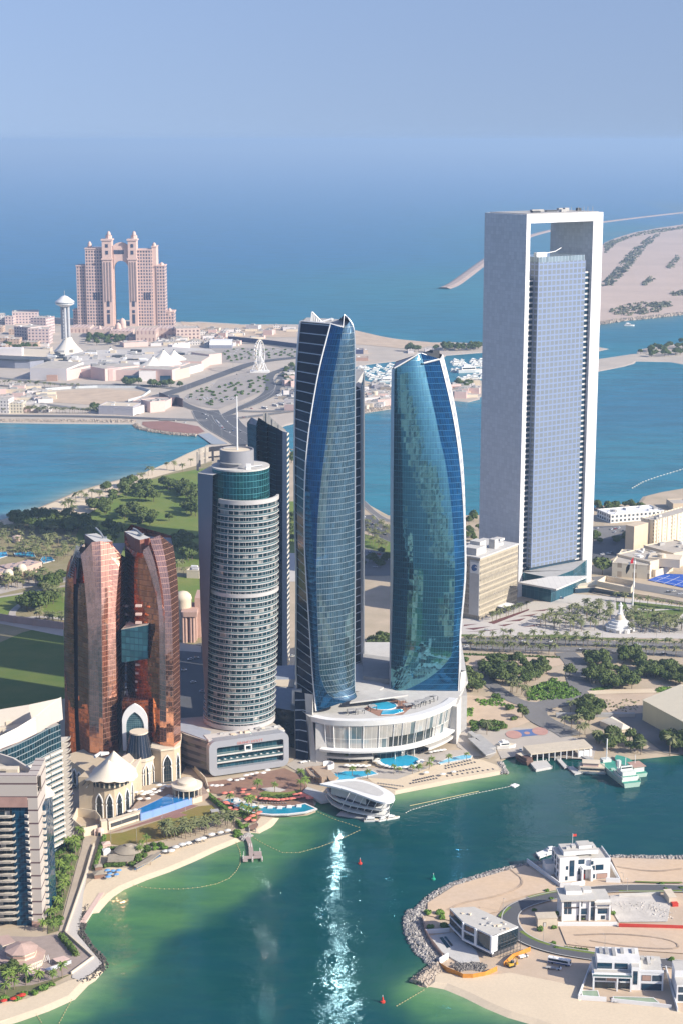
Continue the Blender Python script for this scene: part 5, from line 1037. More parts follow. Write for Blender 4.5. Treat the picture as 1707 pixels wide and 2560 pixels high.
for z in zf:
 o=[(xs[0],YA-2.2),(xs[1]-4,YA-2.4),(xs[1]-1.2,YA-2.2),(xs[1]+1.0,YA-.8),(xs[1]+1.4,YA+1.2),(xs[0],YA+1.2)];mb=MB();mb.prism(o,z,z+.35,0,None,True)
 for a,b_ in zip(o[:4],o[1:5]):mb.face([(*a,z),(*b_,z),(*b_,z+1.15),(*a,z+1.15)]);mb.face([(*b_,z),(*a,z),(*a,z+1.15),(*b_,z+1.15)])
 AP.part('balcony',mb,BALM)
 mb=MB();o=[(xs[2]+.2,YA-.6),(xs[2]+2.0,YA-1.8),(xs[3]+.2,YA-1.6),(xs[3]+.2,YA+.2),(xs[2],YA+.2)];mb.prism(o,z,z+1.25,0,None,True);AP.part('balcony',mb,BALM)
xr=[X8(v,1200,YA+14)for v in(276,330)];zr=zat('z8',320,850,YA+14)
mb=MB();mb.box(xr[0]-2,YA+12,ZL,xr[1],YA+34,zr);AP.part('side_glass',mb,AGL)
for z in zf[:-1]:mb=MB();mb.box(xr[0]+.3,YA+9.6,z+.4,xr[1]+.2,YA+12.2,z+1.8);AP.part('balcony',mb,BALM)
mb=MB();p0=[(X8(x,y,YA+20),YA+20+k*2,zat('z8',x,y,YA+20+k*2))for k,(x,y)in enumerate(((270,695),(310,715),(345,745),(362,775)))]
for a,b_ in zip(p0[:-1],p0[1:]):mb.face([(*a[:2],zr),(*b_[:2],zr),b_,a])
mb.face([p0[0],p0[1],p0[2],p0[3],(xr[0],YA+36,zr)]);AP.part('curved_parapet',mb,BALM)
ca_=[Vector((X8(x,y,Y),Y,zat('z8',x,y,Y)))for x,y,Y in((-110,490,842),(0,506,840),(90,535,836),(170,585,828),(230,630,818),(270,658,807))]
mb=MB()
for a,b_ in zip(ca_[:-1],ca_[1:]):mb.face([a,b_,(b_.x,b_.y,zt-9),(a.x,a.y,zt-9)]);mb.face([(a.x+.8,a.y+.8,zt-9),(b_.x+.8,b_.y+.8,zt-9),b_+Vector((.8,.8,0)),a+Vector((.8,.8,0))]);mb.face([a,a+Vector((.8,.8,0)),b_+Vector((.8,.8,0)),b_])
AP.part('curved_roof_wall',mb,mat('roof_wall',(.50,.45,.39),.8,var=.06))
mb=MB();mb.face([(xs[0],YA,zt-6)]+[(xs[4],YA,zt-6)]+[(p.x,p.y,zt-6)for p in ca_[::-1]]);AP.part('roof',mb,ROOF)
for x,y,l,d,h in((-186,812,9,8,3.5),(-173,818,6,5,5),(-163,812,5,4,2),(-180,826,10,4,2.2)):mb=MB();mb.box(x,y,zt-6,x+l,y+d,zt-6+h);AP.part('roof_plant',mb,rnd.choice([CREAM,GREY]))
mb=MB();mb.box(xs[3]-.4,YA-.5,ZL,xs[4]+.2,YA-.02,zat('z8',240,1650,YA));AP.part('brown_panel',mb,SALMON)
mb=MB();mb.box(xs[0],YA-.6,zat('z8',60,868,YA),xs[3]-.2,YA-.02,zat('z8',60,802,YA));AP.part('pink_band',mb,mat('faded_pink',(.36,.22,.18),.8,var=.2))
AW=Thing('apartment_wing','apartment wing with a sweeping white striped sail roof wall behind the striped tower','apartment building',(-140,905,0))
r_=[Vector((X8(x,y,Y),Y,zat('z8',x,y,Y)))for x,y,Y in((-120,560,850),(0,492,858),(110,445,868),(220,390,880),(330,330,894),(416,300,903))]
mb=MB();base=[Vector((p.x,p.y,ZL))for p in r_];wall(mb,r_,base);AW.part('glass_facade',mb,grid('wing_glass',(.02,.08,.11),(.20,.23,.24),2.2,3.5,.06,.14,rough=.05,metal=.5,tilt=.03,var=.6),smooth=30)
sw=[Vector((X8(x,y,Y),Y,zat('z8',x,y,Y)))for x,y,Y in((-120,440,853),(0,384,861),(120,325,871),(235,255,883),(320,185,896),(397,128,906))]
sb=[Vector((p.x,p.y+3,q.z-.5))for p,q in zip(sw,r_)]
mb=MB()
for i in range(5):
 mb.face([sb[i],sb[i+1],sw[i+1],sw[i]],0,[(0,sb[i].z*.0+0),(20,0),(20,1),(0,1)])
AW.part('sail_wall',mb,grid('sail_stripes',(.66,.62,.56),(.42,.24,.19),60,.25,0,.10,rough=.7,metal=0,tilt=0,var=.03,line_rough=.7))
mb=MB();e_=[p+Vector((1.5,3,0))for p in sw];wall(mb,e_[::-1],[p+Vector((1.5,3,0))for p in sb][::-1])
for i in range(5):mb.face([sw[i],sw[i+1],e_[i+1],e_[i]])
AW.part('sail_back',mb,mat('roof_wall',(.60,.55,.48),.8))
zwr=r_[1].z-4
bkw=[Vector((X8(x,y,Y),Y,zat('z8',x,y,Y)))for x,y,Y in((397,130,930),(200,172,918),(0,205,910),(-120,225,905))]
mb=MB();wall(mb,bkw,[Vector((p.x,p.y,zwr))for p in bkw]);wall(mb,[p+Vector((0,1,0))for p in bkw[::-1]],[Vector((p.x,p.y+1,ZL))for p in bkw[::-1]]);AW.part('rear_parapet',mb,mat('roof_wall',(.60,.55,.48),.8))
mb=MB();mb.face([(p.x,p.y,zwr)for p in sw]+[(p.x,p.y,zwr)for p in bkw]);AW.part('roof',mb,ROOF)
for x,y in((60,270),(120,250),(175,230),(20,320),(60,345),(200,215),(-20,350),(130,225)):
 p=gp('z8',x,y,zwr+3);mb=MB();mb.obox(p.x,p.y,zwr,rnd.uniform(3,9),rnd.uniform(2,4),rnd.uniform(1.5,3.5),.3);AW.part('roof_plant',mb,rnd.choice([CREAM,GREY,DGREY]))
for k in range(17):
 z=zat('z8',400,432+k*41,905)
 c=Vector((X8(392,700,905),905));mb=MB();n_=12;po=[(c.x-5+12.5*math.sin(a)*.98,c.y+8-13*math.cos(a))for a in np.linspace(-.1,1.75,n_)];pi_=[(c.x-5,c.y+8)]
 mb.prism(po+pi_,z,z+.3,0,None,True)
 for a,b_ in zip(po[:-1],po[1:]):mb.face([(*a,z),(*b_,z),(*b_,z+1.1),(*a,z+1.1)]);mb.face([(*b_,z),(*a,z),(*a,z+1.1),(*b_,z+1.1)])
 AW.part('scalloped_balcony',mb,BALM)
 if k>0:
  q=[r_[2].lerp(r_[3],.3),r_[4],r_[5]]
  for i in range(2):
   a,b_=q[i],q[i+1];d=(b_-a);d.z=0;L=d.length;mb=MB();c2=(a+b_)/2;mb.obox(c2.x+.4,c2.y-1.0,z,L*.96,2.0,1.2,math.atan2(d.y,d.x));AW.part('balcony',mb,BALM)
mb=MB();cc_=Vector((X8(392,700,905)-4,911));mb.lathe([(6.2,ZL),(6.2,zat('z8',400,330,905))],cc_.x,cc_.y,20);AW.part('corner_glass',mb,AGL)
#the arched twin hotel far across the bay
FM_W=winwall('pink_hotel_wall',(.56,.40,.34),(.06,.055,.075),6.0,6.9,.22,.82,.18,.80);FM_SHADE=winwall('pink_hotel_shaded',(.50,.36,.31),(.07,.06,.08),6.0,6.9,.25,.8,.2,.78);FMP=mat('pink_hotel_stone',(.60,.43,.36),.85,var=.06)  # second wall is a darker copy: shade of the left wings put into colour
FM=Thing('arch_hotel','pink twin towered hotel with a tall central arch, across the bay beyond the mall','hotel',at('z1',800,720,3700))
YF=3700.0;FM.M=Matrix.Translation((FM.o.location.x,YF,0));FM.o.location=(FM.o.location.x,YF,0);FM.inv=FM.M.inverted()
def XF(x):return at('z1',x,500,YF).x
def ZF(y):return at('z1',800,y,YF).z
for x0,x1,yt,dp,yo,m in((566,684,216,46,0,FM_W),(502,568,330,44,6,FM_SHADE),(470,504,622,40,12,FM_SHADE),(902,1000,226,46,0,FM_W),(998,1026,205,44,6,FMP),(1026,1080,330,44,4,FM_W),(1078,1134,632,40,8,FM_W)):
 mb=MB();mb.box(XF(x0),YF+yo,ZL,XF(x1),YF+yo+dp,ZF(yt));FM.part('hotel_wing',mb,m)
 mb=MB();mb.box(XF(x0)-1.2,YF+yo-1.2,ZF(yt),XF(x1)+1.2,YF+yo+dp,ZF(yt)+2.2);FM.part('cornice',mb,FMP)
for x0,x1,yt in((680,742,158),(848,903,160)):
 P_=[];mb=MB();mb.box(XF(x0),YF-8,ZL,XF(x1),YF+22,ZF(yt));py=FM.part('pylon',mb,FMP)
 for fx_ in(.2,.5,.8):x=XF(x0)+(XF(x1)-XF(x0))*fx_;mb=MB();mb.box(x-1.6,YF-8.5,ZF(560),x+1.6,YF-8.02,ZF(300));FM.part('slot_window',mb,mat('shaded_opening',(.22,.17,.17),.8),parent=py)
 for ya,yb in((700,640),(632,612),(590,555),(250,225),(205,182)):xm=(XF(x0)+XF(x1))/2;mb=MB();mb.box(xm-3,YF-8.5,ZF(ya),xm+3,YF-8.02,ZF(yb));FM.part('window',mb,mat('hotel_glass',(.05,.06,.10),.2),parent=py)
 mb=MB();mb.box(XF(x0)-2,YF-10,ZF(285),XF(x1)+2,YF+24,ZF(275));FM.part('cornice',mb,FMP);mb=MB();mb.box(XF(x0)-2,YF-10,ZF(160),XF(x1)+2,YF+24,ZF(150));FM.part('cornice',mb,FMP)
def dome(thing,x,yb,yt,hw,Y,m=None,name='dome',drum=0):
 c=at('z1',x,yb,Y);r=abs(at('z1',x+hw,yb,Y).x-c.x);h=at('z1',x,yt,Y).z-c.z;mb=MB();pr=([(r*1.08,c.z-drum),(r*1.08,c.z)]if drum else[])+[(r*1.1,c.z),(r*1.02,c.z+h*.12),(r*1.0,c.z+h*.3),(r*.85,c.z+h*.55),(r*.5,c.z+h*.8),(r*.12,c.z+h*.9),(0,c.z+h)]
 mb.lathe(pr,c.x,Y+12,14);return thing.part(name,mb,m or FMP,smooth=50)
for a in((583,196,165,13,YF),(1006,200,172,13,YF),(1056,328,302,15,YF),(1108,628,602,13,YF)):dome(FM,*a,drum=8)
for x in(708,874):
 c=at('z1',x,150,YF);r=abs(XF(x+22)-XF(x));mb=MB();mb.lathe([(r*1.1,ZF(160)),(r*1.1,ZF(150)),(r,ZF(148)),(r*.95,ZF(128)),(r*1.05,ZF(127))],c.x,YF+12,8);FM.part('turret',mb,FMP);dome(FM,x,127,98,13,YF)
zs,zk=ZF(345),ZF(292);xl,xr_=XF(752),XF(846);xm,hw=(xl+xr_)/2,(xr_-xl)/2;mb=MB();ap=[(xm+hw*math.cos(a),zs+(zk-zs)*math.sin(a))for a in np.linspace(math.pi,0,17)]
zt_b=ZF(205)
for k in range(16):
 a,b_=ap[k],ap[k+1]
 mb.face([(a[0],YF-2,a[1]),(b_[0],YF-2,b_[1]),(b_[0],YF-2,zt_b),(a[0],YF-2,zt_b)]);mb.face([(a[0],YF-2,a[1]),(a[0],YF+18,a[1]),(b_[0],YF+18,b_[1]),(b_[0],YF-2,b_[1])])
mb.face([(xl,YF-2,zt_b),(xr_,YF-2,zt_b),(xr_,YF+18,zt_b),(xl,YF+18,zt_b)]);FM.part('arch_beam',mb,FMP)
mb=MB();mb.box(XF(740),YF-1,ZL,xl,YF+18,zt_b);FM.part('arch_jamb',mb,FMP);mb=MB();mb.box(xr_,YF-1,ZL,XF(850),YF+18,zt_b);FM.part('arch_jamb',mb,FMP)
mb=MB();gp_=[(xm+hw*1.05*math.cos(a),zt_b+(ZF(172)-zt_b)*math.sin(a))for a in np.linspace(math.pi,0,11)];mb.face([(x,YF-1,z)for x,z in gp_][::-1]);mb.face([(x,YF+6,z)for x,z in gp_])
for a,b_ in zip(gp_[:-1],gp_[1:]):mb.face([(a[0],YF-1,a[1]),(b_[0],YF-1,b_[1]),(b_[0],YF+6,b_[1]),(a[0],YF+6,a[1])])
FM.part('arched_gable',mb,FMP)
for x in(765,787,809):mb=MB();mb.box(XF(x)-3.5,YF-2.6,ZF(248),XF(x)+3.5,YF-2.02,ZF(222));FM.part('window',mb,mat('hotel_glass',(.05,.06,.10),.2))
for x0,x1 in((610,655),(938,985)):
 for k in range(3):x=XF(x0+(x1-x0)*(k+.2)/3);mb=MB();mb.box(x,YF-.5,ZF(548),x+3.6,YF-.02,ZF(500));FM.part('tall_window',mb,mat('hotel_glass',(.05,.06,.10),.2))
FP=Thing('hotel_podium','low pink domed entrance buildings at the foot of the arch hotel','hotel entrance',at('z1',800,760,3500))
for x0,x1,yt,yb,Y in((590,720,742,775,3480),(720,860,752,790,3440),(890,1020,748,800,3400),(1020,1140,735,785,3470),(460,590,728,765,3560)):
 a,b_=at('z1',x0,yb,Y),at('z1',x1,yb,Y);mb=MB();mb.box(a.x,Y,ZL,b_.x,Y+60,at('z1',x0,yt,Y).z);FP.part('low_block',mb,winwall('pink_arcade',(.58,.43,.36),(.2,.13,.12),8,14,.3,.7,.1,.6))
for a in((798,705,668,22,3520),(770,735,696,20,3470),(915,765,735,14,3420),(650,748,716,12,3480),(775,790,760,11,3430)):dome(FP,*a,drum=14)
#tower with the revolving disc, on a tent skirt
MT=Thing('viewing_tower','concrete viewing tower with a saucer top rising from a white tent skirt','tower',(at('z1',445,900,3162).x,3162,0));YM=3162.0;mx=at('z1',430,700,YM).x
def ZM(y):return at('z1',430,y,YM).z
def RM(w_):return w_*.38265/4200*3130
for dx in(-20,0,20):mb=MB();mb.lathe([(RM(11),ZM(805)),(RM(10),ZM(590))],mx+RM(dx),YM+(0 if dx else-5),10);MT.part('shaft',mb,mat('tower_concrete',(.40,.40,.41),.7,var=.1),smooth=40)
mb=MB();mb.box(mx-RM(9)-.5,YM-10.5,ZM(800),mx-RM(4),YM-9.3,ZM(612));MT.part('window_strip',mb,winwall('shaft_windows',(.40,.40,.41),(.05,.06,.09),3,6,.2,.8,.2,.7))
mb=MB();mb.lathe([(RM(28),ZM(592)),(RM(58),ZM(578)),(RM(62),ZM(572)),(RM(60),ZM(566)),(RM(64),ZM(562)),(RM(62),ZM(556)),(RM(40),ZM(540)),(RM(22),ZM(526)),(RM(8),ZM(520)),(0,ZM(519))],mx,YM,28);MT.part('saucer',mb,mat('saucer_white',(.66,.65,.63),.5,var=.06),smooth=35)
mb=MB();mb.lathe([(RM(61),ZM(571)),(RM(61),ZM(562.5))],mx,YM,28);MT.part('saucer_window',mb,BLUEGL)
mb=MB();mb.tube([(mx,YM,ZM(521)),(mx,YM,ZM(488))],RM(2),5);MT.part('mast',mb,GREY)
SKIRT=mat('tent_white',(.74,.68,.57),.7,var=.05)
cx8=at('z1',448,900,YM).x
def skirt(thing,cx,Y,y0,y1,r0,r1,lob=10,name='tent_skirt',ex=1.9):
 z0,z1=at('z1',448,y0,Y).z,at('z1',448,y1,Y).z;mb=MB();n_=48;rows=[]
 for i in range(10):
  f=i/9;row=[]
  for k in range(n_):
   a=2*math.pi*k/n_;r=r1+(r0-r1)*(1-f)**ex*(1+.05*math.cos(a*lob)*(1-f));row.append(Vector((cx+r*math.cos(a),Y+r*math.sin(a),z0+(z1-z0)*f-(1-f)*2.0*(.5+.5*math.cos(a*lob)))))
  rows.append(row)
 for i in range(9):
  for k in range(n_):j=(k+1)%n_;mb.face([rows[i][k],rows[i][j],rows[i+1][j],rows[i+1][k]])
 return thing.part(name,mb,SKIRT,smooth=60)
skirt(MT,cx8,YM,912,792,RM(134),RM(27),ex=1.45)
mb=MB();mb.lathe([(RM(105),ZL),(RM(105),ZM(905))],cx8,YM,24);MT.part('ring_wall',mb,GLASS)
ML=Thing('shopping_mall','sprawling pink and white mall with flat roofs below the arch hotel','shopping mall',gp('z1',700,1070))
def mlb(name,x0,y0,x1,y1,yt,dp,m,roof=None):
 a,b_=gp('z1',x0,y0),gp('z1',x1,y1);d=b_-a;rot=math.atan2(d.y,d.x);W=d.length;H=zat('z1',x0,yt,a.y);mb=MB();n=Vector((-math.sin(rot),math.cos(rot),0))*dp
 mb.prism([a.xy,b_.xy,(b_+n).xy,(a+n).xy],ZL,H,0,1);ML.part(name,mb,[m,roof or ROOF]);return a,rot,W,H
MW,MPk,MBg=mat('mall_white',(.62,.58,.56),.8,var=.05),mat('mall_pink',(.62,.45,.40),.8,var=.07),mat('mall_beige',(.56,.45,.36),.8,var=.07)
mb=MB();mb.prism([gp('z1',x,y,15).xy for x,y in((240,995),(600,1002),(920,1005),(1190,975),(1420,895),(1380,868),(1130,855),(860,868),(560,880),(330,935))],ZL,15,0,1);ML.part('main_hall',mb,[MPk,mat('mall_roof',(.46,.42,.38),.9,scale=.03,var=.35,col2=(.60,.56,.50),fine=.15)])
for a in(('white_hall',200,1070,440,1076,992,90,MW),('pink_hall',440,1076,596,1040,1010,70,MPk),('pink_hall',596,1060,690,1078,982,70,MPk),('pink_hall',730,1074,915,1075,1006,60,MPk),('sign_block',912,1080,1022,1078,1015,50,MW),('beige_hall',1040,1072,1130,1078,1008,60,MBg),('pink_hall',1128,1080,1182,1062,1005,60,MPk),('curved_wing',1190,1048,1330,1010,1000,40,MW),('curved_wing',1320,1010,1390,965,950,50,MPk),('pink_block',1370,975,1452,965,905,60,MPk)):mlb(*a)
c=gp('z1',715,1075);mb=MB();mb.lathe([(22,ZL),(22,20),(0,22)],c.x,c.y+20,20);ML.part('round_hall',mb,MPk)
for x0,x1,y in((815,910,1078),(1050,1120,1080),(1200,1320,1040)):a,b_=gp('z1',x0,y),gp('z1',x1,y if x1<1200 else 1006);d=b_-a;mb=MB();mb.obox(*((a+b_)/2-Vector((0,3,0))).xy,ZL,d.length,3,10,math.atan2(d.y,d.x));ML.part('shop_window',mb,BLUEGL)
a,b_=gp('z1',395,1078),gp('z1',310,1077);mb=MB();mb.box(b_.x,b_.y-4,ZL,b_.x+18,b_.y,11);ML.part('entrance',mb,SALMON)
rs=random.Random(9)
for k in range(90):
 x,y=rs.uniform(300,1330),rs.uniform(885,990)
 if y>985-(max(x-900,0))*.2:continue
 p=gp('z1',x,y,15);l=rs.uniform(5,22);mb=MB();mb.obox(p.x,p.y,15,l,rs.uniform(5,12),rs.uniform(1.5,5),rs.uniform(-.2,.2));ML.part('roof_plant',mb,rs.choice([GREY,LGREY,WHITE,CREAM,DGREY]))
for x,y,yt,r0,r1,lab in((725,895,862,52,5,'small white peaked tent over the mall roof, behind the ducts'),(457,978,938,60,5,'white peaked tent at the foot of the viewing tower'),(1005,982,918,98,6,'left peak of the white tents on the mall roof'),(1072,975,876,125,7,'tallest peak of the white tents on the mall roof'),(1140,955,878,105,6,'right peak of the white tents on the mall roof')):
 g=gp('z1',x,y,12);Tt=Thing('tent_roof',lab,'tent',(g.x,g.y,0));s_=.38265/4200*g.y*1.0;skirt(Tt,g.x,g.y,y,yt,r0*s_*1.15,r1*s_,8,'canopy',1.3);mb=MB();mb.tube([(g.x,g.y,at('z1',x,yt,g.y).z-1),(g.x,g.y,at('z1',x,yt-8,g.y).z)],1.0,5);Tt.part('mast',mb,BLUEGL)
RS=winwall('pink_flats',(.58,.45,.41),(.08,.07,.10),7,6.2,.25,.75,.25,.75);RW2=winwall('white_flats',(.62,.58,.54),(.07,.07,.08),5,5.0,.3,.75,.3,.75)
def B1(lab,t,p0,p1,yt,dp,m,cat='building',name='low_building',roof=None,plant=2,par=1.0,seed=1,group=None):return block(name,lab,cat,t,p0,p1,yt,dp,m,roof,group,par,plant,seed=seed)
B1('pink stepped apartment block with white roof plant, foremost left of the viewing tower','z1',(98,822),(205,832),722,50,RS,'apartment block','apartment_block',seed=2)
B1('pink apartment block with a blue glass corner nearest the viewing tower shaft','z1',(186,838),(326,838),740,40,RS,'apartment block','apartment_block',seed=3)
B1('pink apartment block behind the stepped one, by the far shore','z1',(84,705),(258,702),632,50,RS,'apartment block','apartment_block',seed=4)
B1('tall pink apartment block beside the viewing tower with sunlit right end','z1',(205,775),(305,778),668,45,RS,'apartment block','apartment_block',seed=5)
B1('grey apartment block at the left edge by the far shore','z1',(-60,706),(40,704),650,40,RW2,'apartment block','apartment_block',seed=6)
B1('small pink apartment block in the gap of the far left cluster','z1',(36,712),(90,712),660,30,RS,'apartment block','apartment_block',seed=7)
HSE=winwall('tan_house_wall',(.50,.36,.27),(.08,.07,.07),6,5,.3,.7,.3,.75)
for i,(x0,x1,y,yt)in enumerate(((-20,60,845,800),(50,130,850,805),(150,250,865,826),(0,40,882,850),(130,330,905,868),(-60,20,760,725),(60,110,775,742))):
 B1(['low tan house block at the left edge over the curved hall','tan house block second along from the left edge','tan house with a flat roof in front of the pink flats','small tan house low at the left edge','long cream low block between houses and tent skirt','small tan house near the left shore','small pink house under the stepped flats'][i],'z1',(x0,y),(x1,y),yt,30,HSE if i!=4 else MBg,'house','house',seed=20+i)
CH=Thing('curved_hall','grey curved hall with a dark roof edge at the left, before the viewing tower','hall',gp('z1',150,990));cpx=[gp('z1',x,y)for x,y in((-120,965),(0,990),(100,996),(200,996),(315,985))];hz_=zat('z1',200,945,cpx[3].y)
mb=MB();mb.prism([p.xy for p in cpx]+[gp('z1',330,920).xy,gp('z1',-120,900).xy],ZL,hz_,0,1);CH.part('walls',mb,[mat('blue_grey_wall',(.27,.28,.33),.7,var=.08),CREAM])
mb=MB();mb.prism([(p+Vector((0,-3,0))).xy for p in cpx]+[(cpx[-1]+Vector((0,6,0))).xy,(cpx[0]+Vector((0,6,0))).xy],hz_,hz_+2.5);CH.part('roof_edge',mb,DGREY)
p=gp('z1',60,915,hz_);mb=MB();mb.box(p.x-24,p.y,hz_,p.x+24,p.y+20,hz_+14);CH.part('roof_block',mb,MW)
B1('white flats with small balconies at the left edge above the corniche','z1',(-60,1290),(60,1292),1200,30,RW2,'apartment block','apartment_block',seed=8);B1('cream flats beside the white ones above the corniche','z1',(50,1290),(152,1290),1225,30,winwall('cream_flats',(.62,.55,.42),(.06,.06,.06),4.5,4.5,.3,.75,.3,.8),'apartment block','apartment_block',seed=9)
B1('long grey warehouse with a cream roof above the corniche','z1',(648,1295),(872,1302),1242,40,mat('warehouse_grey',(.36,.35,.38),.7,var=.1),'warehouse','warehouse',CREAM,seed=10);B1('white shed with a barrel roof at the right end of the grey warehouse','z1',(872,1306),(952,1280),1262,35,MW,'shed','shed',seed=11)
B1('pink hall with a flat roof behind the grey warehouse','z1',(870,1262),(1080,1268),1212,45,MPk,'hall','hall',seed=12);B1('pink block with a red panel beside the dark billboard','z1',(985,1285),(1082,1275),1218,30,MPk,'hall','hall',seed=13)
B1('pink hotel annex with rows of square windows right of the arch hotel','z1',(1155,810),(1312,806),738,50,winwall('annex_wall',(.58,.45,.38),(.12,.08,.08),8,7,.25,.75,.3,.8),'annex building','annex',seed=14)
B1('long low pink roof building between the trees and the mall','z1',(812,858),(972,850),832,30,MPk,'hall','hall',seed=15);B1('small white triangular wall building beside the mall tents','z1',(1130,880),(1245,862),845,12,MW,'hall','hall',seed=16)
BH=Thing('barrel_hall','white barrel roofed hall behind the mall car park','hall',gp('z1',1380,862));a,b_=gp('z1',1370,866),gp('z1',1522,856);hh=zat('z1',1450,818,a.y);mb=MB();n_=10
for k in range(n_):
 u0,u1=math.pi*k/n_,math.pi*(k+1)/n_;f=lambda u:(1-math.cos(u))*30
 mb.face([(a.x,a.y+f(u0),hh*.5+hh*.5*math.sin(u0)),(b_.x,a.y+f(u0),hh*.5+hh*.5*math.sin(u0)),(b_.x,a.y+f(u1),hh*.5+hh*.5*math.sin(u1)),(a.x,a.y+f(u1),hh*.5+hh*.5*math.sin(u1))])
BH.part('barrel_roof',mb,WHITE,smooth=40);mb=MB();mb.box(a.x,a.y,ZL,b_.x,a.y+60,hh*.5);BH.part('walls',mb,mat('blue_grey_wall',(.27,.28,.33),.7))
def fence(name,label,t,pts,h,m,th=.25,cat='fence',step=None,z=ZL,post=None):
 P=G(t,pts,z);T=Thing(name,label,cat,(*P[0],z))
 for a,b_ in zip(P[:-1],P[1:]):
  a,b_=Vector(a),Vector(b_);d=b_-a;mb=MB();mb.obox(*((a+b_)/2),z-.2,d.length+th*.5,th,h+.2,math.atan2(d.y,d.x));T.part('panel',mb,m)
  if post:
   n_=max(1,int(d.length/post))
   for k in range(n_):p=a+d*(k/n_);mb=MB();mb.obox(p.x,p.y,z,th*2,th*2,h+.15,0);T.part('post',mb,m)
 return T
fence('hoarding','long dark blue hoarding along the sand spit behind the big wheel','z2',[(160,250),(300,262),(420,276),(545,292)],9,mat('navy_hoarding',(.06,.07,.14),.7),1)
fence('site_wall','white blue wall round the vacant sand lot on the breakwater','z1',[(300,1140),(480,1128),(640,1122),(900,1125),(985,1150),(930,1190),(840,1215)],4,mat('pale_blue_wall',(.55,.58,.58),.7),.6)
fence('billboard_wall','dark angular billboard wall at the head of the causeway','r5',[(0,530),(60,552),(120,592),(180,578),(252,600)],13,mat('dark_billboard',(.07,.05,.06),.6),1)
#big wheel, seen nearly edge on
FW_=Thing('ferris_wheel','white ferris wheel seen nearly edge on beside the breakwater car park','ferris wheel',gp('z2',338,425));c=gp('z2',338,425);Y=c.y;cz=zat('z2',338,332,Y);Rw=(zat('z2',338,240,Y)-zat('z2',338,425,Y))/2-3;u=Vector((.22,.97,0)).normalized();n=Vector((u.y,-u.x,0));ctr=Vector((c.x-1,Y,cz))
for o in(-2.2,2.2):
 mb=MB();mb.tube([ctr+n*o+u*Rw*math.cos(a)+Vector((0,0,Rw*math.sin(a)))for a in np.linspace(0,2*math.pi,41)],.6,4);FW_.part('rim',mb,WHITE)
for k in range(24):a=2*math.pi*k/24;mb=MB();mb.tube([ctr+n*1.5,ctr+u*Rw*math.cos(a)+Vector((0,0,Rw*math.sin(a)))],.25,3);FW_.part('spoke',mb,WHITE)
for k in range(24):a=2*math.pi*(k+.5)/24;p=ctr+u*(Rw+1)*math.cos(a)+Vector((0,0,(Rw+1)*math.sin(a)));mb=MB();mb.lathe([(0,p.z-1.4),(1.3,p.z-.8),(1.3,p.z+.8),(0,p.z+1.4)],p.x,p.y,6);FW_.part('cabin',mb,CREAM)
for o,s in((-1,-1),(-1,1),(1,-1),(1,1)):mb=MB();mb.tube([ctr+n*o*2.5,Vector((ctr.x,ctr.y,ZL))+n*o*13+u*s*9],.8,5);FW_.part('leg',mb,WHITE)
mb=MB();mb.obox(c.x,c.y-8,ZL,34,10,4,0);FW_.part('platform',mb,WHITE)
for i,(x0,x1,y,yt,m,lab)in enumerate(((105,195,268,228,mat('navy_hoarding',(.06,.07,.14),.7),'dark blue boxy hall on the marina shore, left of the boats'),(195,240,268,232,MBg,'tan end block beside the dark blue hall'),(105,245,340,310,SALMON,'long red roofed shed on the marina shore'),(655,715,262,240,MW,'white hut under the marina trees'),(830,918,258,225,MW,'white arcaded building at the marina mole'),(205,290,610,585,CREAM,'cream boat shed on the marina yard'),(395,470,740,715,MW,'white workshop on the marina yard beside the slanted tower'),(1110,1250,720,665,LGREY,'open grey steel building on the small marina beach'),(1100,1240,650,610,SALMON,'red tiled low building right of the slanted tower'),(1260,1400,590,545,CREAM,'cream boat shed near the portal tower edge'),(1330,1400,660,620,MW,'white hut near the portal tower edge'))):
 B1(lab,'r4',(x0,y),(x1,y),yt,20,m,'shed','shed',plant=1,seed=40+i)
TK=Thing('storage_tank','cream cylindrical tank on the marina yard between the two curved towers','tank',gp('r4',315,748));c=gp('r4',315,748);r=abs(gp('r4',346,748).x-c.x);mb=MB();h=zat('r4',315,662,c.y);mb.lathe([(r,ZL),(r,h),(r*.96,h),(r*.9,h+.6),(0,h+1.5)],c.x,c.y+r,24);TK.part('shell',mb,CREAM,smooth=40)
mb=MB();mb.tube([(c.x-r*.7,c.y+r*.2,ZL),(c.x-r*.7,c.y+r*.2,h+1)],.3,4);TK.part('ladder',mb,GREY)
for k,(x,y,l,h)in enumerate(((-60,-160,26,120),(40,-260,30,170),(130,-180,24,90),(-170,-300,34,150),(230,-340,30,200),(-20,-420,40,230),(110,-520,36,180),(-280,-220,28,110),(330,-220,30,130),(-130,-620,44,240),(60,-760,50,260))):
 T_=Thing('city_tower','pale high rise on the bank behind the viewer, seen as a streak in tower glass','skyscraper',(x,y,0),.2*k,'high rises mirrored in the glass');mb=MB();mb.box(-l/2,-l/2,0,l/2,l/2,h);T_.part('walls',mb,RW2 if k%2 else winwall('cream_flats',(.62,.55,.42),(.06,.06,.06),4.5,4.5,.3,.75,.3,.8),local=True);mb=MB();mb.box(-l/3,-l/3,h,l/3,l/3,h+5);T_.part('roof_plant',mb,LGREY,local=True)
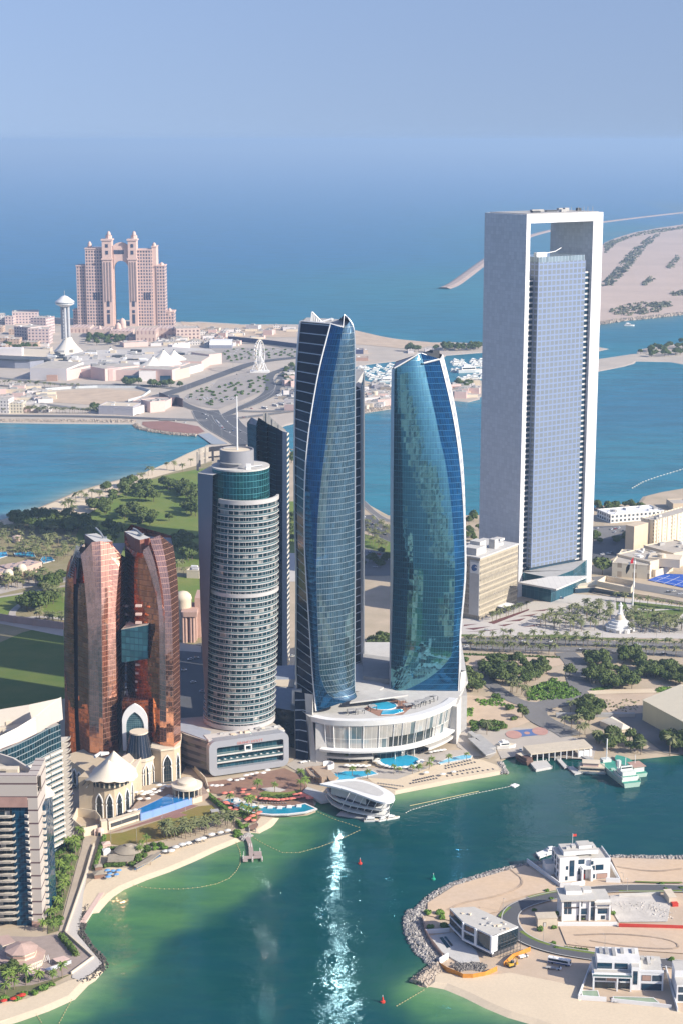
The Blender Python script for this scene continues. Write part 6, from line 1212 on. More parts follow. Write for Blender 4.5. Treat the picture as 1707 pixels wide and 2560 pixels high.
for j,(w_,d_,h_,m)in enumerate(((26,16,7,MW),(18,14,10,MPk),(34,12,6,CREAM),(14,12,8,RW2))):
 T_=Thing('low_building','b','building',(0,0,-5000));mb=MB();mb.box(-w_/2,-d_/2,-1,w_/2,d_/2,h_);T_.part('walls',mb,m,local=True);mb=MB();mb.box(-w_/2+.6,-d_/2+.6,h_,w_/2-.6,d_/2-.6,h_+.1);T_.part('roof',mb,ROOF,local=True);mb=MB();mb.box(-w_*.2,-d_*.2,h_,w_*.1,d_*.2,h_+2.5);T_.part('roof_plant',mb,GREY,local=True);K_=Kit(T_.o);rs=random.Random(j)
 for t,x0,x1,y0,y1,n,lab in(('z1',850,1560,770,850,14,'small flat roofed building between the arch hotel and the mall'),('z1',0,330,1120,1285,9,'small building by the left corniche of the breakwater'),('r4',110,460,600,840,10,'small shed on the marina yards between the curved towers'),('z2',60,540,180,250,7,'small building on the sand spit behind the big wheel'),('r4',1110,1400,600,740,5,'small shed right of the slanted tower'),('z1',-20,330,790,900,6,'small house around the pink flats'),('r5',1380,1480,230,640,4,'small building beside the winding breakwater road')):
  for _ in range(n):p=gp(t,rs.uniform(x0,x1),rs.uniform(y0,y1));K_.place(p,rs.uniform(-.4,.4),rs.uniform(.6,1.1),lab,lab.replace('building','buildings').replace('shed','sheds').replace('house','houses'))
#EAST SHORE
HW=winwall('hotel_cream',(.66,.57,.42),(.10,.09,.07),5.5,3.6,.35,.55,.2,.7)
T_,W_,H_=B1('tall cream slab hotel at the right edge beyond the portal tower','z7',(1372,382),(1640,300),165,16,HW,'hotel','slab_hotel',seed=50,plant=4)
mb=MB();mb.box(-26,6,-.5,0,16,H_-2);T_.part('end_block',mb,BEIGE,local=True)
for k in range(5):mb=MB();mb.box(4+k*9,-.6,0,6.5+k*9,0,H_+1);T_.part('wall_rib',mb,CREAM,local=True)
B1('long white clubhouse with window rows behind the portal tower','z7',(1092,178),(1440,148),128,30,winwall('white_club',(.70,.68,.63),(.05,.06,.07),5,4.5,.2,.75,.25,.8),'clubhouse','clubhouse',WHITE,seed=51,plant=5)
B1('small white wing at the left end of the clubhouse','z7',(1065,168),(1120,172),120,18,WHITE,'clubhouse','clubhouse_wing',WHITE,seed=52)
B1('flat grey shore building at the top right above the clubhouse','z7',(1500,95),(1700,90),55,25,BEIGE,'building','low_building',seed=53)
Tc,_,_=B1('cream club building with arches and stepped roofs beside the blue tennis courts','z7',(1100,525),(1345,545),440,55,winwall('cream_club',(.68,.60,.45),(.25,.2,.14),14,9,.35,.65,0,.6),'clubhouse','club_building',seed=54,plant=6)
mb=MB();mb.lathe([(4,8),(4,19),(0,19.4)],42,26,14);Tc.part('round_tower',mb,CREAM,local=True);mb=MB();mb.box(30,20,8,60,40,16);Tc.part('upper_hall',mb,CREAM,local=True)
B1('cream stepped hall behind the blue tennis courts','z7',(1345,530),(1500,490),435,40,CREAM,'hall','hall',seed=55,plant=5);B1('small pink tiled house beside the tennis courts','z7',(1385,530),(1475,505),490,12,CREAM,'house','house',PINK,seed=56,plant=0)
B1('cream flat roofed hall at the right edge under the slab hotel','z7',(1500,470),(1700,430),380,40,CREAM,'hall','hall',seed=57,plant=5)
TCt=Thing('tennis_court','bright blue tennis courts behind the highway at the right edge','tennis court',gp('z7',1470,560));mb=MB();tri(mb,G('z7',[(1335,552),(1440,510),(1700,520),(1700,620),(1560,600)]),ZL+.5);TCt.part('blue_surface',mb,mat('court_blue',(.02,.09,.42),.7,var=.12,scale=.1))
for a,b_ in(((1380,560),(1480,520)),((1440,572),(1545,527)),((1505,585),(1600,545)),((1400,530),(1600,560)),((1360,550),(1600,590))):p,q=gp('z7',*a,ZL+.55),gp('z7',*b_,ZL+.55);d=(q-p).normalized();n=Vector((-d.y,d.x,0))*.25;mb=MB();mb.face([p-n,q-n,q+n,p+n]);TCt.part('court_line',mb,WHITE)
fence('road_wall','long white wall between the plaza palms and the highway ramp','z7',[(1245,655),(1400,680),(1700,735)],3,CREAM,.8,'wall')
fb=gp('z7',1234,748);FP_=Thing('flagpole','tall white flagpole carrying a red, white and black flag on the plaza lawn','flagpole',fb);fz=zat('z7',1243,412,fb.y);mb=MB();mb.tube([fb,fb+Vector((.6,0,fz-ZL))],.75,8,0,.35);FP_.part('pole',mb,WHITE);mb=MB();mb.lathe([(2.5,ZL),(2.2,ZL+1.2),(0,ZL+1.3)],fb.x,fb.y,12);FP_.part('base',mb,GREY)
FG=Thing('flag','large drooping red, white and black flag hanging from the plaza flagpole','flag',(fb.x,fb.y,fz-8))
def flagpart(name,m,quads):
 mb=MB()
 for q in quads:P=[at('z7',x,y,fb.y-.5+math.sin(x/9)*.6)for x,y in q];mb.face(P);mb.face([p+Vector((0,.12,0))for p in P][::-1])
 FG.part(name,mb,m)
flagpart('red_stripe',mat('flag_red',(.5,.02,.03),.7),[[(1242,398),(1241,440),(1222,442),(1224,422)]]);flagpart('white_stripe',mat('flag_white',(.75,.75,.75),.7),[[(1222,430),(1222,446),(1206,466),(1200,470),(1204,450)]]);flagpart('black_stripe',mat('flag_black',(.015,.015,.015),.7),[[(1204,450),(1220,448),(1216,478),(1194,512),(1191,490),(1195,465)]])
mc_=gp('z7',1152,872);MN=Thing('monument','small white minaret shaped monument on an octagonal stepped base among palms','monument',mc_)
for r,z0,z1 in((13,0,3.5),(10.5,3.5,5.5),(8,5.5,7.5),(5.5,7.5,9)):mb=MB();mb.lathe([(r,ZL+z0),(r,ZL+z1),(0,ZL+z1)],mc_.x,mc_.y,8,rot=.39);MN.part('step',mb,WHITE)
mz=zat('z7',1152,690,mc_.y)
mb=MB();mb.lathe([(4.2,ZL+9),(4.0,ZL+11),(2.2,ZL+13),(0,ZL+13.4)],mc_.x,mc_.y,14);MN.part('dome',mb,CREAM,smooth=50)
mb=MB();mb.lathe([(2.1,ZL+9),(2.0,mz-11),(2.6,mz-10.6),(2.6,mz-10),(1.6,mz-9.8),(1.5,mz-4),(2.1,mz-3.6),(2.1,mz-3),(1.0,mz-2.8),(.9,mz-1.6),(0,mz)],mc_.x,mc_.y,10);MN.part('minaret',mb,WHITE)
for k in range(6):a=math.pi+.3+k*.5;mb=MB();mb.obox(mc_.x+12.6*math.cos(a),mc_.y+12.6*math.sin(a),ZL,1.2,2.4,2.6,a);MN.part('arched_opening',mb,GREY)
#boat yard, sheds, quays
SH=Thing('storage_shed','huge cream warehouse shed with a low pitched roof at the right edge','warehouse',gp('z7',1302,1465));sl=[gp('z7',x,y)for x,y in((1300,1465),(1470,1570),(1760,1720))];sh=zat('z7',1300,1332,sl[0].y);d=(sl[2]-sl[0]);d.z=0;d.normalize();n=Vector((-d.y,d.x,0));L=(sl[2]-sl[0]).length;w_=62;a=sl[0];P=lambda u,v,z:Vector((a.x,a.y,0))+d*u+n*v+Vector((0,0,z))
mb=MB();mb.face([P(0,0,0),P(L,0,0),P(L,0,sh),P(0,0,sh)]);mb.face([P(0,w_,0),P(0,0,0),P(0,0,sh),P(0,w_/2,sh+7),P(0,w_,sh)]);mb.face([P(L,0,0),P(L,w_,0),P(L,w_,sh),P(L,w_/2,sh+7),P(L,0,sh)]);mb.face([P(L,w_,0),P(0,w_,0),P(0,w_,sh),P(L,w_,sh)]);SH.part('walls',mb,grid('shed_sheeting',(.60,.53,.33),(.52,.46,.30),6,60,.02,0,rough=.6,metal=0,tilt=0,var=.04,spec=.2))
mb=MB();mb.face([P(-.5,-.6,sh),P(L,-.6,sh),P(L,w_/2,sh+7.2),P(-.5,w_/2,sh+7.2)]);mb.face([P(-.5,w_/2,sh+7.2),P(L,w_/2,sh+7.2),P(L,w_,sh),P(-.5,w_,sh)]);SH.part('roof',mb,mat('shed_roof',(.68,.60,.44),.6,var=.06))
mb=MB();mb.box(a.x-60,a.y+6,ZL,a.x-4,a.y+9,3.5);SH.part('yard_wall',mb,GREY)
TR_=Thing('tiled_house','low house with a cream hipped roof left of the huge shed','house',gp('z7',1120,1530));q=[gp('z7',x,y,4.5)for x,y in((1018,1468),(1105,1440),(1240,1522),(1165,1528))];rg=[q[0].lerp(q[1],.5).lerp(q[2].lerp(q[3],.5),k)+Vector((0,0,2.5))for k in(.2,.8)]
mb=MB();mb.face([q[3],q[0],rg[0],rg[1]][::-1]);mb.face([q[0],q[1],rg[0]][::-1]);mb.face([q[1],q[2],rg[1],rg[0]][::-1]);mb.face([q[2],q[3],rg[1]][::-1]);mb.face([q[3],q[0],rg[0],rg[1]]);TR_.part('roof',mb,TENT)
mb=MB();mb.prism([p.lerp((q[0]+q[2])/2,.07).xy for p in q],ZL,4.5);TR_.part('walls',mb,CREAM)
BHs=Thing('boat_house','open fronted boat house with a long flat beige roof on the quay','boat house',gp('z7',560,1710));a,b_=gp('z7',528,1692),gp('z7',972,1680);a=gp('z7',575,1712);d=(b_-a);d.z=0;rot=math.atan2(d.y,d.x);L=d.length
rf=[gp('z7',x,y,6.5).xy for x,y in((522,1640),(918,1595),(975,1648),(572,1692))];mb=MB();mb.prism(rf,6.5,7.3,0,None,True);BHs.part('roof',mb,mat('sand_roof',(.58,.50,.38),.85,var=.12,fine=.6))
p0,p1=Vector((*rf[3],0)),Vector((*rf[2],0));bk0,bk1=Vector((*rf[0],0)),Vector((*rf[1],0))
for k in range(11):p=p0.lerp(p1,(k+.1)/10.5);mb=MB();mb.box(p.x-.3,p.y+.2,ZL,p.x+.3,p.y+.8,6.5);BHs.part('post',mb,WHITE)
for p,q2 in((bk0,bk1),(bk0,p0)):dd=q2-p;mb=MB();mb.obox(*((p+q2)/2).xy,ZL,dd.length*.97,.3,5.7,math.atan2(dd.y,dd.x));BHs.part('rear_wall',mb,GREY)
mb=MB();e0,e1=p0.lerp(p1,.78),p0.lerp(p1,.99);dd=e1-e0;mb.obox(*((e0+e1)/2+Vector((0,1.5,0))).xy,ZL,dd.length,2,4.5,math.atan2(dd.y,dd.x));BHs.part('white_office',mb,WHITE)
def deck(name,label,cat,t,pts,z,m,th=.8,piles=True):
 P=G(t,pts,z);T=Thing(name,label,cat,(*P[0],0));mb=MB();mb.prism(P,z-th,z,0,None,True);T.part('deck',mb,m)
 if piles:
  for x,y in P:mb=MB();mb.tube([(x,y,-1),(x,y,z+.6)],.3,6);T.part('pile',mb,GREY)
 return T
deck('quay','broad concrete landing quay below the boat house','quay','z7',[(562,1735),(672,1725),(710,1768),(605,1788)],1.6,LGREY,2)
deck('dock','narrow floating dock between the quay and the houseboat','dock','z7',[(725,1702),(752,1700),(815,1770),(790,1775)],1.2,LGREY);deck('dock','short floating dock alongside the houseboat','dock','z7',[(808,1768),(848,1765),(905,1808),(858,1816)],1.0,LGREY);deck('dock','wide timber gangway by the white boat house office','dock','z7',[(885,1690),(925,1688),(1000,1728),(970,1735)],1.8,GREY)
BB=Thing('beach_building','low grey flat roofed beach building beside the hotel wing wall','building',gp('z7',250,1700));mb=MB()
for x in([(160,1582),(200,1578),(345,1670),(278,1692)],[(158,1540),(185,1534),(235,1570),(205,1580)],[(195,1560),(240,1555),(345,1640),(290,1650)]):mb=MB();mb.prism(G('z7',x,5),ZL if x[0][1]!=1582 else 4.2,5+.02*x[0][0]/100,0,None,True);BB.part('roof_slab',mb,GREY)
for x,y in((180,1600),(230,1640),(285,1700),(335,1680)):p=gp('z7',x,y);mb=MB();mb.box(p.x-.3,p.y-.3,ZL,p.x+.3,p.y+.3,4.3);BB.part('column',mb,GREY)
CTt=Thing('sports_court','blue basketball court with pink ends behind the boat house','sports court',gp('z7',550,1560));mb=MB();tri(mb,G('z7',[(418,1550),(455,1535),(640,1520),(690,1545),(660,1562),(470,1580),(430,1575)]),ZL+.42);CTt.part('blue_surface',mb,mat('court_slate',(.10,.16,.33),.8,var=.15))
for x,y,rx,ry in((460,1562,5.5,4),(632,1540,5.5,4),(547,1552,2,1.4)):c=gp('z7',x,y);mb=MB();mb.sheet([(c.x+rx*math.cos(a),c.y+ry*2*math.sin(a))for a in np.linspace(0,6.2,20)],ZL+.46);CTt.part('pink_zone',mb,mat('court_pink',(.48,.27,.22),.8))
#the green ferry and other vessels
HULLG=mat('pale_green_hull',(.40,.56,.46),.5,var=.12,fine=.8);DECKG=mat('green_deck',(.06,.30,.22),.7,var=.2);RUSTW=mat('ship_white',(.66,.68,.62),.55,var=.1,fine=1)
def hull(mb,L,Wd,z0,z1,m=0,mt=1,bow=.25,flare=.85,stern=.9):
 top=[(0,-Wd/2*stern),(L*(1-bow),-Wd/2),(L*(1-bow*.4),-Wd*.3),(L,0),(L*(1-bow*.4),Wd*.3),(L*(1-bow),Wd/2),(0,Wd/2*stern)];bot=[(x*.96+L*.01,y*flare)for x,y in top]
 for k in range(7):a,b_,c,d=top[k],top[(k+1)%7],bot[(k+1)%7],bot[k];mb.face([(*d,z0),(*c,z0),(*b_,z1),(*a,z1)],m)
 mb.face([(*p,z1)for p in top],mt)
FE=Thing('ferry','long pale green landing ferry with a green deck moored below the shed','ferry',gp('z7',1240,1905,0));v0,v1=gp('z7',1235,1905,0),gp('z7',1030,1738,0);FE.o.location=v0;d=v1-v0;FE.o.rotation_euler=(0,0,math.atan2(d.y,d.x));L=d.length
def lp(T,name,m,*boxes,**k):
 for bx in boxes:mb=MB();mb.box(*bx);T.part(name,mb,m,local=True,**k)
mb=MB();hull(mb,L,13,-.5,3.2);FE.part('hull',mb,[HULLG,DECKG],local=True)
lp(FE,'bulwark',HULLG,(2,-6.4,3.2,L*.74,-6.1,4.6),(2,6.1,3.2,L*.74,6.4,4.6));lp(FE,'superstructure',RUSTW,(3,-5.6,3.2,L*.34,5.6,6),(5,-4.6,6,L*.30,4.6,8.6));lp(FE,'bridge',RUSTW,(9,-4,8.6,L*.22,4,11));lp(FE,'bridge_window',GLASS,(9-.05,-3.6,9.4,9,3.6,10.4));lp(FE,'upper_deck',DECKG,(3.5,-5.2,6.0,L*.335,5.2,6.06))
lp(FE,'deck_gear',HULLG,(L*.38,-3,3.2,L*.42,-1,4.6),(L*.5,1,3.2,L*.54,3.6,4.2),(L*.46,-4.4,3.2,L*.49,-2.6,4.8),(L*.4,2,3.2,L*.44,4,5));lp(FE,'funnel',RUSTW,(14,1.5,8.6,16.5,4,13));mb=MB();mb.tube([(11,0,11),(11,0,16)],.25,5);FE.part('mast',mb,WHITE,local=True)
mb=MB();mb.tube([(L*.83,0,3.2),(L*.83,0,19)],.4,6);FE.part('foremast',mb,WHITE,local=True);lp(FE,'bow_ramp',RUSTW,(L*.80,-3,3.2,L*.9,3,5))
F2=Thing('work_boat','shorter green decked work boat with a rust red canopy tied beside the ferry','boat',gp('z7',1300,1830,0));v0,v1=gp('z7',1292,1838,0),gp('z7',1130,1715,0);d=v1-v0;F2.o.location=v0;F2.o.rotation_euler=(0,0,math.atan2(d.y,d.x));L=d.length
mb=MB();hull(mb,L,10,-.5,2.6);F2.part('hull',mb,[HULLG,DECKG],local=True);lp(F2,'wheelhouse',RUSTW,(3,-3.6,2.6,11,3.6,6));lp(F2,'canopy',SALMON,(2,-4.4,6.2,12,4.4,6.5));mb=MB();mb.tube([(9,0,6.5),(9,0,12)],.2,5);F2.part('mast',mb,WHITE,local=True)
HB=Thing('houseboat','tan houseboat with two cabin decks at the end of the dock','houseboat',gp('z7',905,1800,0),.2);mb=MB();hull(mb,20,9.5,-.4,1.6,bow=.12);HB.o.rotation_euler=(0,0,-.15);HB.o.location=gp('z7',880,1795,0);HB.part('hull',mb,[RUSTW,CREAM],local=True);lp(HB,'cabin',CREAM,(1,-4,1.6,17,4,4.4));lp(HB,'cabin_window',GLASS,(1.5,-4.06,2.4,16.5,-4,3.6));lp(HB,'upper_cabin',PINK,(3,-3,4.4,13,3,6.6));lp(HB,'sun_roof',CREAM,(2.5,-3.6,6.6,14,3.6,6.9))
DH=Thing('dhow','dark wooden dhow beached in the cove beside the quay','boat',gp('z7',500,1745,0));v0,v1=gp('z7',565,1760,0),gp('z7',470,1712,0);d=v1-v0;DH.o.location=v0;DH.o.rotation_euler=(0,0,math.atan2(d.y,d.x));mb=MB();hull(mb,d.length,6.5,-.3,3,bow=.4,flare=.6);DWOOD=mat('dark_wood',(.14,.08,.06),.8,var=.3);DH.part('hull',mb,[DWOOD,WOOD],local=True);lp(DH,'stern_cabin',DWOOD,(.5,-2.4,3,6,2.4,5));lp(DH,'awning',CREAM,(5,-2,4.6,12,2,4.8))
YD=Thing('motor_yacht','white motor yacht on the hard beside the grey beach building','yacht',gp('z7',400,1650),.0);v0,v1=gp('z7',345,1655),gp('z7',475,1645);d=v1-v0;YD.o.location=(*v0.xy,0);YD.o.rotation_euler=(0,0,math.atan2(d.y,d.x));mb=MB();hull(mb,d.length,5.6,1.2,3.8,bow=.4,flare=.6);YD.part('hull',mb,[WHITE,CREAM],local=True);lp(YD,'cabin',WHITE,(2,-2.2,3.8,d.length*.62,2.2,5.6));lp(YD,'cabin_window',GLASS,(3,-2.25,4.3,d.length*.6,-2.2,5.2));lp(YD,'flybridge',WHITE,(4,-1.8,5.6,d.length*.45,1.8,6.8));lp(YD,'cradle',GREY,(3,-1.2,.8,5,1.2,1.6),(d.length*.6,-1.2,.8,d.length*.65,1.2,1.6))
#the floating boat shaped restaurant
BR=Thing('waterfront_restaurant','boat shaped waterfront restaurant with a sweeping white oval roof, standing in the water','restaurant',gp('z6',520,1100,0))
ZR_=15.0;ro=smooth_line([tuple(gp('z6',x,y,ZR_).xy)for x,y in((262,990),(420,958),(520,962),(600,985),(680,1020),(735,1052),(752,1080),(735,1106),(690,1116),(640,1108),(560,1078),(460,1040),(360,1010),(262,992))],2)
mb=MB();mb.prism(ro,ZR_-1.1,ZR_,0,None,True);BR.part('white_roof',mb,WHITE)
ri=[tuple(gp('z6',x,y,ZR_+.1).xy)for x,y in((345,988),(470,970),(560,985),(640,1020),(678,1050),(660,1070),(620,1070),(520,1040),(420,1008))];mb=MB();tri(mb,smooth_line(ri+[ri[0]],1)[:-1],ZR_+.12);BR.part('roof_deck',mb,LGREY)
hl=[(300,1065),(330,1120),(420,1165),(540,1190),(640,1205),(700,1200),(718,1175),(690,1140)]
def hl_at(z,dy):return[gp('z6',x,y+dy,z)for x,y in hl]
for z,m,nm,ins in((3.2,WHITE,'lower_ledge',0),(7.0,WHITE,'upper_ledge',1.0)):
 P=[gp('z6',x,y-(0 if z<5 else 42),z)for x,y in hl];P=[Vector((*p,z))for p in smooth_line([tuple(p.xy)for p in P],2)];bkp_=[gp('z6',640,1080,z),gp('z6',480,1040,z),gp('z6',340,1010,z)];mb=MB();mb.prism([p.xy for p in P]+[p.xy for p in bkp_],z-.5,z,0,None,True);BR.part(nm,mb,m)
 mb=MB();wall(mb,[p+Vector((0,0,.95))for p in P],P);wall(mb,[p+Vector((0,0,.95))for p in P][::-1],P[::-1]);BR.part('parapet',mb,m)
P=[Vector((*p,0))for p in smooth_line([tuple(gp('z6',x+(8 if x<600 else-40),y-60,7).xy)for x,y in hl[:-1]],2)];mb=MB();wall(mb,[p+Vector((0,0,ZR_-1.1))for p in P],[p+Vector((0,0,3.2))for p in P]);BR.part('glass_wall',mb,grid('restaurant_glass',(.012,.02,.03),(.10,.11,.12),2.4,4,.05,.06,rough=.05,metal=.2,tilt=.02,var=.6))
P2=[gp('z6',x,y,ZR_-1.2)for x,y in((335,1010),(450,1040),(560,1080))];mb=MB();wall(mb,P2,[p-Vector((0,0,5))for p in P2]);BR.part('white_wall',mb,LGREY)
for k in range(7):x=400+k*48;a,b_=gp('z6',x,1150+k*7,4),gp('z6',x+50,1055+k*10,ZR_-1);mb=MB();mb.tube([a,b_],.22,5);BR.part('slanted_strut',mb,WHITE)
for x,y in((340,1130),(440,1180),(540,1205),(600,1222),(650,1228),(690,1215)):p=gp('z6',x,y,0);mb=MB();mb.tube([p-Vector((0,0,1)),p+Vector((0,0,3.2))],.4,6);BR.part('pile',mb,GREY)
mb=MB();mb.prism([gp('z6',x,y,.9).xy for x,y in((370,1195),(500,1215),(640,1235),(655,1225),(520,1195),(400,1170))],.3,.9,0,None,True);BR.part('pontoon',mb,GREY)
mb=MB();mb.prism([gp('z6',x,y,2.2).xy for x,y in((180,1010),(320,1060),(330,1100),(270,1110),(150,1040))],ZL,2.2);BR.part('gangway',mb,LGREY)
G1=Thing('pool_bar','flat roofed brown pool bar on the terrace beside the boat shaped restaurant','pavilion',gp('z6',260,960))
for pts,z in(([(165,885),(215,875),(385,950),(345,975),(200,935)],5.0),([(205,880),(300,868),(372,945),(275,950)],6.4)):mb=MB();mb.prism([gp('z6',x,y,z).xy for x,y in pts],ZL if z>6 else z-1,z,0,None,True);G1.part('roof',mb,mat('tan_roof',(.40,.30,.21),.85,var=.15))
c=gp('z6',315,885,6.4);mb=MB();mb.lathe([(4,6.4),(4,9.5),(3.6,9.5),(3.6,6.4)],c.x,c.y,20,a0=-1.6,a1=2.5);G1.part('white_parapet',mb,WHITE)
for x,y in((220,965),(270,985),(335,985)):p=gp('z6',x,y);mb=MB();mb.tube([p,p+Vector((0,0,4.2))],.3,6);G1.part('column',mb,GREY)
def pool(label,t,pts,z=ZL+.75,m=POOLM,rim=.6,it=0,name='swimming_pool'):
 P=G(t,pts,z);P=smooth_line(P+[P[0]],it)[:-1]if it else P;T=Thing(name,label,'swimming pool',(*P[0],0));cx_,cy_=sum(p[0]for p in P)/len(P),sum(p[1]for p in P)/len(P)
 n=len(P);s=1 if area2(P)>0 else-1;Q=[]
 for i in range(n):a,b_,c=Vector(P[i-1]),Vector(P[i]),Vector(P[(i+1)%n]);e,f=(b_-a).normalized(),(c-b_).normalized();nn=Vector((e.y+f.y,-e.x-f.x)).normalized();Q.append(b_+nn*rim*s)
 mb=MB()
 for i in range(n):j=(i+1)%n;mb.face([(*P[i],z+.12),(*P[j],z+.12),(*Q[j],z+.12),(*Q[i],z+.12)]);mb.face([(*Q[i],z-.8),(*Q[j],z-.8),(*Q[j],z+.12),(*Q[i],z+.12)]);mb.face([(*Q[j],z-.8),(*Q[i],z-.8),(*Q[i],z+.12),(*Q[j],z+.12)])
 T.part('pool_rim',mb,WHITE);mb=MB();tri(mb,P,z);T.part('pool_water',mb,m);return T,z
cpl=gp('z6',780,845);pool('large round blue pool in front of the bowed hotel front','z6',[(780+132*math.cos(a),845+44*math.sin(a))for a in np.linspace(0,6.283,33)[:-1]])
pool('angular light blue pool between the pool bar and the beach','z6',[(352,930),(420,910),(600,908),(632,925),(560,940),(500,950),(450,968),(360,970)]);pool('slim pale blue pool above the lounger rows of the hotel beach','z6',[(1030,855),(1100,825),(1200,803),(1250,808),(1240,824),(1120,845),(1045,862)],m=mat('pale_pool',(.16,.50,.66),.08))
T_,zz=pool('curved turquoise infinity pool of the coral umbrella terrace, white outer wall','r2',[(345,525),(400,500),(470,510),(520,525),(640,540),(800,545),(940,530),(1030,510),(1130,555),(1030,585),(860,605),(700,608),(600,598),(520,590)],z=2.2,m=mat('teal_pool',(.015,.25,.36),.07,var=.2),rim=1.4)
pool('small turquoise side pool left of the curved infinity pool','r2',[(235,480),(280,465),(370,452),(405,478),(330,495),(265,505)],z=2.0,m=mat('teal_pool',(.015,.25,.36),.07))
for i,(x,y)in enumerate(((598,540),(690,545),(783,548),(878,540),(972,532),(358,475),(440,500),(520,522))):
 c=gp('r2',x,y,2.2);T_=Thing('pool_island','white daybed island standing in the turquoise infinity pool','daybed',c,0,'daybed islands in the infinity pool');mb=MB();mb.box(-1.6,-1.5,-.2,1.6,1.5,.5);T_.part('base',mb,WHITE,local=True);mb=MB();mb.box(-1.3,-1.2,.5,1.3,1.2,.9);T_.part('cushion',mb,CANVAS,local=True)
#VILLA ISLAND
WV=mat('villa_white',(.74,.74,.73),.6,var=.05);WV2=mat('villa_roof',(.55,.52,.46),.85,var=.15,fine=1.2);BRZ=mat('bronze_frame',(.08,.06,.05),.5)
class Villa:
 def __init__(s,name,label,t,p0,p1):
  s.loc,s.rot,s.W=frame2(t,p0,p1);s.T=Thing(name,label,'villa',s.loc,s.rot)
 def box(s,name,m,x0,y0,z0,x1,y1,z1,parent=None,mt=None):
  mb=MB();mb.box(x0,y0,z0,x1,y1,z1,0,1 if mt else None);return s.T.part(name,mb,[m,mt]if mt else m,local=True,parent=parent)
 def win(s,x0,z0,x1,z1,y=0,side=None,m=None,door=False):
  f=.18
  if side is None:
   w_=s.box('door' if door else 'window',BRZ if door else DGREY,x0-f,y-.12,z0-f,x1+f,y+.0,z1+f);mb=MB();mb.box(x0,y-.2,z0,x1,y-.12,z1);s.T.part('pane',mb,m or BLUEGL,local=True,parent=w_)
  else:
   w_=s.box('window',DGREY,side-.12,x0-f,z0-f,side,x1+f,z1+f);mb=MB();mb.box(side-.2,x0,z0,side-.12,x1,z1);s.T.part('pane',mb,m or BLUEGL,local=True,parent=w_)
V=Villa('villa','large white stepped villa with a rooftop flag on the north shore of the near island','r1',(880,322),(1162,304));W=V.W
V.box('main_block',WV,0,0,0,W*.36,17,13.2,mt=WV2);V.box('centre_block',WV,W*.36,2.2,0,W*.62,17,12,mt=WV2);V.box('right_block',WV,W*.62,.6,0,W,17,11.2,mt=WV2);V.box('upper_floor',WV,W*.12,5,13.2,W*.8,16,15.4,mt=WV2);V.box('roof_room',WV,W*.45,8,15.4,W*.7,15,17,mt=WV2)
V.box('parapet',WV,0,-.05,13.2,W*.36,.3,14.2);V.box('parapet',WV,W*.62,.55,11.2,W+.05,.9,12.3);V.box('parapet',WV,W-.3,.9,11.2,W+.05,17,12.3);V.box('porch',WV,W*.44,-1.6,7.2,W*.62,2.2,7.9);V.box('porch_wall',WV,W*.60,-1.6,0,W*.64,2.2,7.2);V.box('porch_wall',WV,W*.42,-1.6,0,W*.455,2.2,7.2)
V.win(W*.20,3.2,W*.28,12.2);V.win(W*.38,9,W*.50,11.4,2.2);V.win(W*.47,3.2,W*.52,6.4,2.2);V.win(W*.47,0,W*.52,2.8,2.2,m=RED,door=True);V.win(W*.39,3,W*.42,6,2.2);V.win(W*.72,5.6,W*.86,8.4,.6);V.win(W*.74,.4,W*.94,3.2,.6,m=SALMON);V.win(W*.65,.8,W*.70,3,.6);V.win(W*.65,5.6,W*.69,8,.6);V.win(W*.12,1,W*.155,3,0);V.win(W*.13,7.2,W*.16,9,0);V.win(W*.62,9,W*.66,10.8,.6)
for y in(3,8,13):
 for z in(2,6.5,10):V.win(y,z,y+1.6,z+2.2,side=0)
V.box('side_terrace',WV,-5,10,0,0,17,6.5,mt=WV2);V.box('roof_unit',LGREY,W*.2,8,15.4,W*.28,10,16.6);V.box('roof_unit',LGREY,W*.32,9,15.4,W*.4,12,16.8);V.box('roof_unit',LGREY,W*.72,8,15.4,W*.78,11,16.4)
mb=MB();mb.tube([(W*.38,14,15.4),(W*.38,14,22)],.12,5);V.T.part('roof_pole',mb,WHITE,local=True);mb=MB();mb.box(W*.38,13.95,20.2,W*.38+2.2,14.05,21.6);V.T.part('roof_flag',mb,RED,local=True)
V=Villa('villa','middle villa with wide grey roof slabs and a white gridded front, beside a yellow hut','r1',(893,542),(1160,536));W=V.W
V.box('main_block',WV,0,1,0,W,14,11.5,mt=WV2);V.box('roof_slab',WV2,-.8,-.6,11.5,W*.70,15,12.3);V.box('roof_slab',WV2,W*.68,-.4,9.3,W+.8,14,10.1);V.box('roof_room',WV,W*.12,6,12.3,W*.45,13,14.4,mt=WV2);V.box('roof_room',WV,W*.5,8,12.3,W*.66,13,13.8,mt=WV2)
for x in(0,W*.36,W*.56,W*.69,W*.98):V.box('white_pier',WV,x,.2,0,x+.9,1,11.4 if x<W*.68 else 9.2)
for x0,x1 in((.05,.11),(.13,.19),(.38,.42),(.58,.67)):V.win(W*x0,8,W*x1,10.6,1)
V.win(W*.36,3.6,W*.52,6.6,1);V.win(W*.58,.4,W*.68,7.2,1);V.win(W*.76,3.8,W*.94,6.8,1);V.win(W*.06,4,W*.11,6.8,1);V.win(W*.14,4,W*.2,6.8,1);V.win(W*.33,.3,W*.40,2.8,1,m=GLASS);V.win(W*.42,.3,W*.50,2.8,1,m=GLASS);V.win(W*.83,.6,W*.9,2.4,1)
V.box('dark_band',BRZ,0,.55,7.2,W*.36,1,7.7);V.box('dark_band',BRZ,W*.7,.55,7.2,W,1,7.7);V.box('balcony_rail',LGREY,W*.70,.1,7.0,W*.98,.3,8.0)
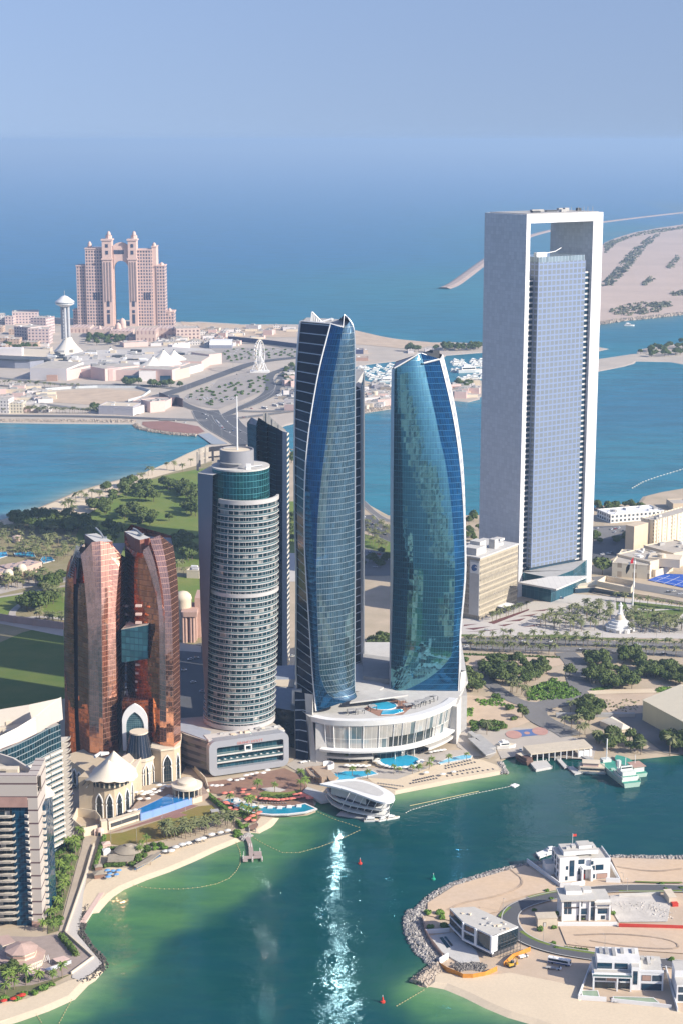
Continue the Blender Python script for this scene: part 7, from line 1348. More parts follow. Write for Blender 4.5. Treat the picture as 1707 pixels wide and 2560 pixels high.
KH=Villa('utility_hut','small yellow beige flat roofed hut at the left front of the middle villa','r1',(760,572),(868,568));KH.T.o['category']='hut';KH.box('walls',CREAM,0,0,0,KH.W,7,4.6);KH.box('roof',mat('sand_roof',(.58,.50,.38),.85),-.2,-.2,4.6,KH.W+.2,7.2,4.9);KH.win(KH.W*.3,.1,KH.W*.42,2.4,m=LGREY,door=True)
V3=Thing('villa','unfinished villa with a tilted white roof frame and black scaffolding inside orange hoarding','villa',gp('r1',520,765));zr=13.2
rf=[gp('r1',x,y,zr)for x,y in((272,466),(408,458),(652,568),(512,622),(350,545))];bw=[gp('r1',x,y,zr)for x,y in((350,545),(512,622),(652,568))]
def at_z(p,z):return Vector((p.x,p.y,z))
mb=MB();mb.prism([p.xy for p in rf],zr-.8,zr,1,0,True);V3.part('roof_slab',mb,[WV2,WV])
for k in range(14):f,g_=rnd.random(),rnd.random();p=rf[0].lerp(rf[2],f).lerp(rf[3],g_*.5);mb=MB();mb.obox(p.x,p.y,zr,rnd.uniform(.6,3),rnd.uniform(.5,1.6),rnd.uniform(.3,1),rnd.random());V3.part('roof_clutter',mb,rnd.choice([GREY,LGREY,CREAM]))
l0,l1,l2=rf[4],rf[3],rf[2];lw=rf[0];d=(l1-l0).normalized();n=Vector((d.y,-d.x,0))
zf=4.6;mb=MB();mb.strip([at_z(l0,zr-.8),at_z(l0,zf)],[at_z(l1,zr-.8),at_z(l1,zf)]);gpn=V3.part('glass_wall',mb,GLASS)
mb=MB();mb.strip([at_z(l1,zr-.8),at_z(l1,zf)],[at_z(l2,zr-.8),at_z(l2,zf)]);mb.strip([at_z(lw,zr-.8),at_z(lw,zf)],[at_z(l0,zr-.8),at_z(l0,zf)]);V3.part('glass_wall',mb,GLASS)
for f,w_ in((0,1.0),(.44,1.4),(.97,1.2)):p=l0.lerp(l1,f);mb=MB();mb.obox(p.x+n.x*.3,p.y+n.y*.3,zf,w_,1.0,zr-zf,math.atan2(d.y,d.x));V3.part('white_pier',mb,WV)
mb=MB();mb.obox(*((l0+l1)/2+n*.3).xy,zf-.9,(l1-l0).length+1,1.0,.9,math.atan2(d.y,d.x));V3.part('white_sill',mb,WV);e=(l1-l2).normalized()
mb=MB();q=l1.lerp(l2,.18);mb.obox(*((l1+q)/2).xy,zf,(q-l1).length,.7,zr-zf,math.atan2(e.y,e.x));V3.part('white_end_wall',mb,WV)
mb=MB();e2=(l0-lw).normalized();mb.obox(*((l0+lw)/2).xy,zf-.9,(l0-lw).length,.8,.8,math.atan2(e2.y,e2.x));V3.part('white_sill',mb,WV);mb=MB();mb.obox(*((l0+lw)/2).xy,8.6,(l0-lw).length,.8,.6,math.atan2(e2.y,e2.x));V3.part('floor_edge',mb,WV);mb=MB();mb.obox(*((l0.lerp(l1,.44)+l0)/2+n*.2).xy,8.6,(l1-l0).length*.42,.7,.7,math.atan2(d.y,d.x));V3.part('floor_edge',mb,WV)
core=[p.lerp((l0+l2)/2,.12).xy for p in(lw,l0,l1,l2,rf[1])];mb=MB();mb.prism(core,ZL,zf-.9);V3.part('ground_floor',mb,mat('raw_block',(.13,.12,.12),.9,var=.4,scale=.6))
mb=MB();mb.prism([p.lerp((l0+l2)/2,.04).xy for p in(lw,l0,l1,l2,rf[1])],zf-.9,zr-.85);V3.part('inner_block',mb,mat('dark_interior',(.03,.035,.04),.7))
for k in range(7):
 for z in(1.5,3.2,5,7,9):
  if k==6:continue
  a,b_=l1.lerp(l2,.2+.8*k/6)+Vector((1.2,-1.4,0)),l1.lerp(l2,.2+.8*(k+1)/6)+Vector((1.2,-1.4,0));mb=MB();mb.tube([at_z(a,z),at_z(b_,z)],.12,4);V3.part('scaffold_bar',mb,DGREY)
 p=l1.lerp(l2,.2+.8*k/6)+Vector((1.2,-1.4,0));mb=MB();mb.tube([at_z(p,ZL),at_z(p,11)],.13,4);V3.part('scaffold_post',mb,DGREY)
ORG=mat('orange_hoarding',(.62,.26,.04),.7,var=.25,scale=.5)
fence('hoarding','curved orange hoarding along the beach below the unfinished villa','r1',[(212,790),(225,800),(260,822),(330,850),(345,858),(400,858),(470,845),(535,815)],2.6,ORG,.15);fence('hoarding','straight orange hoarding right of the unfinished villa scaffolding','r1',[(572,790),(620,745),(720,705)],2.4,ORG,.15);fence('hoarding','brown hoarding beside the boulder bank left of the unfinished villa','r1',[(120,525),(135,600),(180,680),(230,740)],2.2,SALMON,.15)
fence('hoarding','long red hoarding along the road plot right of the middle villa','r1',[(1210,572),(1450,580),(1750,590)],2.2,mat('red_hoarding',(.55,.06,.04),.7,var=.15),.3);fence('boundary_wall','white boundary wall in front of the middle villa','r1',[(872,565),(1200,565)],2.2,WV,.4,'wall')
fence('boundary_wall','low white wall with cream steps around the large white villa','r1',[(702,215),(885,350),(945,350),(1020,338)],2.6,WV,.5,'wall');fence('boundary_wall','white wall and gate at the right side of the large white villa','r1',[(1165,235),(1215,325),(1140,322)],2.6,WV,.5,'wall');fence('boundary_wall','white retaining wall at the stone tip of the unfinished villa','r1',[(215,775),(262,745)],3,WV,.6,'wall')
fence('site_fence','pale grey site fence behind the rubble plot','r1',[(1212,405),(1440,395)],2,LGREY,.2)
for k,(x0,y0,x1,y1,lab)in enumerate(((130,620,270,610,'first'),(215,640,275,690,'second'))):pass
dk=deck('garden_terrace','grey unfinished pool terrace left of the unfinished villa','terrace','r1',[(160,620),(290,600),(420,700),(440,760),(330,770),(230,710)],1.5,LGREY,.6,False)
mb=MB();mb.prism([gp('r1',x,y,1.6).xy for x,y in((215,630),(232,625),(275,680),(258,688))],1.4,1.62);dk.part('pool_slot',mb,GLASS);mb=MB();mb.prism([gp('r1',x,y,1.6).xy for x,y in((240,625),(252,622),(290,672),(282,678))],1.4,1.62);dk.part('pool_slot',mb,GLASS)
fence('boundary_wall','white garden wall with square openings behind the unfinished pool terrace','r1',[(140,608),(200,605),(270,600)],2.4,WV,.4,'wall')
rocks('rubble_heap','heap of grey building rubble inside the orange hoarding',G('r1',[(290,800),(380,790),(480,800)],.5),9,260,.7,mat('rubble',(.25,.23,.21),.9,scale=1,var=.6),z0=.9,hmax=1)
rocks('rubble_heap','white broken rubble over the plot beside the middle villa',G('r1',[(1200,470),(1300,450),(1440,470),(1420,520)],.8),16,220,.6,mat('white_rubble',(.62,.57,.50),.95),z0=.8,hmax=.6)
V=Villa('villa','wide white terraced villa with brown panels, nearest on the near island at lower right','r1',(1062,925),(1458,938));W=V.W
V.box('left_block',WV,1,3,0,W*.55,19,8.2,mt=WV2);V.box('upper_block',WV,2.5,6,8.2,W*.68,19,13.6,mt=mat('white_roof',(.70,.68,.64),.8));V.box('link_tower',WV,W*.55,2,0,W*.66,18,12,mt=WV2);V.box('right_block',WV,W*.66,2.2,0,W,19,9.4,mt=WV2);V.box('roof_frame',WV,W*.66,2,9.4,W,2.4,10.6)
V.box('terrace_slab',WV,0,0,7.0,W*.55,6,7.5);V.box('white_pier',WV,0.2,.2,0,1.0,1,7);V.box('white_pier',WV,W*.34,.2,0,W*.36,1,7);V.box('white_pier',WV,W*.53,.2,0,W*.55,1,7.5);V.box('glass_railing',mat('rail_glass',(.12,.20,.21),.08),.1,.1,7.5,W*.55,.2,8.6)
V.win(W*.05,.3,W*.32,3,3,m=GLASS);V.win(W*.37,.3,W*.53,3,3,m=GLASS);V.win(W*.03,4.2,W*.19,6.6,3);V.win(W*.21,4.2,W*.35,6.6,3,m=SALMON);V.win(W*.38,4.2,W*.53,6.6,3);V.win(W*.08,9,W*.28,11.6,6);V.win(W*.33,9,W*.5,11.6,6);V.win(W*.58,3.2,W*.63,9.8,2);V.win(W*.70,.4,W*.97,3.4,2.2);V.win(W*.70,5.2,W*.82,7.8,2.2,m=SALMON);V.win(W*.85,5.2,W*.97,7.8,2.2)
for x in(.12,.2,.3,.42,.58,.72,.8,.86):V.box('roof_unit',rnd.choice([GREY,LGREY]),W*x,9+6*rnd.random(),9.4 if x>.66 else 13.6,W*x+1.6,17,10.6 if x>.66 else 14.5)
fence('boundary_wall','white boundary wall left and front of the nearest terraced villa','r1',[(1055,790),(985,975),(1140,985)],2.4,WV,.4,'wall');fence('boundary_wall','white front wall of the nearest terraced villa, right of its gap','r1',[(1170,988),(1400,1012),(1500,1025)],2,WV,.4,'wall');fence('boundary_wall','white side wall between the nearest terraced villa and the cut off house','r1',[(1470,810),(1535,1045)],2.4,WV,.4,'wall')
pool('pale green empty looking pool strip before the nearest terraced villa','r1',[(1005,925),(1090,925),(1100,958),(1010,950)],m=mat('green_pool',(.30,.38,.26),.2));pool('long murky pool right of the gate in front of the nearest villa','r1',[(1180,958),(1400,965),(1430,990),(1190,982)],m=mat('green_pool',(.30,.38,.26),.2))
V=Villa('villa','white house cut off by the right edge of the near island','r1',(1528,990),(1700,995));V.box('main_block',WV,0,0,0,V.W,18,9,mt=WV2);V.box('upper_block',WV,0,8,9,V.W,18,12.5,mt=WV2);V.win(1,1,4,4);V.win(1,5.5,4,8)
V=Villa('site_office','yellow site cabin with a red corner at the right of the rubble plot','r1',(1488,448),(1528,446));V.T.o['category']='site cabin';V.box('walls',CREAM,0,0,0,V.W,10,4);V.box('roof',CREAM,-.2,-.2,4,V.W+.2,10.2,4.3);V.box('red_container',RED,V.W*.3,-2.6,0,V.W*1.1,0,1.8)
deck('dock','white private dock with tall lamp posts behind the large white villa','dock','r1',[(752,160),(800,140),(870,135),(880,150),(810,170),(770,185)],1.4,WHITE)
#PLANTS
def leafmat(name,c0,c1,c2=None):
 m,t,b=newmat(name);oi=N(t,'ObjectInfo');f=contrast(t,noise(t,.55,3),.35,.65);c=mixc(t,f,c0,c1)
 c=mixc(t,math_(t,'MULTIPLY',oi.outputs['Random'],.55),c,c2 or tuple(x*.6 for x in c0));t.links.new(c,b.inputs['Base Color']);b.inputs['Roughness'].default_value=.75;b.inputs['Specular IOR Level'].default_value=.2;return m
LF=leafmat('tree_leaves',(.05,.085,.02),(.09,.12,.03),(.12,.14,.045));LF2=leafmat('shrub_leaves',(.08,.14,.025),(.11,.17,.03));LFB=leafmat('bright_leaves',(.10,.19,.03),(.14,.23,.035));PF=leafmat('palm_fronds',(.13,.14,.055),(.20,.20,.09),(.08,.11,.04));PFG=leafmat('green_palm_fronds',(.12,.19,.03),(.19,.24,.05),(.08,.13,.03))
BARK=mat('bark',(.16,.12,.09),.95,var=.3);PBARK=mat('palm_bark',(.26,.20,.14),.95,var=.3)
def leafcloud(mb,lobes,n,s,rs,m=0):
 tw=sum(l[3]**2 for l in lobes)
 for(x,y,z,r)in lobes:
  for _ in range(int(n*r*r/tw)):
   d=Vector((rs.gauss(0,1),rs.gauss(0,1),rs.gauss(0,1))).normalized();p=Vector((x,y,z))+d*r*(.75+.35*rs.random())*Vector((1,1,.8)).length/1.62
   p=Vector((x,y,z))+Vector((d.x,d.y,d.z*.8))*r*(.7+.4*rs.random());q=(d+Vector((rs.uniform(-.6,.6),rs.uniform(-.6,.6),rs.uniform(-.3,.7)))).normalized();a=q.orthogonal().normalized();a.rotate(Matrix.Rotation(rs.random()*6.28,3,q));b_=q.cross(a);h=s*(.6+.8*rs.random())
   mb.face([p-a*h-b_*h*.6,p+a*h*.7-b_*h*.7,p+a*h+b_*h*.6,p-a*h*.7+b_*h*.7],m)
def mktree(name,seed,h,r,nl,leaf,n=620,s=.62,low=.38,sh=1):
 rs=random.Random(seed);T=Thing(name,'tree','tree',(0,0,-5000));lobes=[]
 for k in range(nl):a=k*2.4+rs.random();d=r*.62*math.sqrt((k+.3)/nl);lobes.append((d*math.cos(a),d*math.sin(a),h*(low+.36*(1-d/r*.9)+rs.uniform(-.05,.16)),r*rs.uniform(.34,.52)))
 mb=MB();leafcloud(mb,lobes,n,s,rs);T.part('crown',mb,leaf,local=True)
 mb=MB();mb.tube([(0,0,-.3),(.1,0,h*.25),(0,.1,h*.5)],.3*sh,6,0,.18)
 for l in lobes[:5]:mb.tube([(0,0,h*.25),(l[0]*.5,l[1]*.5,h*.42),(l[0]*.8,l[1]*.8,l[2])],.14*sh,4,0,.05)
 T.part('trunk',mb,BARK,local=True);return Kit(T.o)
def mkpalm(name,seed,h,r,leaf,nf=22):
 rs=random.Random(seed);T=Thing(name,'palm','palm tree',(0,0,-5000));mb=MB();mb.tube([(0,0,-.3),(.15,.1,h*.5),(0,0,h)],.26,6,0,.2);T.part('trunk',mb,PBARK,local=True);mb=MB()
 for k in range(nf):
  a=k*2.4+rs.random()*.3;e=rs.uniform(-.35,1.1);d=Vector((math.cos(a),math.sin(a),0));t_=Vector((-d.y,d.x,0));P=[]
  for i in range(5):f=i/4;P.append(Vector((0,0,h))+d*r*f*math.cos(e*(1-f*.8))+Vector((0,0,r*(math.sin(e)*f-.62*f*f))))
  for i in range(4):
   w0,w1=r*.13*(1-.55*abs(i/4-.35)),r*.13*(1-.6*abs((i+1)/4-.35))*(0 if i==3 else 1)
   for sg in(-1,1):q=[P[i],P[i+1],P[i+1]+t_*sg*w1-Vector((0,0,w1*.6)),P[i]+t_*sg*w0-Vector((0,0,w0*.6))];mb.face(q if w1 else q[:2]+q[3:])
 T.part('fronds',mb,leaf,local=True);return Kit(T.o)
TK_=[mktree('broadleaf_tree',11+k,9+k*.8,5.2+.3*k,9,LF)for k in range(4)];SK_=[mktree('shrub',31+k,3.2,2.6,5,LF2,260,.42,.2,.4)for k in range(3)];BK_=[mktree('bush',41+k,2.6,2.4,5,LFB,260,.42,.2,.4)for k in range(2)]
PK_=[mkpalm('date_palm',51+k,7.5+k*.8,4.0,PF)for k in range(3)];GK_=[mkpalm('fan_palm',61+k,6.0+k,3.3,PFG,26)for k in range(3)]
def inpoly(x,y,P):
 c=False;j=len(P)-1
 for i in range(len(P)):
  if(P[i][1]>y)!=(P[j][1]>y)and x<(P[j][0]-P[i][0])*(y-P[i][1])/(P[j][1]-P[i][1])+P[i][0]:c=not c
  j=i
 return c
def fillpts(t,poly,n,seed,sep=0):
 rs=random.Random(seed);xs_,ys_=[p[0]for p in poly],[p[1]for p in poly];out=[]
 for _ in range(n*40):
  x,y=rs.uniform(min(xs_),max(xs_)),rs.uniform(min(ys_),max(ys_))
  if inpoly(x,y,poly):
   g=gp(t,x,y)
   if sep and any((g.xy-o.xy).length<sep for o in out):continue
   out.append(g)
   if len(out)>=n:break
 return out
SD=[100]
QUEUE=[]
def plant(kits,pts,label,group,s0=.85,s1=1.2):
 SD[0]+=1;rs=random.Random(SD[0])
 for p in pts:QUEUE.append((rs.choice(kits),(p.x,p.y,p.z-.1),rs.random()*6.28,rs.uniform(s0,s1),label,group))
def grow():
 kinds={}
 for q in QUEUE:kinds.setdefault(q[0].o.name.split('.')[0],[]).append(q)
 for kind,L in kinds.items():
  L.sort(key=lambda q:-q[3]/math.hypot(q[1][0],q[1][1],400))
  for k,p,r,sc,lab,grp in L[:290]:k.place(p,r,sc,lab,grp)
  V,F,I,n,mats=[],[],[],0,[]
  for k,p,r,sc,_,_ in L[290:]:
   c,s_=math.cos(r)*sc,math.sin(r)*sc
   for ch in k.o.children:
    me=ch.data;v=np.empty(len(me.vertices)*3);me.vertices.foreach_get('co',v);v=v.reshape(-1,3)
    if me.materials[0]not in mats:mats.append(me.materials[0])
    V.append(np.c_[v[:,0]*c-v[:,1]*s_+p[0],v[:,0]*s_+v[:,1]*c+p[1],v[:,2]*sc+p[2]]);F+=[[i+n for i in f.vertices]for f in me.polygons];I+=[mats.index(me.materials[0])]*len(me.polygons);n+=len(v)
  if V:
   me=bpy.data.meshes.new('far_'+kind);me.from_pydata(np.concatenate(V).tolist(),[],F);[me.materials.append(m)for m in mats];me.polygons.foreach_set('material_index',I)
   o=bpy.data.objects.new('far_'+kind,me);COL.objects.link(o);o['kind']='stuff';o['label']='farther '+kind.replace('_',' ')+'s that merge into groves';o['category']='trees'
def P_(t,pts):return[gp(t,x,y)for x,y in pts]
def rowp(t,a,b,n,jit=0):rs=random.Random(n);return[gp(t,a[0]+(b[0]-a[0])*(k+rs.uniform(-jit,jit))/max(n-1,1),a[1]+(b[1]-a[1])*k/max(n-1,1))for k in range(n)]
pk='r6'
for poly,n,lab in(([(60,372),(330,350),(560,378),(660,390),(680,440),(500,480),(300,465),(60,405)],52,'dark broadleaf tree in the thick belt between the palm garden and the bay beach'),([(660,270),(760,130),(860,120),(880,190),(830,330),(720,345)],14,'broadleaf tree in the park grove next to the beach palms'),([(900,110),(1000,100),(1110,70),(1140,120),(1200,210),(1100,255),(980,210),(910,175)],18,'broadleaf tree in the upper park grove left of the balcony tower'),([(850,320),(960,290),(1170,340),(1180,410),(1000,425),(880,410)],15,'broadleaf tree in the lawn grove right behind the copper towers'),([(1210,90),(1500,130),(1500,240),(1400,230),(1230,150)],18,'broadleaf tree in the grove against the left wall of the balcony tower'),([(1390,260),(1500,260),(1500,350),(1400,350)],6,'broadleaf tree on the lawn edge beside the balcony tower'),([(1280,520),(1490,550),(1480,660),(1380,700),(1320,600)],13,'broadleaf tree right of the copper tower fin'),([(640,440),(900,430),(930,560),(700,600)],14,'broadleaf tree behind the roofs of the copper towers'),([(310,860),(480,830),(490,900),(330,920)],9,'broadleaf tree on the lawn left of the copper towers, nearest the loop path'),([(170,1000),(430,990),(430,1060),(170,1060)],9,'broadleaf tree inside the loop path of the palace lawn')):
 plant(TK_,fillpts(pk,poly,n,n,4),lab,lab.replace('broadleaf tree','trees'),1.05,1.45)
for p,lab in(((1278,370),'lone round tree in the middle of the open park lawn'),((1378,495),'lone dense tree on the lawn right of the copper tower roof')):plant(TK_[:1],P_(pk,[p]),lab,None,1.0,1.05)
plant(SK_,P_(pk,[(1190,315),(1440,500),(1480,500),(1500,490),(840,390)]),'low shrub alone on the park lawn','shrubs on the park lawn')
for poly,n,lab in(([(0,430),(150,425),(500,490),(640,560),(490,700),(330,720),(270,650),(0,640)],95,'date palm in the palm garden with blue pools at the left'),([(0,820),(480,770),(500,830),(0,900)],36,'date palm along the palace lane at the left'),([(330,920),(480,900),(480,990),(350,980)],12,'date palm among lawn trees just left of the copper towers'),([(260,1100),(480,1110),(480,1160),(270,1140)],11,'date palm at the gate of the great lawn'),([(1340,730),(1390,720),(1390,790),(1345,790)],4,'date palm right of the copper tower by the small white house')):
 plant(PK_,fillpts(pk,poly,n,n,2.5),lab,lab.replace('date palm','palms'))
plant(PK_,P_(pk,[(490,300),(520,285),(545,290),(575,240),(615,205),(650,230),(695,200),(745,200),(760,215),(1060,85),(1030,95),(1080,65),(1120,30),(1150,25),(560,330),(540,345)]),'tall thin palm standing on the bay beach','palms on the bay beach',1.05,1.4)
plant(PK_,P_('r5',[(160,1290),(80,1290),(250,1300),(340,1240)]),'palm on the beach below the tower crown screen','palms on the beach near the balcony tower')
pe='z7'
for poly,n,lab in(([(590,870),(700,800),(940,730),(1120,760),(1070,870),(860,895)],52,'date palm in the plaza grove left of the minaret monument'),([(1180,790),(1300,800),(1568,850),(1640,900),(1230,900)],46,'date palm in the plaza grove right of the minaret monument')):plant(PK_,fillpts(pe,poly,n,n,5),lab,lab.replace('date palm','palms'))
for a,b,n,lab in(((1130,690),(1640,760),11,'date palm in the row before the long white plaza wall'),((150,972),(1640,1002),38,'date palm on the highway median'),((180,1010),(720,1040),16,'date palm on the near verge of the highway'),((320,825),(545,740),9,'date palm in the row along the beige office block'),((1000,1020),(1640,1060),11,'date palm on the right part of the near highway verge'),((250,940),(1000,950),12,'date palm on the far highway verge before the plaza')):plant(PK_,rowp(pe,a,b,n,.3),lab,lab.replace('date palm','palms'),.8,1.1)
for poly,n,lab in(([(220,1120),(380,1090),(560,1110),(700,1170),(560,1260),(420,1240),(260,1190)],44,'broadleaf tree in the big green thicket right of the grey tower'),([(940,1075),(1060,1065),(1060,1115),(950,1120)],11,'broadleaf tree beside the boat road junction with the highway'),([(1165,1050),(1275,1050),(1290,1105),(1170,1105)],11,'broadleaf tree in the small grove below the highway'),([(920,1175),(1100,1150),(1290,1200),(1250,1260),(980,1265)],26,'broadleaf tree in the grove right of the boat road'),([(1210,1120),(1600,1130),(1600,1250),(1330,1220)],36,'broadleaf tree in the wood at the right edge above the huge shed'),([(125,1190),(200,1200),(290,1280),(140,1295)],14,'broadleaf tree next to the wing wall of the grey tower'),([(1010,1600),(1120,1570),(1230,1600),(1340,1620),(1290,1680),(1040,1670)],16,'broadleaf tree on the quay behind the green ferry'),([(1440,1600),(1600,1620),(1600,1690),(1460,1670)],9,'broadleaf tree at the right foot of the huge shed'),([(860,1370),(1000,1350),(1010,1400),(880,1410)],8,'broadleaf tree at the bend of the boat road'),([(900,1440),(1020,1420),(1000,1500),(910,1510)],7,'broadleaf tree left of the tiled house'),([(1000,75),(1300,65),(1300,105),(1000,110)],16,'broadleaf tree on the shore behind the clubhouse'),([(980,290),(1280,280),(1260,320),(980,320)],9,'broadleaf tree on the shaded street behind the portal tower')):plant(TK_,fillpts(pe,poly,n,n,3.2),lab,lab.replace('broadleaf tree','trees'),.7,1.1)
plant(TK_,P_(pe,[(1040,515)]),'huge spreading tree between portal tower and club building',None,1.9,1.95);plant(TK_,P_(pe,[(825,1180)]),'lone tree on the verge inside the boat road bend',None,.9,1);plant(TK_,P_(pe,[(515,1450)]),'lone bright tree on the bare sand left of the boat road',None,.9,1)
plant(SK_,fillpts(pe,[(130,1490),(400,1490),(390,1535),(200,1535)],12,5,3)+P_(pe,[(430,1395),(345,1320),(655,1120),(610,1110),(140,1080),(460,1465),(500,1380),(700,1270)]),'grey green shrub on the sandy waste ground behind the boat yard','shrubs on the sandy ground',.9,1.8)
plant(PK_,P_(pe,[(790,1510),(835,1530),(875,1540),(925,1560),(890,1570),(510,1300),(540,1320),(450,1290),(480,1285),(830,1420),(440,1290),(285,1560)]),'date palm by the boat road and thicket','palms by the boat road',.9,1.3);plant(PK_,P_(pe,[(1090,1640),(1290,1690),(1000,1620),(1480,1690)]),'date palm on the quay near the ferry','palms on the ferry quay',1.1,1.4)
plant(TK_,fillpts('z2',[(905,1470),(1070,1430),(1070,1540),(905,1540)],9,3,4),'tree seen in the gap between the two curved towers','trees in the gap between the curved towers',.7,1);plant(PK_,fillpts('z2',[(905,1250),(1060,1300),(1060,1430),(905,1400)],26,3,4),'palm in the corniche gardens between the two curved towers','palms between the curved towers',.8,1.1);plant(TK_,fillpts('z6',[(545,70),(715,60),(715,150),(545,140)],12,3,4),'tree behind the mall roof between the curved towers','trees behind the mall roof',.8,1)
plant(TK_,fillpts('z7',[(145,140),(228,140),(228,320),(145,320)],9,3,5),'tree between the grey tower edge and portal tower','trees left of the portal tower',.7,1)
plant(TK_,fillpts('z2',[(505,1240),(532,1240),(532,1400),(505,1400)],8,3,4)+fillpts('z2',[(505,900),(530,900),(530,960),(505,960)],3,3,4),'tree in the slit between folded tower and tallest tower','trees in the tower slit',.7,1)
for t,poly,n,lab in(('z3',[(1265,1062),(1340,1025),(1600,985),(1600,1070),(1400,1085),(1270,1085)],34,'tree on the wooded islet at the right'),('z1',[(812,1100),(910,1100),(910,1112),(812,1112)],8,'tree before the blue mall window'),('z1',[(985,1105),(1180,1110),(1180,1125),(985,1120)],12,'tree at the right mall front'),('z1',[(560,790),(800,790),(820,840),(580,850)],34,'tree in the gardens below the arch hotel'),('r4',[(900,212),(1410,195),(1410,232),(920,240)],34,'tree in the long plantation on the far mole'),('r4',[(1170,600),(1310,590),(1320,640),(1190,640)],9,'tree beside the small marina beach'),('z1',[(0,830),(320,870),(320,885),(0,870)],14,'tree among the tan houses'),('z1',[(600,1270),(650,1250),(655,1275),(610,1285)],3,'tree at the left end of the grey warehouse'),('z2',[(470,430),(540,390),(540,490),(490,520)],14,'tree right of the winding breakwater road')):plant(TK_,fillpts(t,poly,n,n,3),lab,lab.replace('tree','trees',1),.9,1.4)
plant(TK_,P_('r4',[(650,242),(675,242),(725,246),(760,246)]),'tree beside the white hut on the marina shore','trees by the marina hut',1.2,1.6)
plant(PK_,rowp('z1',(180,1288),(660,1292),24,.3)+rowp('z1',(0,1110),(500,1130),16,.4)+rowp('z1',(30,1290),(280,1280),9,.4),'palm along the breakwater corniche road','palms along the breakwater corniche');plant(SK_,fillpts('r5',[(480,400),(1180,250),(1180,420),(900,500),(560,600),(300,480)],60,4,9)+fillpts('z2',[(120,300),(540,300),(540,340),(150,370)],45,6,12),'small round tree in the breakwater car park','small trees of the breakwater car park',1,1.4)
def cover(name,label,t,poly,n,s,leaf,h=1.0,z=ZL):
 rs=random.Random(n);mb=MB()
 for p in fillpts(t,poly,n,n):leafcloud(mb,[(p.x,p.y,z+.2,h*(.7+.6*rs.random()))],9,s,rs)
 o=struct(name,mb,[leaf],kind='stuff');o['label']=label;o['category']='plants'
cover('ground_cover','bright green creeper covering the slope below the big thicket','z7',[(540,1270),(720,1190),(830,1240),(900,1295),(860,1322),(700,1335),(560,1335)],520,.8,LFB,1.3);cover('ground_cover','bright green patches of creeper along the right wood edge','z7',[(1380,1270),(1430,1250),(1530,1262),(1540,1285),(1400,1288)],160,.7,LFB);cover('ground_cover','green creeper at the foot of the boat road grove','z7',[(950,1270),(1110,1240),(1090,1262),(980,1275)],90,.7,LFB);cover('ground_cover','low green strip on the sand beside the grey tower wing','z7',[(200,1330),(400,1330),(410,1375),(240,1370)],120,.7,LFB);cover('ground_cover','green creeper at the very foot of the grey tower wing','z7',[(118,1390),(190,1390),(180,1440),(118,1440)],70,.7,LFB)
cover('hedge_strip','long clipped hedge along the near highway verge','z7',[(120,1030),(760,1052),(760,1060),(120,1040)],260,.6,LF2,.8);cover('dune_plants','dry tufts on the pale sand left of the huge shed','z7',[(1040,1330),(1280,1330),(1270,1420),(1110,1420)],60,.5,PF,.7)
LSC=leafmat('far_scrub',(.14,.15,.09),(.19,.18,.11))
for poly,n in(([(1050,345),(1100,320),(1300,262),(1568,225),(1568,240),(1250,290),(1120,340),(1060,400)],330),([(1020,620),(1080,560),(1150,470),(1220,390),(1350,290),(1420,270),(1300,390),(1200,520),(1100,610)],420),([(1060,770),(1250,720),(1500,740),(1400,790),(1150,815)],120),([(1350,730),(1480,720),(1480,750),(1360,755)],60),([(1480,660),(1600,640),(1600,680),(1500,680)],40),([(1290,600),(1360,550),(1380,570),(1310,615)],50),([(1450,500),(1540,400),(1568,390),(1500,500)],50)):cover('far_scrub','grey green scrub on the sandy far island','z3',poly,n,3.2,LSC,5)
plant(GK_,P_('z8',[(550,1085),(470,1170),(505,1170),(520,1200),(410,1330),(490,1300),(390,1400),(455,1410),(480,1370),(430,1490),(380,1640),(370,1720),(300,1720),(375,1180),(400,1560),(350,1660),(445,1460),(520,1130)]),'green fan palm along the lane beside the striped tower','fan palms along the lane',.9,1.15)
plant(SK_,fillpts('z8',[(370,1180),(430,1080),(560,1090),(500,1300),(430,1520),(400,1700),(340,1700),(370,1400)],46,5,2),'leafy shrub under the palms of the striped tower garden','shrubs of the tower garden',.7,1.2)
plant(GK_,P_('z8',[(270,2070),(365,2060),(430,2040),(180,2090),(60,2120),(100,2120),(40,2150),(85,2090)]),'fan palm around the pergola restaurant at lower left','fan palms at the pergola restaurant');plant(TK_,P_('z8',[(30,2020),(90,2010),(140,2030),(60,2060)]),'dark tree beside the pergola restaurant at lower left','trees at the pergola restaurant',.6,.75);plant(BK_,P_('z8',[(165,2160),(240,2150),(195,2060),(35,2190),(120,2190),(300,2120),(350,2090)]),'rounded clipped bush above the lower left beach','clipped bushes on the lower left beach',.9,1.2)
plant(PK_,fillpts('r8',[(740,700),(900,690),(1200,640),(1380,590),(1390,650),(1200,690),(1000,740),(800,760)],34,4,2.6),'date palm in the row between worn lawn and lounger beach','palms behind the lounger beach',.75,1.0)
plant(BK_,P_('r8',[(760,800),(720,830),(790,830),(700,800)]),'round clipped bush beside the lounger beach','bushes by the lounger beach',.9,1.1);plant(SK_,P_('r8',[(590,850),(640,830),(570,900),(620,890),(660,850),(520,970),(440,970),(370,975),(300,985),(350,970),(410,975),(570,930),(430,960)]),'shrub round the thatched beach restaurant','shrubs at the thatched restaurant',.8,1.1);plant(GK_,P_('r8',[(600,830),(640,800),(580,890)]),'fan palm behind the thatched beach restaurant','fan palms at the thatched restaurant',.7,.9)
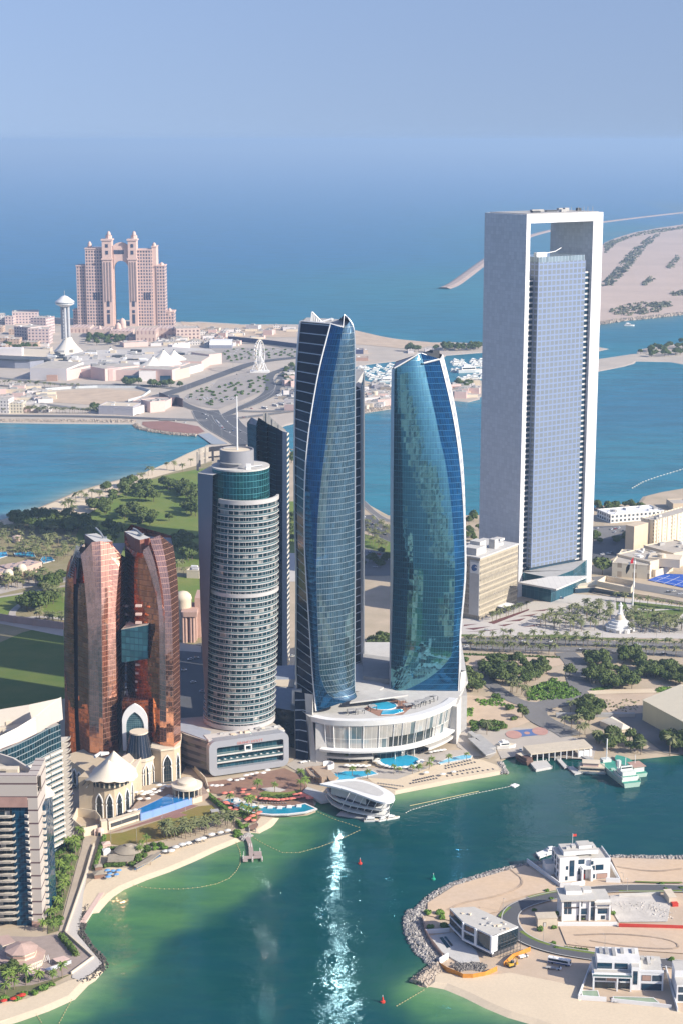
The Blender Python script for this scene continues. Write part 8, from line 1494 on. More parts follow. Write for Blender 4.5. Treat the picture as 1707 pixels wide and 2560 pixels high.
plant(GK_,P_('r2',[(570,400),(990,300),(1035,350),(735,395),(990,380),(480,580),(480,640),(420,590),(560,650),(300,520),(510,560)]),'fan palm on the coral umbrella terrace','fan palms on the coral terrace',.8,1.2);plant(SK_,fillpts('r2',[(600,440),(980,430),(990,470),(850,480),(620,475)],20,4,1.5)+fillpts('r2',[(250,520),(520,620),(560,680),(420,660),(280,580)],26,4,2),'shrub in the beds of the coral umbrella terrace','shrubs of the coral terrace',.55,.9);plant(GK_,P_('z6',[(570,960),(740,930),(780,930),(860,930),(905,915),(970,900),(985,880),(1100,860),(1215,845),(470,945),(560,850),(430,850)]),'small palm round the pools before the bowed hotel front','palms round the hotel pools',.6,.9);plant(BK_,P_('r2',[(360,800),(390,830),(350,830),(380,790)]),'bush on the mound at the jetty root','bushes at the jetty root',.8,1.1)
def hedge(label,t,pts,w_,h,leaf=LF2):
 P=G(t,pts);mb=MB();rs=random.Random(len(label));T=Thing('hedge',label,'hedge',(*P[0],ZL))
 for a,b_ in zip(P[:-1],P[1:]):
  d=Vector(b_)-Vector(a);n=int(d.length/1.1)
  for k in range(n+1):p=Vector(a)+d*k/max(n,1);leafcloud(mb,[(p.x,p.y,ZL+h*.5,w_*.62)],34,.4,rs)
 T.part('foliage',mb,leaf);mb=MB()
 for a,b_ in zip(P[:-1],P[1:]):d=Vector(b_)-Vector(a);mb.obox(*((Vector(a)+Vector(b_))/2),ZL,d.length,w_*.6,h*.8,math.atan2(d.y,d.x))
 T.part('inner_stems',mb,LF)
hedge('long dark clipped hedge left of the coral umbrella terrace','r2',[(85,440),(200,540),(330,645)],3.0,3.2,LFB);hedge('clipped hedge at the left end of the worn lawn','r8',[(278,730),(235,870),(195,1000)],2.2,2.5,LFB);hedge('short hedge above the small beach by the jetty','r2',[(370,690),(410,750),(470,730)],2.4,2.2,LFB);hedge('row of rounded hedge above the bent sea wall walk','z8',[(420,1765),(470,1820),(525,1890)],3.2,3,LF2);hedge('small hedge behind the thatched beach restaurant','r8',[(325,830),(395,830)],1.8,2,LFB)
plant(BK_,P_('r1',[(150,500),(222,500),(228,525),(165,580),(245,575)]),'small tree on the boulder tip of the near island','small trees on the island tip',.9,1.2);plant(BK_,P_('r1',[(775,590),(850,580),(850,665),(870,500),(1180,500),(812,375),(740,480),(835,420),(860,690),(1447,335),(1470,365),(1555,360),(1500,760),(905,525),(1000,530)]),'small round street tree on the near island','street trees of the near island',.6,1.0);cover('verge_hedge','low green hedge strips beside the island road','r1',[(910,680),(1040,695),(1035,705),(905,690)],60,.35,LF2,.5)
grow()
#SMALL THINGS
CARM,t,b=newmat('car_paint');oi=N(t,'ObjectInfo');cr_=N(t,'ValToRGB');cr_.color_ramp.interpolation='CONSTANT'
for k,(p,c)in enumerate(((0,(.75,.75,.75)),(.45,(.45,.46,.48)),(.62,(.03,.03,.035)),(.78,(.62,.6,.55)),(.9,(.35,.03,.03)),(.95,(.04,.09,.2)))):
 e=cr_.color_ramp.elements[k]if k<2 else cr_.color_ramp.elements.new(p);e.position=p;e.color=(*c,1)
t.links.new(oi.outputs['Random'],cr_.inputs[0]);t.links.new(cr_.outputs[0],b.inputs['Base Color']);b.inputs['Roughness'].default_value=.25
def profile(mb,pts,y0,y1,m=0):
 mb.face([(x,y0,z)for x,z in pts],m);mb.face([(x,y1,z)for x,z in pts][::-1],m)
 for a,b_ in zip(pts,pts[1:]+pts[:1]):mb.face([(a[0],y0,a[1]),(a[0],y1,a[1]),(b_[0],y1,b_[1]),(b_[0],y0,b_[1])],m)
T_=Thing('parked_car','car','car',(0,0,-5000));mb=MB();profile(mb,[(-2.2,.35),(-2.2,.85),(-1.9,1.0),(1.0,.95),(2.1,.8),(2.2,.35)],-.9,.9);T_.part('body',mb,CARM,local=True);mb=MB();profile(mb,[(-1.8,.99),(-1.4,1.5),(.3,1.5),(1.0,.96)],-.75,.75);T_.part('cabin_glass',mb,GLASS,local=True);mb=MB();mb.box(-1.35,-.72,1.5,.25,.72,1.54);T_.part('car_roof',mb,CARM,local=True)
for sx in(-1.4,1.4):
 for sy in(-.9,.9):mb=MB();mb.tube([(sx,sy-.1,.33),(sx,sy+.1,.33)],.33,8);T_.part('wheel',mb,BLACK,local=True)
CARK=Kit(T_.o)
def cars(pts,label,group,ang=0,jit=.1):
 for p in pts:CARK.place((p.x,p.y,p.z+.35),ang+rnd.uniform(-jit,jit)+(math.pi if rnd.random()<.5 else 0),1,label,group)
def lots(t,rows,label,group,ang,gap=4.4,keep=.75):
 for a,b_ in rows:
  p,q=gp(t,*a),gp(t,*b_);n=int((q-p).length/gap);cars([p.lerp(q,k/n)for k in range(n)if rnd.random()<keep],label,group,ang)
lots('r5',[((285,500),(860,500)),((290,510),(880,512)),((330,522),(860,522))],'parked car in the packed front rows of the breakwater car park','cars in the front rows of the breakwater car park',1.57,5.5,.7);lots('r5',[((740,245),(990,250)),((800,268),(1000,270)),((640,300),(960,300))],'parked car in the back rows of the breakwater car park','cars in the back rows of the breakwater car park',1.57,7,.5);lots('r5',[((590,350),(800,360)),((560,380),(760,388)),((470,420),(600,424))],'parked car in the middle rows of the breakwater car park','cars in the middle rows of the breakwater car park',1.57,6,.5)
lots('r5',[((615,750),(690,830)),((635,790),(720,860))],'car queueing on the boulevard at the causeway head','cars queueing on the boulevard',-1.0,7,.7);cars(P_('r5',[(470,680),(495,685),(520,700),(800,860),(880,870),(760,880),(950,712),(910,715),(170,752),(280,770),(1000,620),(500,730),(730,760),(820,830)]),'car driving on the breakwater roads','cars on the breakwater roads',-.9,.5)
lots('z7',[((1010,215),(1060,212)),((1100,222),(1170,210)),((1120,240),(1200,228))],'parked car before the long white clubhouse','cars at the clubhouse',1.2,5,.8);cars(P_('z7',[(1470,632),(1505,628),(1550,645),(300,985),(700,955),(1180,1000),(1440,1035),(1080,380),(1040,385),(1100,375),(770,672),(285,880)]),'car on the highway or plaza streets at right','cars on the east streets',.05,.1);cars(P_('z7',[(600,1690),(640,1690),(690,1688),(720,1685),(780,1682),(850,1680),(505,1668)]),'parked car under the boat house roof','cars under the boat house roof',1.6,.2);cars(P_('z2',[(915,1240),(960,1280),(1000,1310),(1030,1340),(900,1420),(950,1440),(1000,1450),(1040,1480),(920,1500),(980,1520)]),'car in the streets between the curved towers','cars between the curved towers',-.6,.4);cars(P_('z5',[(70,1490),(110,1480),(30,1560),(90,1640),(740,1470),(150,1700)])+P_('z8',[(470,760),(500,740),(485,790)]),'parked car in the shaded street behind the hotels','cars in the shaded street',.3,.3)
lots('z2',[((130,300),(540,302)),((140,312),(540,316)),((130,326),(440,328)),((140,345),(300,345))],'parked car in the far car park behind the big wheel','cars behind the big wheel',.2,7,.6);lots('z7',[((150,950),(1640,985)),((150,988),(1640,1036))],'car driving along the palm lined highway','cars on the highway',.05,40,.6);lots('z1',[((560,1105),(1100,1128)),((60,1085),(480,1118))],'car driving in front of the mall','cars in front of the mall',0,26,.6)
def bus(label,t,p,q,m=WHITE,stripe=mat('bus_blue',(.02,.05,.2),.4)):
 a,b_=gp(t,*p),gp(t,*q);d=b_-a;L=11.5;T=Thing('coach',label,'bus',(*((a+b_)/2).xy,ZL+.3),math.atan2(d.y,d.x));mb=MB();profile(mb,[(-L/2,.4),(-L/2,3.1),(L/2-.4,3.1),(L/2,1.4),(L/2,.4)],-1.25,1.25);T.part('body',mb,m,local=True)
 for y in(-1.27,1.25):mb=MB();mb.box(-L/2+.4,y,1.6,L/2-1.2,y+.02,2.7);T.part('window_band',mb,GLASS,local=True)
 mb=MB();mb.box(-L/2+.1,-1.28,.5,L/2-.1,-1.255,1.1);T.part('stripe',mb,stripe,local=True);mb=MB();mb.box(L/2-.25,-1.1,1.5,L/2+.01,1.1,2.8);T.part('windscreen',mb,GLASS,local=True)
 for x in(-3.4,3.6):
  for y in(-1.2,1.2):mb=MB();mb.tube([(x,y-.12,.5),(x,y+.12,.5)],.5,10);T.part('wheel',mb,BLACK,local=True)
 for x in(-3,0,2.6):mb=MB();mb.box(x,-.7,3.1,x+1.6,.7,3.35);T.part('roof_unit',mb,WHITE,local=True)
bus('white coach with a dark blue stripe parked on the sand of the near island','r1',(822,768),(940,790))
for i,(x,y)in enumerate(((1140,618),(1255,590),(1330,578),(1415,566),(1300,490),(1385,495))):bus(['nearest white coach of the breakwater coach park','second white coach from the left of the breakwater coach park','third white coach of the breakwater coach park','rightmost coach of the row in the breakwater coach park','left coach on the upper breakwater road','right coach on the upper breakwater road'][i],'r5',(x-30,y-4),(x+30,y+6)if i<4 else(x+30,y-14))
def truck(name,label,cat,t,p,q,bed,cabm=WHITE):
 a,b_=gp(t,*p),gp(t,*q);d=b_-a;L=d.length;T=Thing(name,label,cat,(*((a+b_)/2).xy,ZL+.1),math.atan2(d.y,d.x));mb=MB();profile(mb,[(L*.16,.5),(L*.14,.35),(L*.22,.35),(L*.42,1.25),(L*.5,1.1),(L*.5,.5)],-.95,.95);T.part('cab',mb,cabm,local=True);mb=MB();profile(mb,[(L*.335,1.3),(L*.335,1.8),(L*.40,1.3)],-.97,.97);T.part('windscreen',mb,GLASS,local=True)
 mb=MB();mb.box(-L/2,-.95,.6,L*.15,.95,.9+bed);T.part('bed',mb,cabm if bed else GREY,local=True)
 for x in(-L*.3,L*.33):
  for y in(-.9,.9):mb=MB();mb.tube([(x,y-.12,.42),(x,y+.12,.42)],.42,10);T.part('wheel',mb,BLACK,local=True)
truck('pickup_truck','white pickup parked beside the straight orange hoarding','pickup','r1',(658,748),(702,735),.5);truck('flatbed_truck','white flatbed truck parked below the coach on the sand','truck','r1',(805,800),(892,810),0);truck('pickup_truck','white crane truck parked on the hotel forecourt','truck','r2',(985,115),(1075,95),.3)
EX=Thing('excavator','yellow excavator beside the straight orange hoarding','excavator',gp('r1',612,790),.5);YEL=mat('digger_yellow',(.55,.33,.04),.6);lp(EX,'track',BLACK,(-1.8,-1.4,0,1.8,-.8,.9),(-1.8,.8,0,1.8,1.4,.9));lp(EX,'body',YEL,(-1.8,-1.2,.9,1.0,1.2,2.2));lp(EX,'cab',GLASS,(-.2,-1.2,2.2,1.0,.1,3.4));mb=MB();mb.tube([(.8,.5,1.9),(2.4,.5,4.2),(4.0,.5,2.8),(3.8,.5,.8)],.28,5);EX.part('boom',mb,YEL,local=True);mb=MB();mb.box(3.3,0,.1,4.4,1,1);EX.part('bucket',mb,YEL,local=True)
BOATK=[]
for k,(L,w_,h)in enumerate(((13,4,2.2),(20,5.5,3),(9,3,1.6))):
 T_=Thing('motor_boat','boat','boat',(0,0,-5000));mb=MB();hull(mb,L,w_,-.3,h*.7,bow=.4,flare=.7);T_.part('hull',mb,[WHITE,CREAM],local=True);lp(T_,'cabin',WHITE,(L*.12,-w_*.36,h*.7,L*.62,w_*.36,h*1.35));lp(T_,'cabin_window',GLASS,(L*.15,-w_*.37,h*.85,L*.6,-w_*.36,h*1.15));lp(T_,'flybridge',WHITE,(L*.2,-w_*.28,h*1.35,L*.45,w_*.28,h*1.8));BOATK.append(Kit(T_.o))
def boats(t,poly,n,ang,label,group,sep=13,s=(.8,1.2),k3=None):
 for p in fillpts(t,poly,n,n,sep):(k3 or rnd.choice(BOATK)).place((p.x,p.y,0),ang+rnd.uniform(-.15,.15),rnd.uniform(*s),label,group)
boats('r4',[(470,375),(300,385),(130,410),(110,480),(290,545),(465,580)],40,.35,'white boat in the marina basin left of the slanted tower','boats left of the slanted tower');boats('r4',[(1050,320),(1410,335),(1410,410),(1100,390)],22,.35,'white boat in the far marina row right of the slanted tower','boats in the far marina row');boats('r4',[(1070,420),(1170,425),(1170,450),(1080,450)],4,.35,'white boat left of the big yacht in the marina','boats beside the big yacht');boats('r4',[(1100,520),(1200,500),(1400,465),(1400,520),(1200,540)],18,.3,'white boat in the near marina row by the small beach','boats in the near marina row');boats('r4',[(330,545),(440,540),(440,565),(340,570)],3,.1,'tan dhow moored at the marina yard','dhows at the marina yard',6,(1.5,1.9))
BOATK[1].place((*gp('r4',1165,462,0).xy,0),.25,2.6,'big white yacht anchored in the marina',None)
for t,x,y,a,s,lab in(('z6',545,1238,.1,.8,'white speedboat moored below the boat shaped restaurant'),('z6',640,1238,.5,.6,'small white boat between pontoon and restaurant bow'),('z6',690,1228,.4,.7,'small boat right of the restaurant bow'),('z3',1180,875,0,1.8,'lone boat in the channel beyond the portal tower'),('r1',800,165,.4,.9,'white boat at the private dock of the large white villa')):BOATK[0].place((*gp(t,x,y,0).xy,0),a,s,lab,None)
def parasol(name,m,r=1.5,h=2.4):
 T=Thing(name,'parasol','parasol',(0,0,-5000));mb=MB();mb.lathe([(r,h-.45),(r*.5,h-.1),(0,h+.1)],0,0,8);T.part('canopy',mb,m,local=True);mb=MB();mb.tube([(0,0,0),(0,0,h)],.05,4);T.part('pole',mb,GREY,local=True);return Kit(T.o)
CPK,WPK,BPK=parasol('coral_parasol',CORAL,1.9),parasol('white_parasol',CANVAS,1.9),parasol('blue_parasol',mat('blue_canvas',(.14,.32,.6),.8),1.7)
def many(K,t,pts,label,group,z=ZL,s=1):[K.place((*gp(t,x,y,z).xy,z),rnd.random()*3,s*rnd.uniform(.9,1.1),label,group)for x,y in pts]
many(CPK,'r7',[(480,430),(545,420),(655,418),(668,393),(760,380),(710,443),(740,456),(775,468),(840,478),(880,486),(925,491),(965,491),(1005,493),(1050,492),(1090,486),(1130,484),(1165,476),(1200,470),(1175,445)],'coral parasol in the arc above the turquoise infinity pool','coral parasols above the infinity pool');many(CPK,'r7',[(1225,432),(1250,447),(1275,456),(1300,466),(1325,478),(1240,462),(1300,480)],'coral parasol in the cluster at the right end of the infinity pool','coral parasols at the right end of the pool');many(CPK,'r7',[(420,488),(490,518),(510,533),(540,533),(530,578),(605,576),(590,593),(775,600),(825,613),(800,630),(755,653),(720,673),(765,693),(560,600),(700,690)],'coral parasol left of the infinity pool, above the small beach','coral parasols above the small beach')
many(WPK,'r8',[(595,360),(630,366),(660,360),(610,384),(645,372),(675,362),(715,366),(685,384),(750,356),(745,306),(790,311),(830,316),(545,366),(580,424),(495,526),(540,516),(650,420),(770,330),(700,340)],'white parasol on the terrace beside the wedge pool','white parasols on the wedge pool terrace',5);many(WPK,'r8',[(890,838),(945,818),(995,803),(1080,775),(1120,765),(1195,731),(1270,711),(1330,695),(800,870),(850,870)],'white parasol among the loungers of the long beach','white parasols on the long beach',s=1.15);many(BPK,'r8',[(305,1035),(355,1035),(402,1035),(325,1060),(382,1068),(314,1090)],'light blue parasol on the sand beside the thatched restaurant','light blue parasols on the beach')
many(WPK,'z6',[(780+150*math.cos(a),850+52*math.sin(a))for a in np.linspace(.25,2.9,13)]+[(430+18*k,888+(k%2)*4)for k in range(9)]+[(625,830),(630,845),(620,860),(905,865),(915,855)],'white parasol round the big round hotel pool','white parasols round the round pool');many(WPK,'z6',[(980+22*k,800-4*k)for k in range(5)]+[(950,935),(1060,945),(1130,930)],'white parasol on the hotel beach lounger rows','white parasols on the hotel beach');many(WPK,'r7',[(360,352),(400,358),(450,350),(530,300),(600,300),(690,255),(740,245),(790,228),(900,205),(650,290),(860,230)],'white table parasol on the podium terrace of the balcony tower','white parasols on the podium terrace',4.4)
many(parasol('red_parasol',RED,1.8),'z8',[(30,2215),(95,2200),(130,2185),(155,2180)],'red parasol on the lower left beach','red parasols on the lower left beach')
def lounger(name,m):
 T=Thing(name,'lounger','lounger',(0,0,-5000));mb=MB();mb.box(-1,-.33,.3,.35,.33,.42);mb.face([(.35,-.33,.42),(1,-.33,.8),(1,.33,.8),(.35,.33,.42)]);mb.face([(.35,.33,.3),(1,.33,.7),(1,-.33,.7),(.35,-.33,.3)]);T.part('bed',mb,m,local=True);mb=MB()
 for x in(-.8,.3):mb.box(x,-.3,0,x+.08,.3,.3)
 T.part('legs',mb,GREY,local=True);return Kit(T.o)
NLK,GLK,BLK=lounger('navy_lounger',mat('navy_cushion',(.03,.04,.08),.8)),lounger('grey_lounger',mat('grey_cushion',(.28,.26,.25),.8)),lounger('blue_lounger',mat('blue_cushion',(.08,.25,.5),.8))
def lrows(K,t,rows,n,label,group,ang):[K.place(gp(t,a[0]+(b_[0]-a[0])*k/(n-1),a[1]+(b_[1]-a[1])*k/(n-1)),ang+rnd.uniform(-.1,.1),1.25,label,group)for a,b_ in rows for k in range(n)]
lrows(NLK,'z6',[((850,994),(1020,960)),((870,975),(1000,945)),((1090,945),(1390,900)),((1115,925),(1300,890)),((1080,895),(1270,855)),((1080,880),(1240,842))],10,'navy lounger in the rows on the hotel beach','navy loungers on the hotel beach',-1.2);lrows(GLK,'z6',[((640,992),(800,1012)),((650,1008),(760,1028))],10,'grey lounger at the left end of the hotel beach','grey loungers on the hotel beach',-1.2);lrows(GLK,'r8',[((780,855),(1130,765)),((830,825),(1120,745)),((1140,745),(1360,695))],14,'grey lounger in the rows below the palms of the long beach','grey loungers on the long beach',-.9);lrows(BLK,'r8',[((545,1008),(755,890))],14,'blue lounger in front of the thatched restaurant','blue loungers on the long beach',-.9);lrows(GLK,'r7',[((690,470),(800,505)),((840,505),(1080,510))],10,'grey lounger under the coral parasols','grey loungers under the coral parasols',-1.4)
FLT=mat('float_yellow',(.46,.40,.20),.6);FLW=mat('float_white',(.75,.72,.62),.6)
def floatline(label,t,pts,gap=3.2,m=FLT,r=.3):
 P=G(t,pts,0);P=smooth_line(P,1);T=Thing('float_line',label,'float line',(*P[0],0));mb=MB();mb.tube([(x,y,.12)for x,y in P],.06,4);T.part('rope',mb,m);base=MB();base.lathe([(0,-r),(r,-r*.3),(r,r*.5),(0,r)],0,0,6);me_=base.mesh('float',m);acc=0;n=0
 for a,b_ in zip(P[:-1],P[1:]):
  a,b_=Vector(a),Vector(b_);d=b_-a
  while acc<d.length and n<95:p=a+d*acc/max(d.length,1e-6);o=bpy.data.objects.new('float',me_);COL.objects.link(o);o.parent=T.o;o.location=(p.x-P[0][0],p.y-P[0][1],.15);acc+=gap;n+=1
  acc-=d.length
for a in(('yellow float line round the green bathing water of the long beach','r8',[(430,1110),(500,1133),(700,1168),(1015,1170),(1310,1110),(1430,990),(1445,870),(1395,760)],2.6),('float line bending in a wide V below the infinity pool','r2',[(520,835),(640,910),(870,1015),(1260,910),(1568,765)],2.6),('short float line from the infinity pool corner to the restaurant','r2',[(1160,590),(1300,655),(1568,745)],2.6),('white dotted float line off the hotel beach','z6',[(820,1182),(860,1160),(1100,1095),(1300,1050),(1550,1000)],2.4,FLW),('red and yellow float line from the lower left beach','z8',[(195,2195),(240,2270),(290,2352)],2),('thin float line off the tip of the sea wall walk','z8',[(545,2105),(480,2210),(405,2352)],2.4),('float line tied to the rock groyne of the near island','r1',[(-20,1010),(135,918)],2),('pale float line in the channel behind the portal tower','z3',[(1235,1935),(1320,1885),(1568,1810)],8,FLW,.9)):floatline(*a)
BL=Thing('float_boom','thin straight yellow boom between hotel beach and dotted float line','float line',gp('z6',845,1135,0));mb=MB();mb.tube([gp('z6',845,1135,.15),gp('z6',1295,1040,.15)],.22,5);BL.part('boom',mb,FLT)
for t,x,y,m,lab in(('o',826,1984,RED,'red channel buoy in the open water below the restaurant'),('r1',182,308,mat('buoy_green',(.02,.35,.2),.6),'green channel buoy off the near island'),('o',878,2302,RED,'small red buoy near the lower frame edge')):c=gp(t,x,y,0);T_=Thing('buoy',lab,'buoy',c);mb=MB();mb.lathe([(1.1,-.4),(1.2,.7),(.5,1.0),(.35,2.6),(0,3.1)],0,0,10);T_.part('float_body',mb,m,local=True);mb=MB();mb.tube([(0,0,3),(0,0,3.8)],.12,5);T_.part('lantern',mb,WHITE,local=True)
JT=Thing('jetty','curved wooden jetty ending in a T shaped platform','jetty',gp('r2',520,990,1.2));P=[tuple(gp('r2',x,y,1.2).xy)for x,y in((440,810),(475,850),(495,900),(505,970),(510,1000))];A,B=ribbon(smooth_line(P,2),2.6);mb=MB();JW=mat('jetty_boards',(.42,.33,.29),.85,var=.2,fine=2);mb.prism([tuple(p)for p in A]+[tuple(p)for p in B[::-1]],.9,1.2,0,None,True);JT.part('walkway',mb,JW)
for pl in([(420,1020),(610,1012),(618,1035),(425,1045)],[(480,970),(520,970),(525,1025),(485,1025)],[(530,972),(605,970),(610,1012),(535,1010)],[(505,1035),(525,1035),(527,1068),(512,1068)],[(600,1030),(618,1030),(620,1062),(606,1062)],[(422,1045),(470,1040),(472,1070),(425,1072)]):mb=MB();mb.prism([gp('r2',x,y,1.2).xy for x,y in pl],.85,1.2+pl[0][0]*1e-5,0,None,True);JT.part('platform',mb,JW)
for x,y in((425,1045),(520,1060),(612,1055),(590,975),(432,1010),(490,930),(510,930)):p=gp('r2',x,y,1.2);mb=MB();mb.tube([(p.x,p.y,-1.5),(p.x,p.y,3.4)],.16,5);JT.part('post',mb,WHITE)
RT_=Thing('raft','white square swimming raft at the end of the dotted float line','raft',gp('z6',1528,1000,.3));mb=MB();mb.prism(G('z6',[(1498,1002),(1530,988),(1560,998),(1528,1014)],.5),-.2,.6,0,None,True);RT_.part('deck',mb,WHITE)
for k in(0,1):mb=MB();p=gp('z6',1510+k*30,1001,.5);mb.tube([p,p+Vector((0,0,1.4))],.08,4);RT_.part('ladder_post',mb,GREY)
deck('slipway','pink concrete slipway strip running down to the green water','slipway','z8',[(680,1455),(715,1452),(585,1660),(548,1655)],1.3,PINK,1.6,False);fence('sea_wall','white bent sea wall beside the walk at lower left','z8',[(645,1130),(590,1330),(450,1735),(640,1905),(490,2015)],1.5,CREAM,.7,'wall');fence('garden_wall','cream wall along the right side of the wedge pool lane','r8',[(1110,420),(1030,440),(1170,355),(1140,260),(1000,110)],3.5,CREAM,.6,'wall')
TRS=Thing('beach_restaurant','thatched beach restaurant with a round roof and two flat straw roofs','restaurant',gp('r8',430,950));THATCH=mat('thatch',(.36,.31,.24),.95,var=.25,fine=2,bump=.3);c=gp('r8',485,830,4);mb=MB();mb.lathe([(8.2,4),(5,5.6),(2,6.4),(1.8,6.9),(0,7.3)],c.x,c.y,18);TRS.part('round_roof',mb,THATCH,smooth=30);mb=MB();mb.lathe([(6.4,ZL),(6.4,4.2)],c.x,c.y,14);TRS.part('round_wall',mb,CREAM)
for pl in([(315,870),(405,868),(395,935),(305,935)],[(410,862),(545,860),(520,930),(392,932)],[(530,970),(640,905),(745,848),(760,860),(670,930),(555,985)]):
 mb=MB();mb.prism([gp('r8',x,y,3.6).xy for x,y in pl],3.2,3.6,0,None,True);TRS.part('flat_roof',mb,THATCH)
 for x,y in pl:p=gp('r8',x,y,3.4);mb=MB();mb.tube([(p.x,p.y,ZL),(p.x,p.y,3.3)],.15,5);TRS.part('post',mb,WOOD)
for x,y,l,lab,m in((295,812,4.5,'small pink kiosk behind the thatched restaurant',PINK),(297,868,4,'small white hut left of the thatched restaurant',WHITE),(228,1005,4,'brown beach hut below the clipped hedge',WOOD),(232,1065,5.5,'larger brown beach hut near the seawall',WOOD)):T_=Thing('kiosk',lab,'kiosk',gp('r8',x,y),.3);mb=MB();mb.box(-l/2,-l/2,0,l/2,l/2,2.6);T_.part('walls',mb,m,local=True);mb=MB();mb.lathe([(l*.8,2.6),(l*.4,3.1),(0,3.5)],0,0,4,rot=.785);T_.part('roof',mb,THATCH if m is WOOD else m,local=True)
cabana(gp('r8',1220,540),.3,'white canopied stand on the worn lawn',5,4,3,'lawn_stand');PV=deck('beach_deck','raised wooden deck with coral parasols above the small beach','deck','r2',[(478,730),(560,690),(575,710),(550,755),(485,755)],2.2,WOOD,.4)
LR=Thing('garden_restaurant','octagonal pink roofed restaurant with pergolas at lower left','restaurant',gp('z8',130,1960));SR=mat('salmon_roof',(.48,.34,.28),.85,var=.12,fine=1);c=gp('z8',150,1850,7)
for r,z0,z1,m in((11.5,ZL,4.6,CREAM),(7.6,4.6,8.2,CREAM)):mb=MB();mb.lathe([(r,z0),(r,z1)],c.x,c.y,8,rot=.39);LR.part('walls',mb,m)
mb=MB();mb.lathe([(12.2,4.6),(7.5,5.0)],c.x,c.y,8,rot=.39);LR.part('lower_roof',mb,SR);mb=MB();mb.lathe([(8.4,8.2),(0,10.8)],c.x,c.y,8,rot=.39);LR.part('upper_roof',mb,SR);mb=MB();mb.lathe([(7.65,5.9),(7.65,7.2)],c.x,c.y,8,rot=.39);LR.part('brick_band',mb,SALMON)
mb=MB();mb.prism(G('z8',[(-60,1900),(60,1900),(150,1960),(60,1990),(-60,1985)],4),ZL,4,0,1);LR.part('side_wing',mb,[CREAM,SR])
mb=MB();mb.prism(G('z8',[(-40,1760),(60,1740),(110,1790),(20,1820)],6),ZL,6,0,1);LR.part('side_wing',mb,[CREAM,SR])
for i,pl in enumerate(([(-40,1945),(20,1945),(20,1985),(-50,1985)],[(30,1945),(85,1945),(85,1985),(25,1985)],[(95,1945),(150,1945),(145,1990),(90,1990)],[(180,1950),(245,1915),(260,1950),(190,1990)],[(260,1910),(330,1880),(340,1910),(270,1945)])):
 q=[gp('z8',x,y,3.4)for x,y in pl]
 for k in range(7):a,b_=q[0].lerp(q[1],k/6),q[3].lerp(q[2],k/6);mb=MB();mb.tube([a,b_],.16,4);LR.part('pergola_beam',mb,WHITE)
 for p in q:mb=MB();mb.tube([(p.x,p.y,ZL),p],.14,4);LR.part('pergola_post',mb,WHITE)
for i,pl in enumerate(([(360,1905),(440,1885),(480,1905),(400,1935)],[(305,1975),(430,1935),(490,1915),(490,1935),(340,1990)],[(180,2005),(290,1965),(330,1985),(215,2022)])):T_=Thing('shade_sail',['pink fabric shade roof right of the octagonal restaurant','white slatted shade roof over the garden tables','pink shade roof in front of the pergolas'][i],'canopy',gp('z8',*pl[0]));mb=MB();mb.prism([gp('z8',x,y,3.4).xy for x,y in pl],3.2,3.4,0,None,True);T_.part('canopy',mb,[PINK,WHITE,PINK][i]);[T_.part('post',(lambda m_:(m_.tube([(*gp('z8',x,y,3.3).xy,ZL),gp('z8',x,y,3.3)],.1,4),m_)[1])(MB()),GREY)for x,y in pl]
PA=Thing('palace_gate','pink stone domed palace gate seen right of the copper towers','gate building',gp('z4',1480,1150));PS=mat('palace_stone',(.46,.30,.24),.85,var=.1);a,b_=gp('z4',1415,1140),gp('z4',1550,1150);h0_=zat('z4',1480,880,a.y)
for x0,x1,yt,dy in((1400,1430,830,6),(1430,1545,905,0),(1535,1580,800,10)):p,q=at('z4',x0,1145,a.y+dy),at('z4',x1,1145,a.y+dy);mb=MB();mb.box(p.x,p.y,ZL,q.x,p.y+26,at('z4',x0,yt,p.y).z);PA.part('gate_block',mb,PS)
for x in(1440,1462,1500,1522):p=at('z4',x,1145,a.y-3);mb=MB();mb.tube([(p.x,p.y,ZL),(p.x,p.y,h0_-6)],1.3,8);PA.part('column',mb,PS)
p,q=at('z4',1425,1145,a.y-5),at('z4',1550,1145,a.y-5);mb=MB();mb.box(p.x,p.y,h0_-6,q.x,p.y+30,h0_-2);PA.part('cornice',mb,PS);c=at('z4',1437,800,a.y+12);mb=MB();r=7;mb.lathe([(r,ZL),(r,c.z-1),(r*1.05,c.z),(r*.95,c.z+2.5),(r*.6,c.z+5),(0,c.z+6.3)],c.x,c.y,16);PA.part('dome',mb,CREAM,smooth=50)
GV=Thing('garden_villa','low pink garden palace with small domes in the palm garden at left','villa',gp('r6',120,800));q=[gp('r6',x,y)for x,y in((-60,830),(20,810),(130,790),(255,750))]
for k in range(3):d=q[k+1]-q[k];mb=MB();mb.obox(*((q[k]+q[k+1])/2+Vector((0,9,0))).xy,ZL,d.length*.98,18,8.5+(k%2)*1.2,math.atan2(d.y,d.x));GV.part('wing',mb,winwall('pink_villa_wall',(.50,.36,.29),(.08,.06,.06),8,9,.3,.65,.15,.65))
for x,y in((65,775),(165,735)):c=gp('r6',x,y,9);mb=MB();mb.lathe([(5,8),(5,10),(4.6,12),(2.6,14),(0,14.6)],c.x,c.y,14);GV.part('dome',mb,CREAM,smooth=50)
GP_=Thing('garden_pavilion','small domed pavilion among the garden palms near the far left','pavilion',gp('r6',135,520));c=gp('r6',135,522);mb=MB();mb.lathe([(5.5,ZL),(5.5,4),(6.2,4.3),(5,6),(0,7.5)],c.x,c.y,12);GP_.part('body',mb,mat('pavilion_stone',(.56,.42,.34),.85))
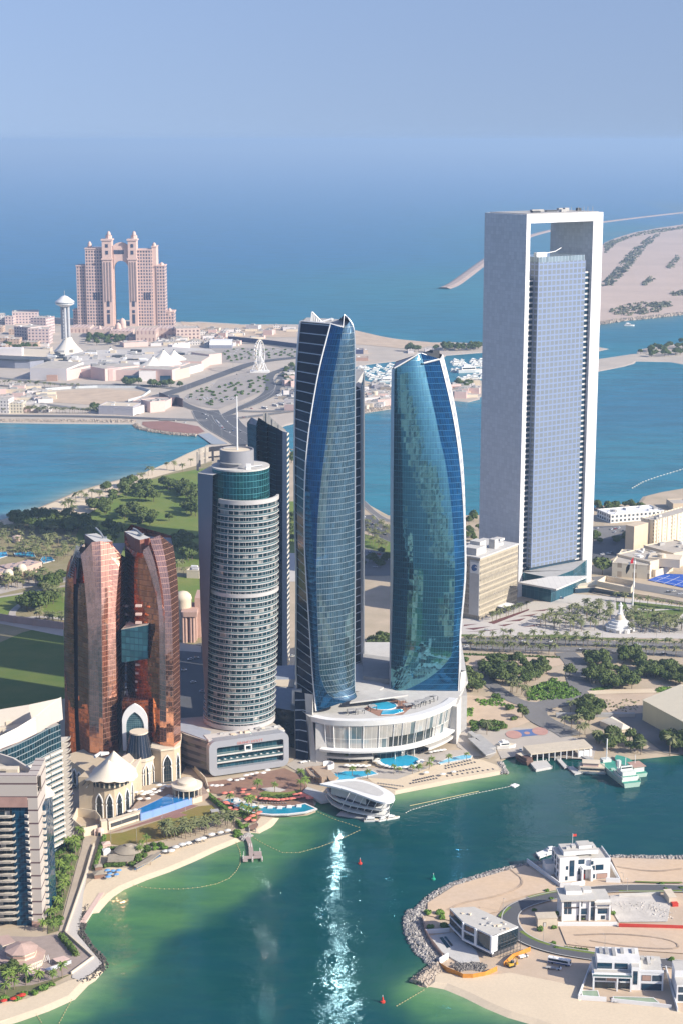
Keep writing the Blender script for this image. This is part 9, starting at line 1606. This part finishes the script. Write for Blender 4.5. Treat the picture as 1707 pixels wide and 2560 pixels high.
for i,pl in enumerate(([(-40,610),(50,600),(60,630),(-40,660)],[(110,610),(250,600),(270,640),(120,630)],[(310,660),(330,635),(390,640),(410,665),(330,685)])):pool(['blue garden pool at the far left edge among the palms','narrow blue garden lagoon in the middle of the palm garden','blue garden lagoon at the right end of the palm garden'][i],'r6',pl)
block('garden_house','small white flat roofed house on the lawn right of the copper towers','house','r6',(1410,800),(1505,805),745,14,CREAM,None,None,.8,3,seed=77);fence('garden_wall','long pink wall along the great lawn left of the copper towers','z4',[(-100,960),(120,995),(270,1015),(500,1045)],6,mat('palace_stone',(.46,.30,.24),.85),1.2,'wall',post=30)
T_=Thing('street_lamp','lamp','street lamp',(0,0,-5000));mb=MB();mb.tube([(0,0,0),(0,0,9)],.14,5,0,.08);T_.part('pole',mb,GREY,local=True);mb=MB();mb.tube([(0,0,9),(1.4,0,9.3)],.09,4);T_.part('arm',mb,GREY,local=True);mb=MB();mb.box(1.1,-.15,9.2,1.8,.15,9.36);T_.part('lamp_head',mb,LGREY,local=True);LK=Kit(T_.o)
for t,pts,lab,g in(('r1',[(568,490),(792,660),(1232,350),(1256,378),(1132,700)],'grey lamp post by the island road','lamp posts of the near island'),('z7',[(385,930),(665,945),(938,985),(1040,930),(1390,960),(1440,1010),(600,890),(1190,900)],'lamp post beside the highway','lamp posts of the highway'),('r5',[(100,420),(290,420),(500,300),(800,180),(580,880),(680,930),(1250,540),(1110,320),(450,620),(920,600),(1480,400),(340,440)],'lamp post on the breakwater roads','lamp posts of the breakwater'),('r8',[(335,770),(430,690),(555,770),(600,600),(775,570),(970,510),(1195,600),(865,500),(765,660)],'thin dark lamp post on the worn lawn','lamp posts of the worn lawn'),('r2',[(1115,300),(1350,280)],'tall thin lamp post between pool bar and coral terrace','lamp posts by the pool bar')):
 for x,y in pts:LK.place(gp(t,x,y),rnd.random()*6,1.2 if t in('r5','z7')else.9,lab,g)
#the air
HZ=MB();HZ.box(-58000,-3000,-6,58000,58000,425)
hm=bpy.data.materials.new('air_haze');hm.use_nodes=True;t=hm.node_tree;t.nodes.clear()
vp=t.nodes.new('ShaderNodeVolumePrincipled');vp.inputs['Density'].default_value=HAZE_D;vp.inputs['Color'].default_value=HAZE_C;vp.inputs['Anisotropy'].default_value=0.1
oo=t.nodes.new('ShaderNodeOutputMaterial');t.links.new(vp.outputs[0],oo.inputs['Volume'])
ho=struct('haze',HZ,[hm],kind='stuff')
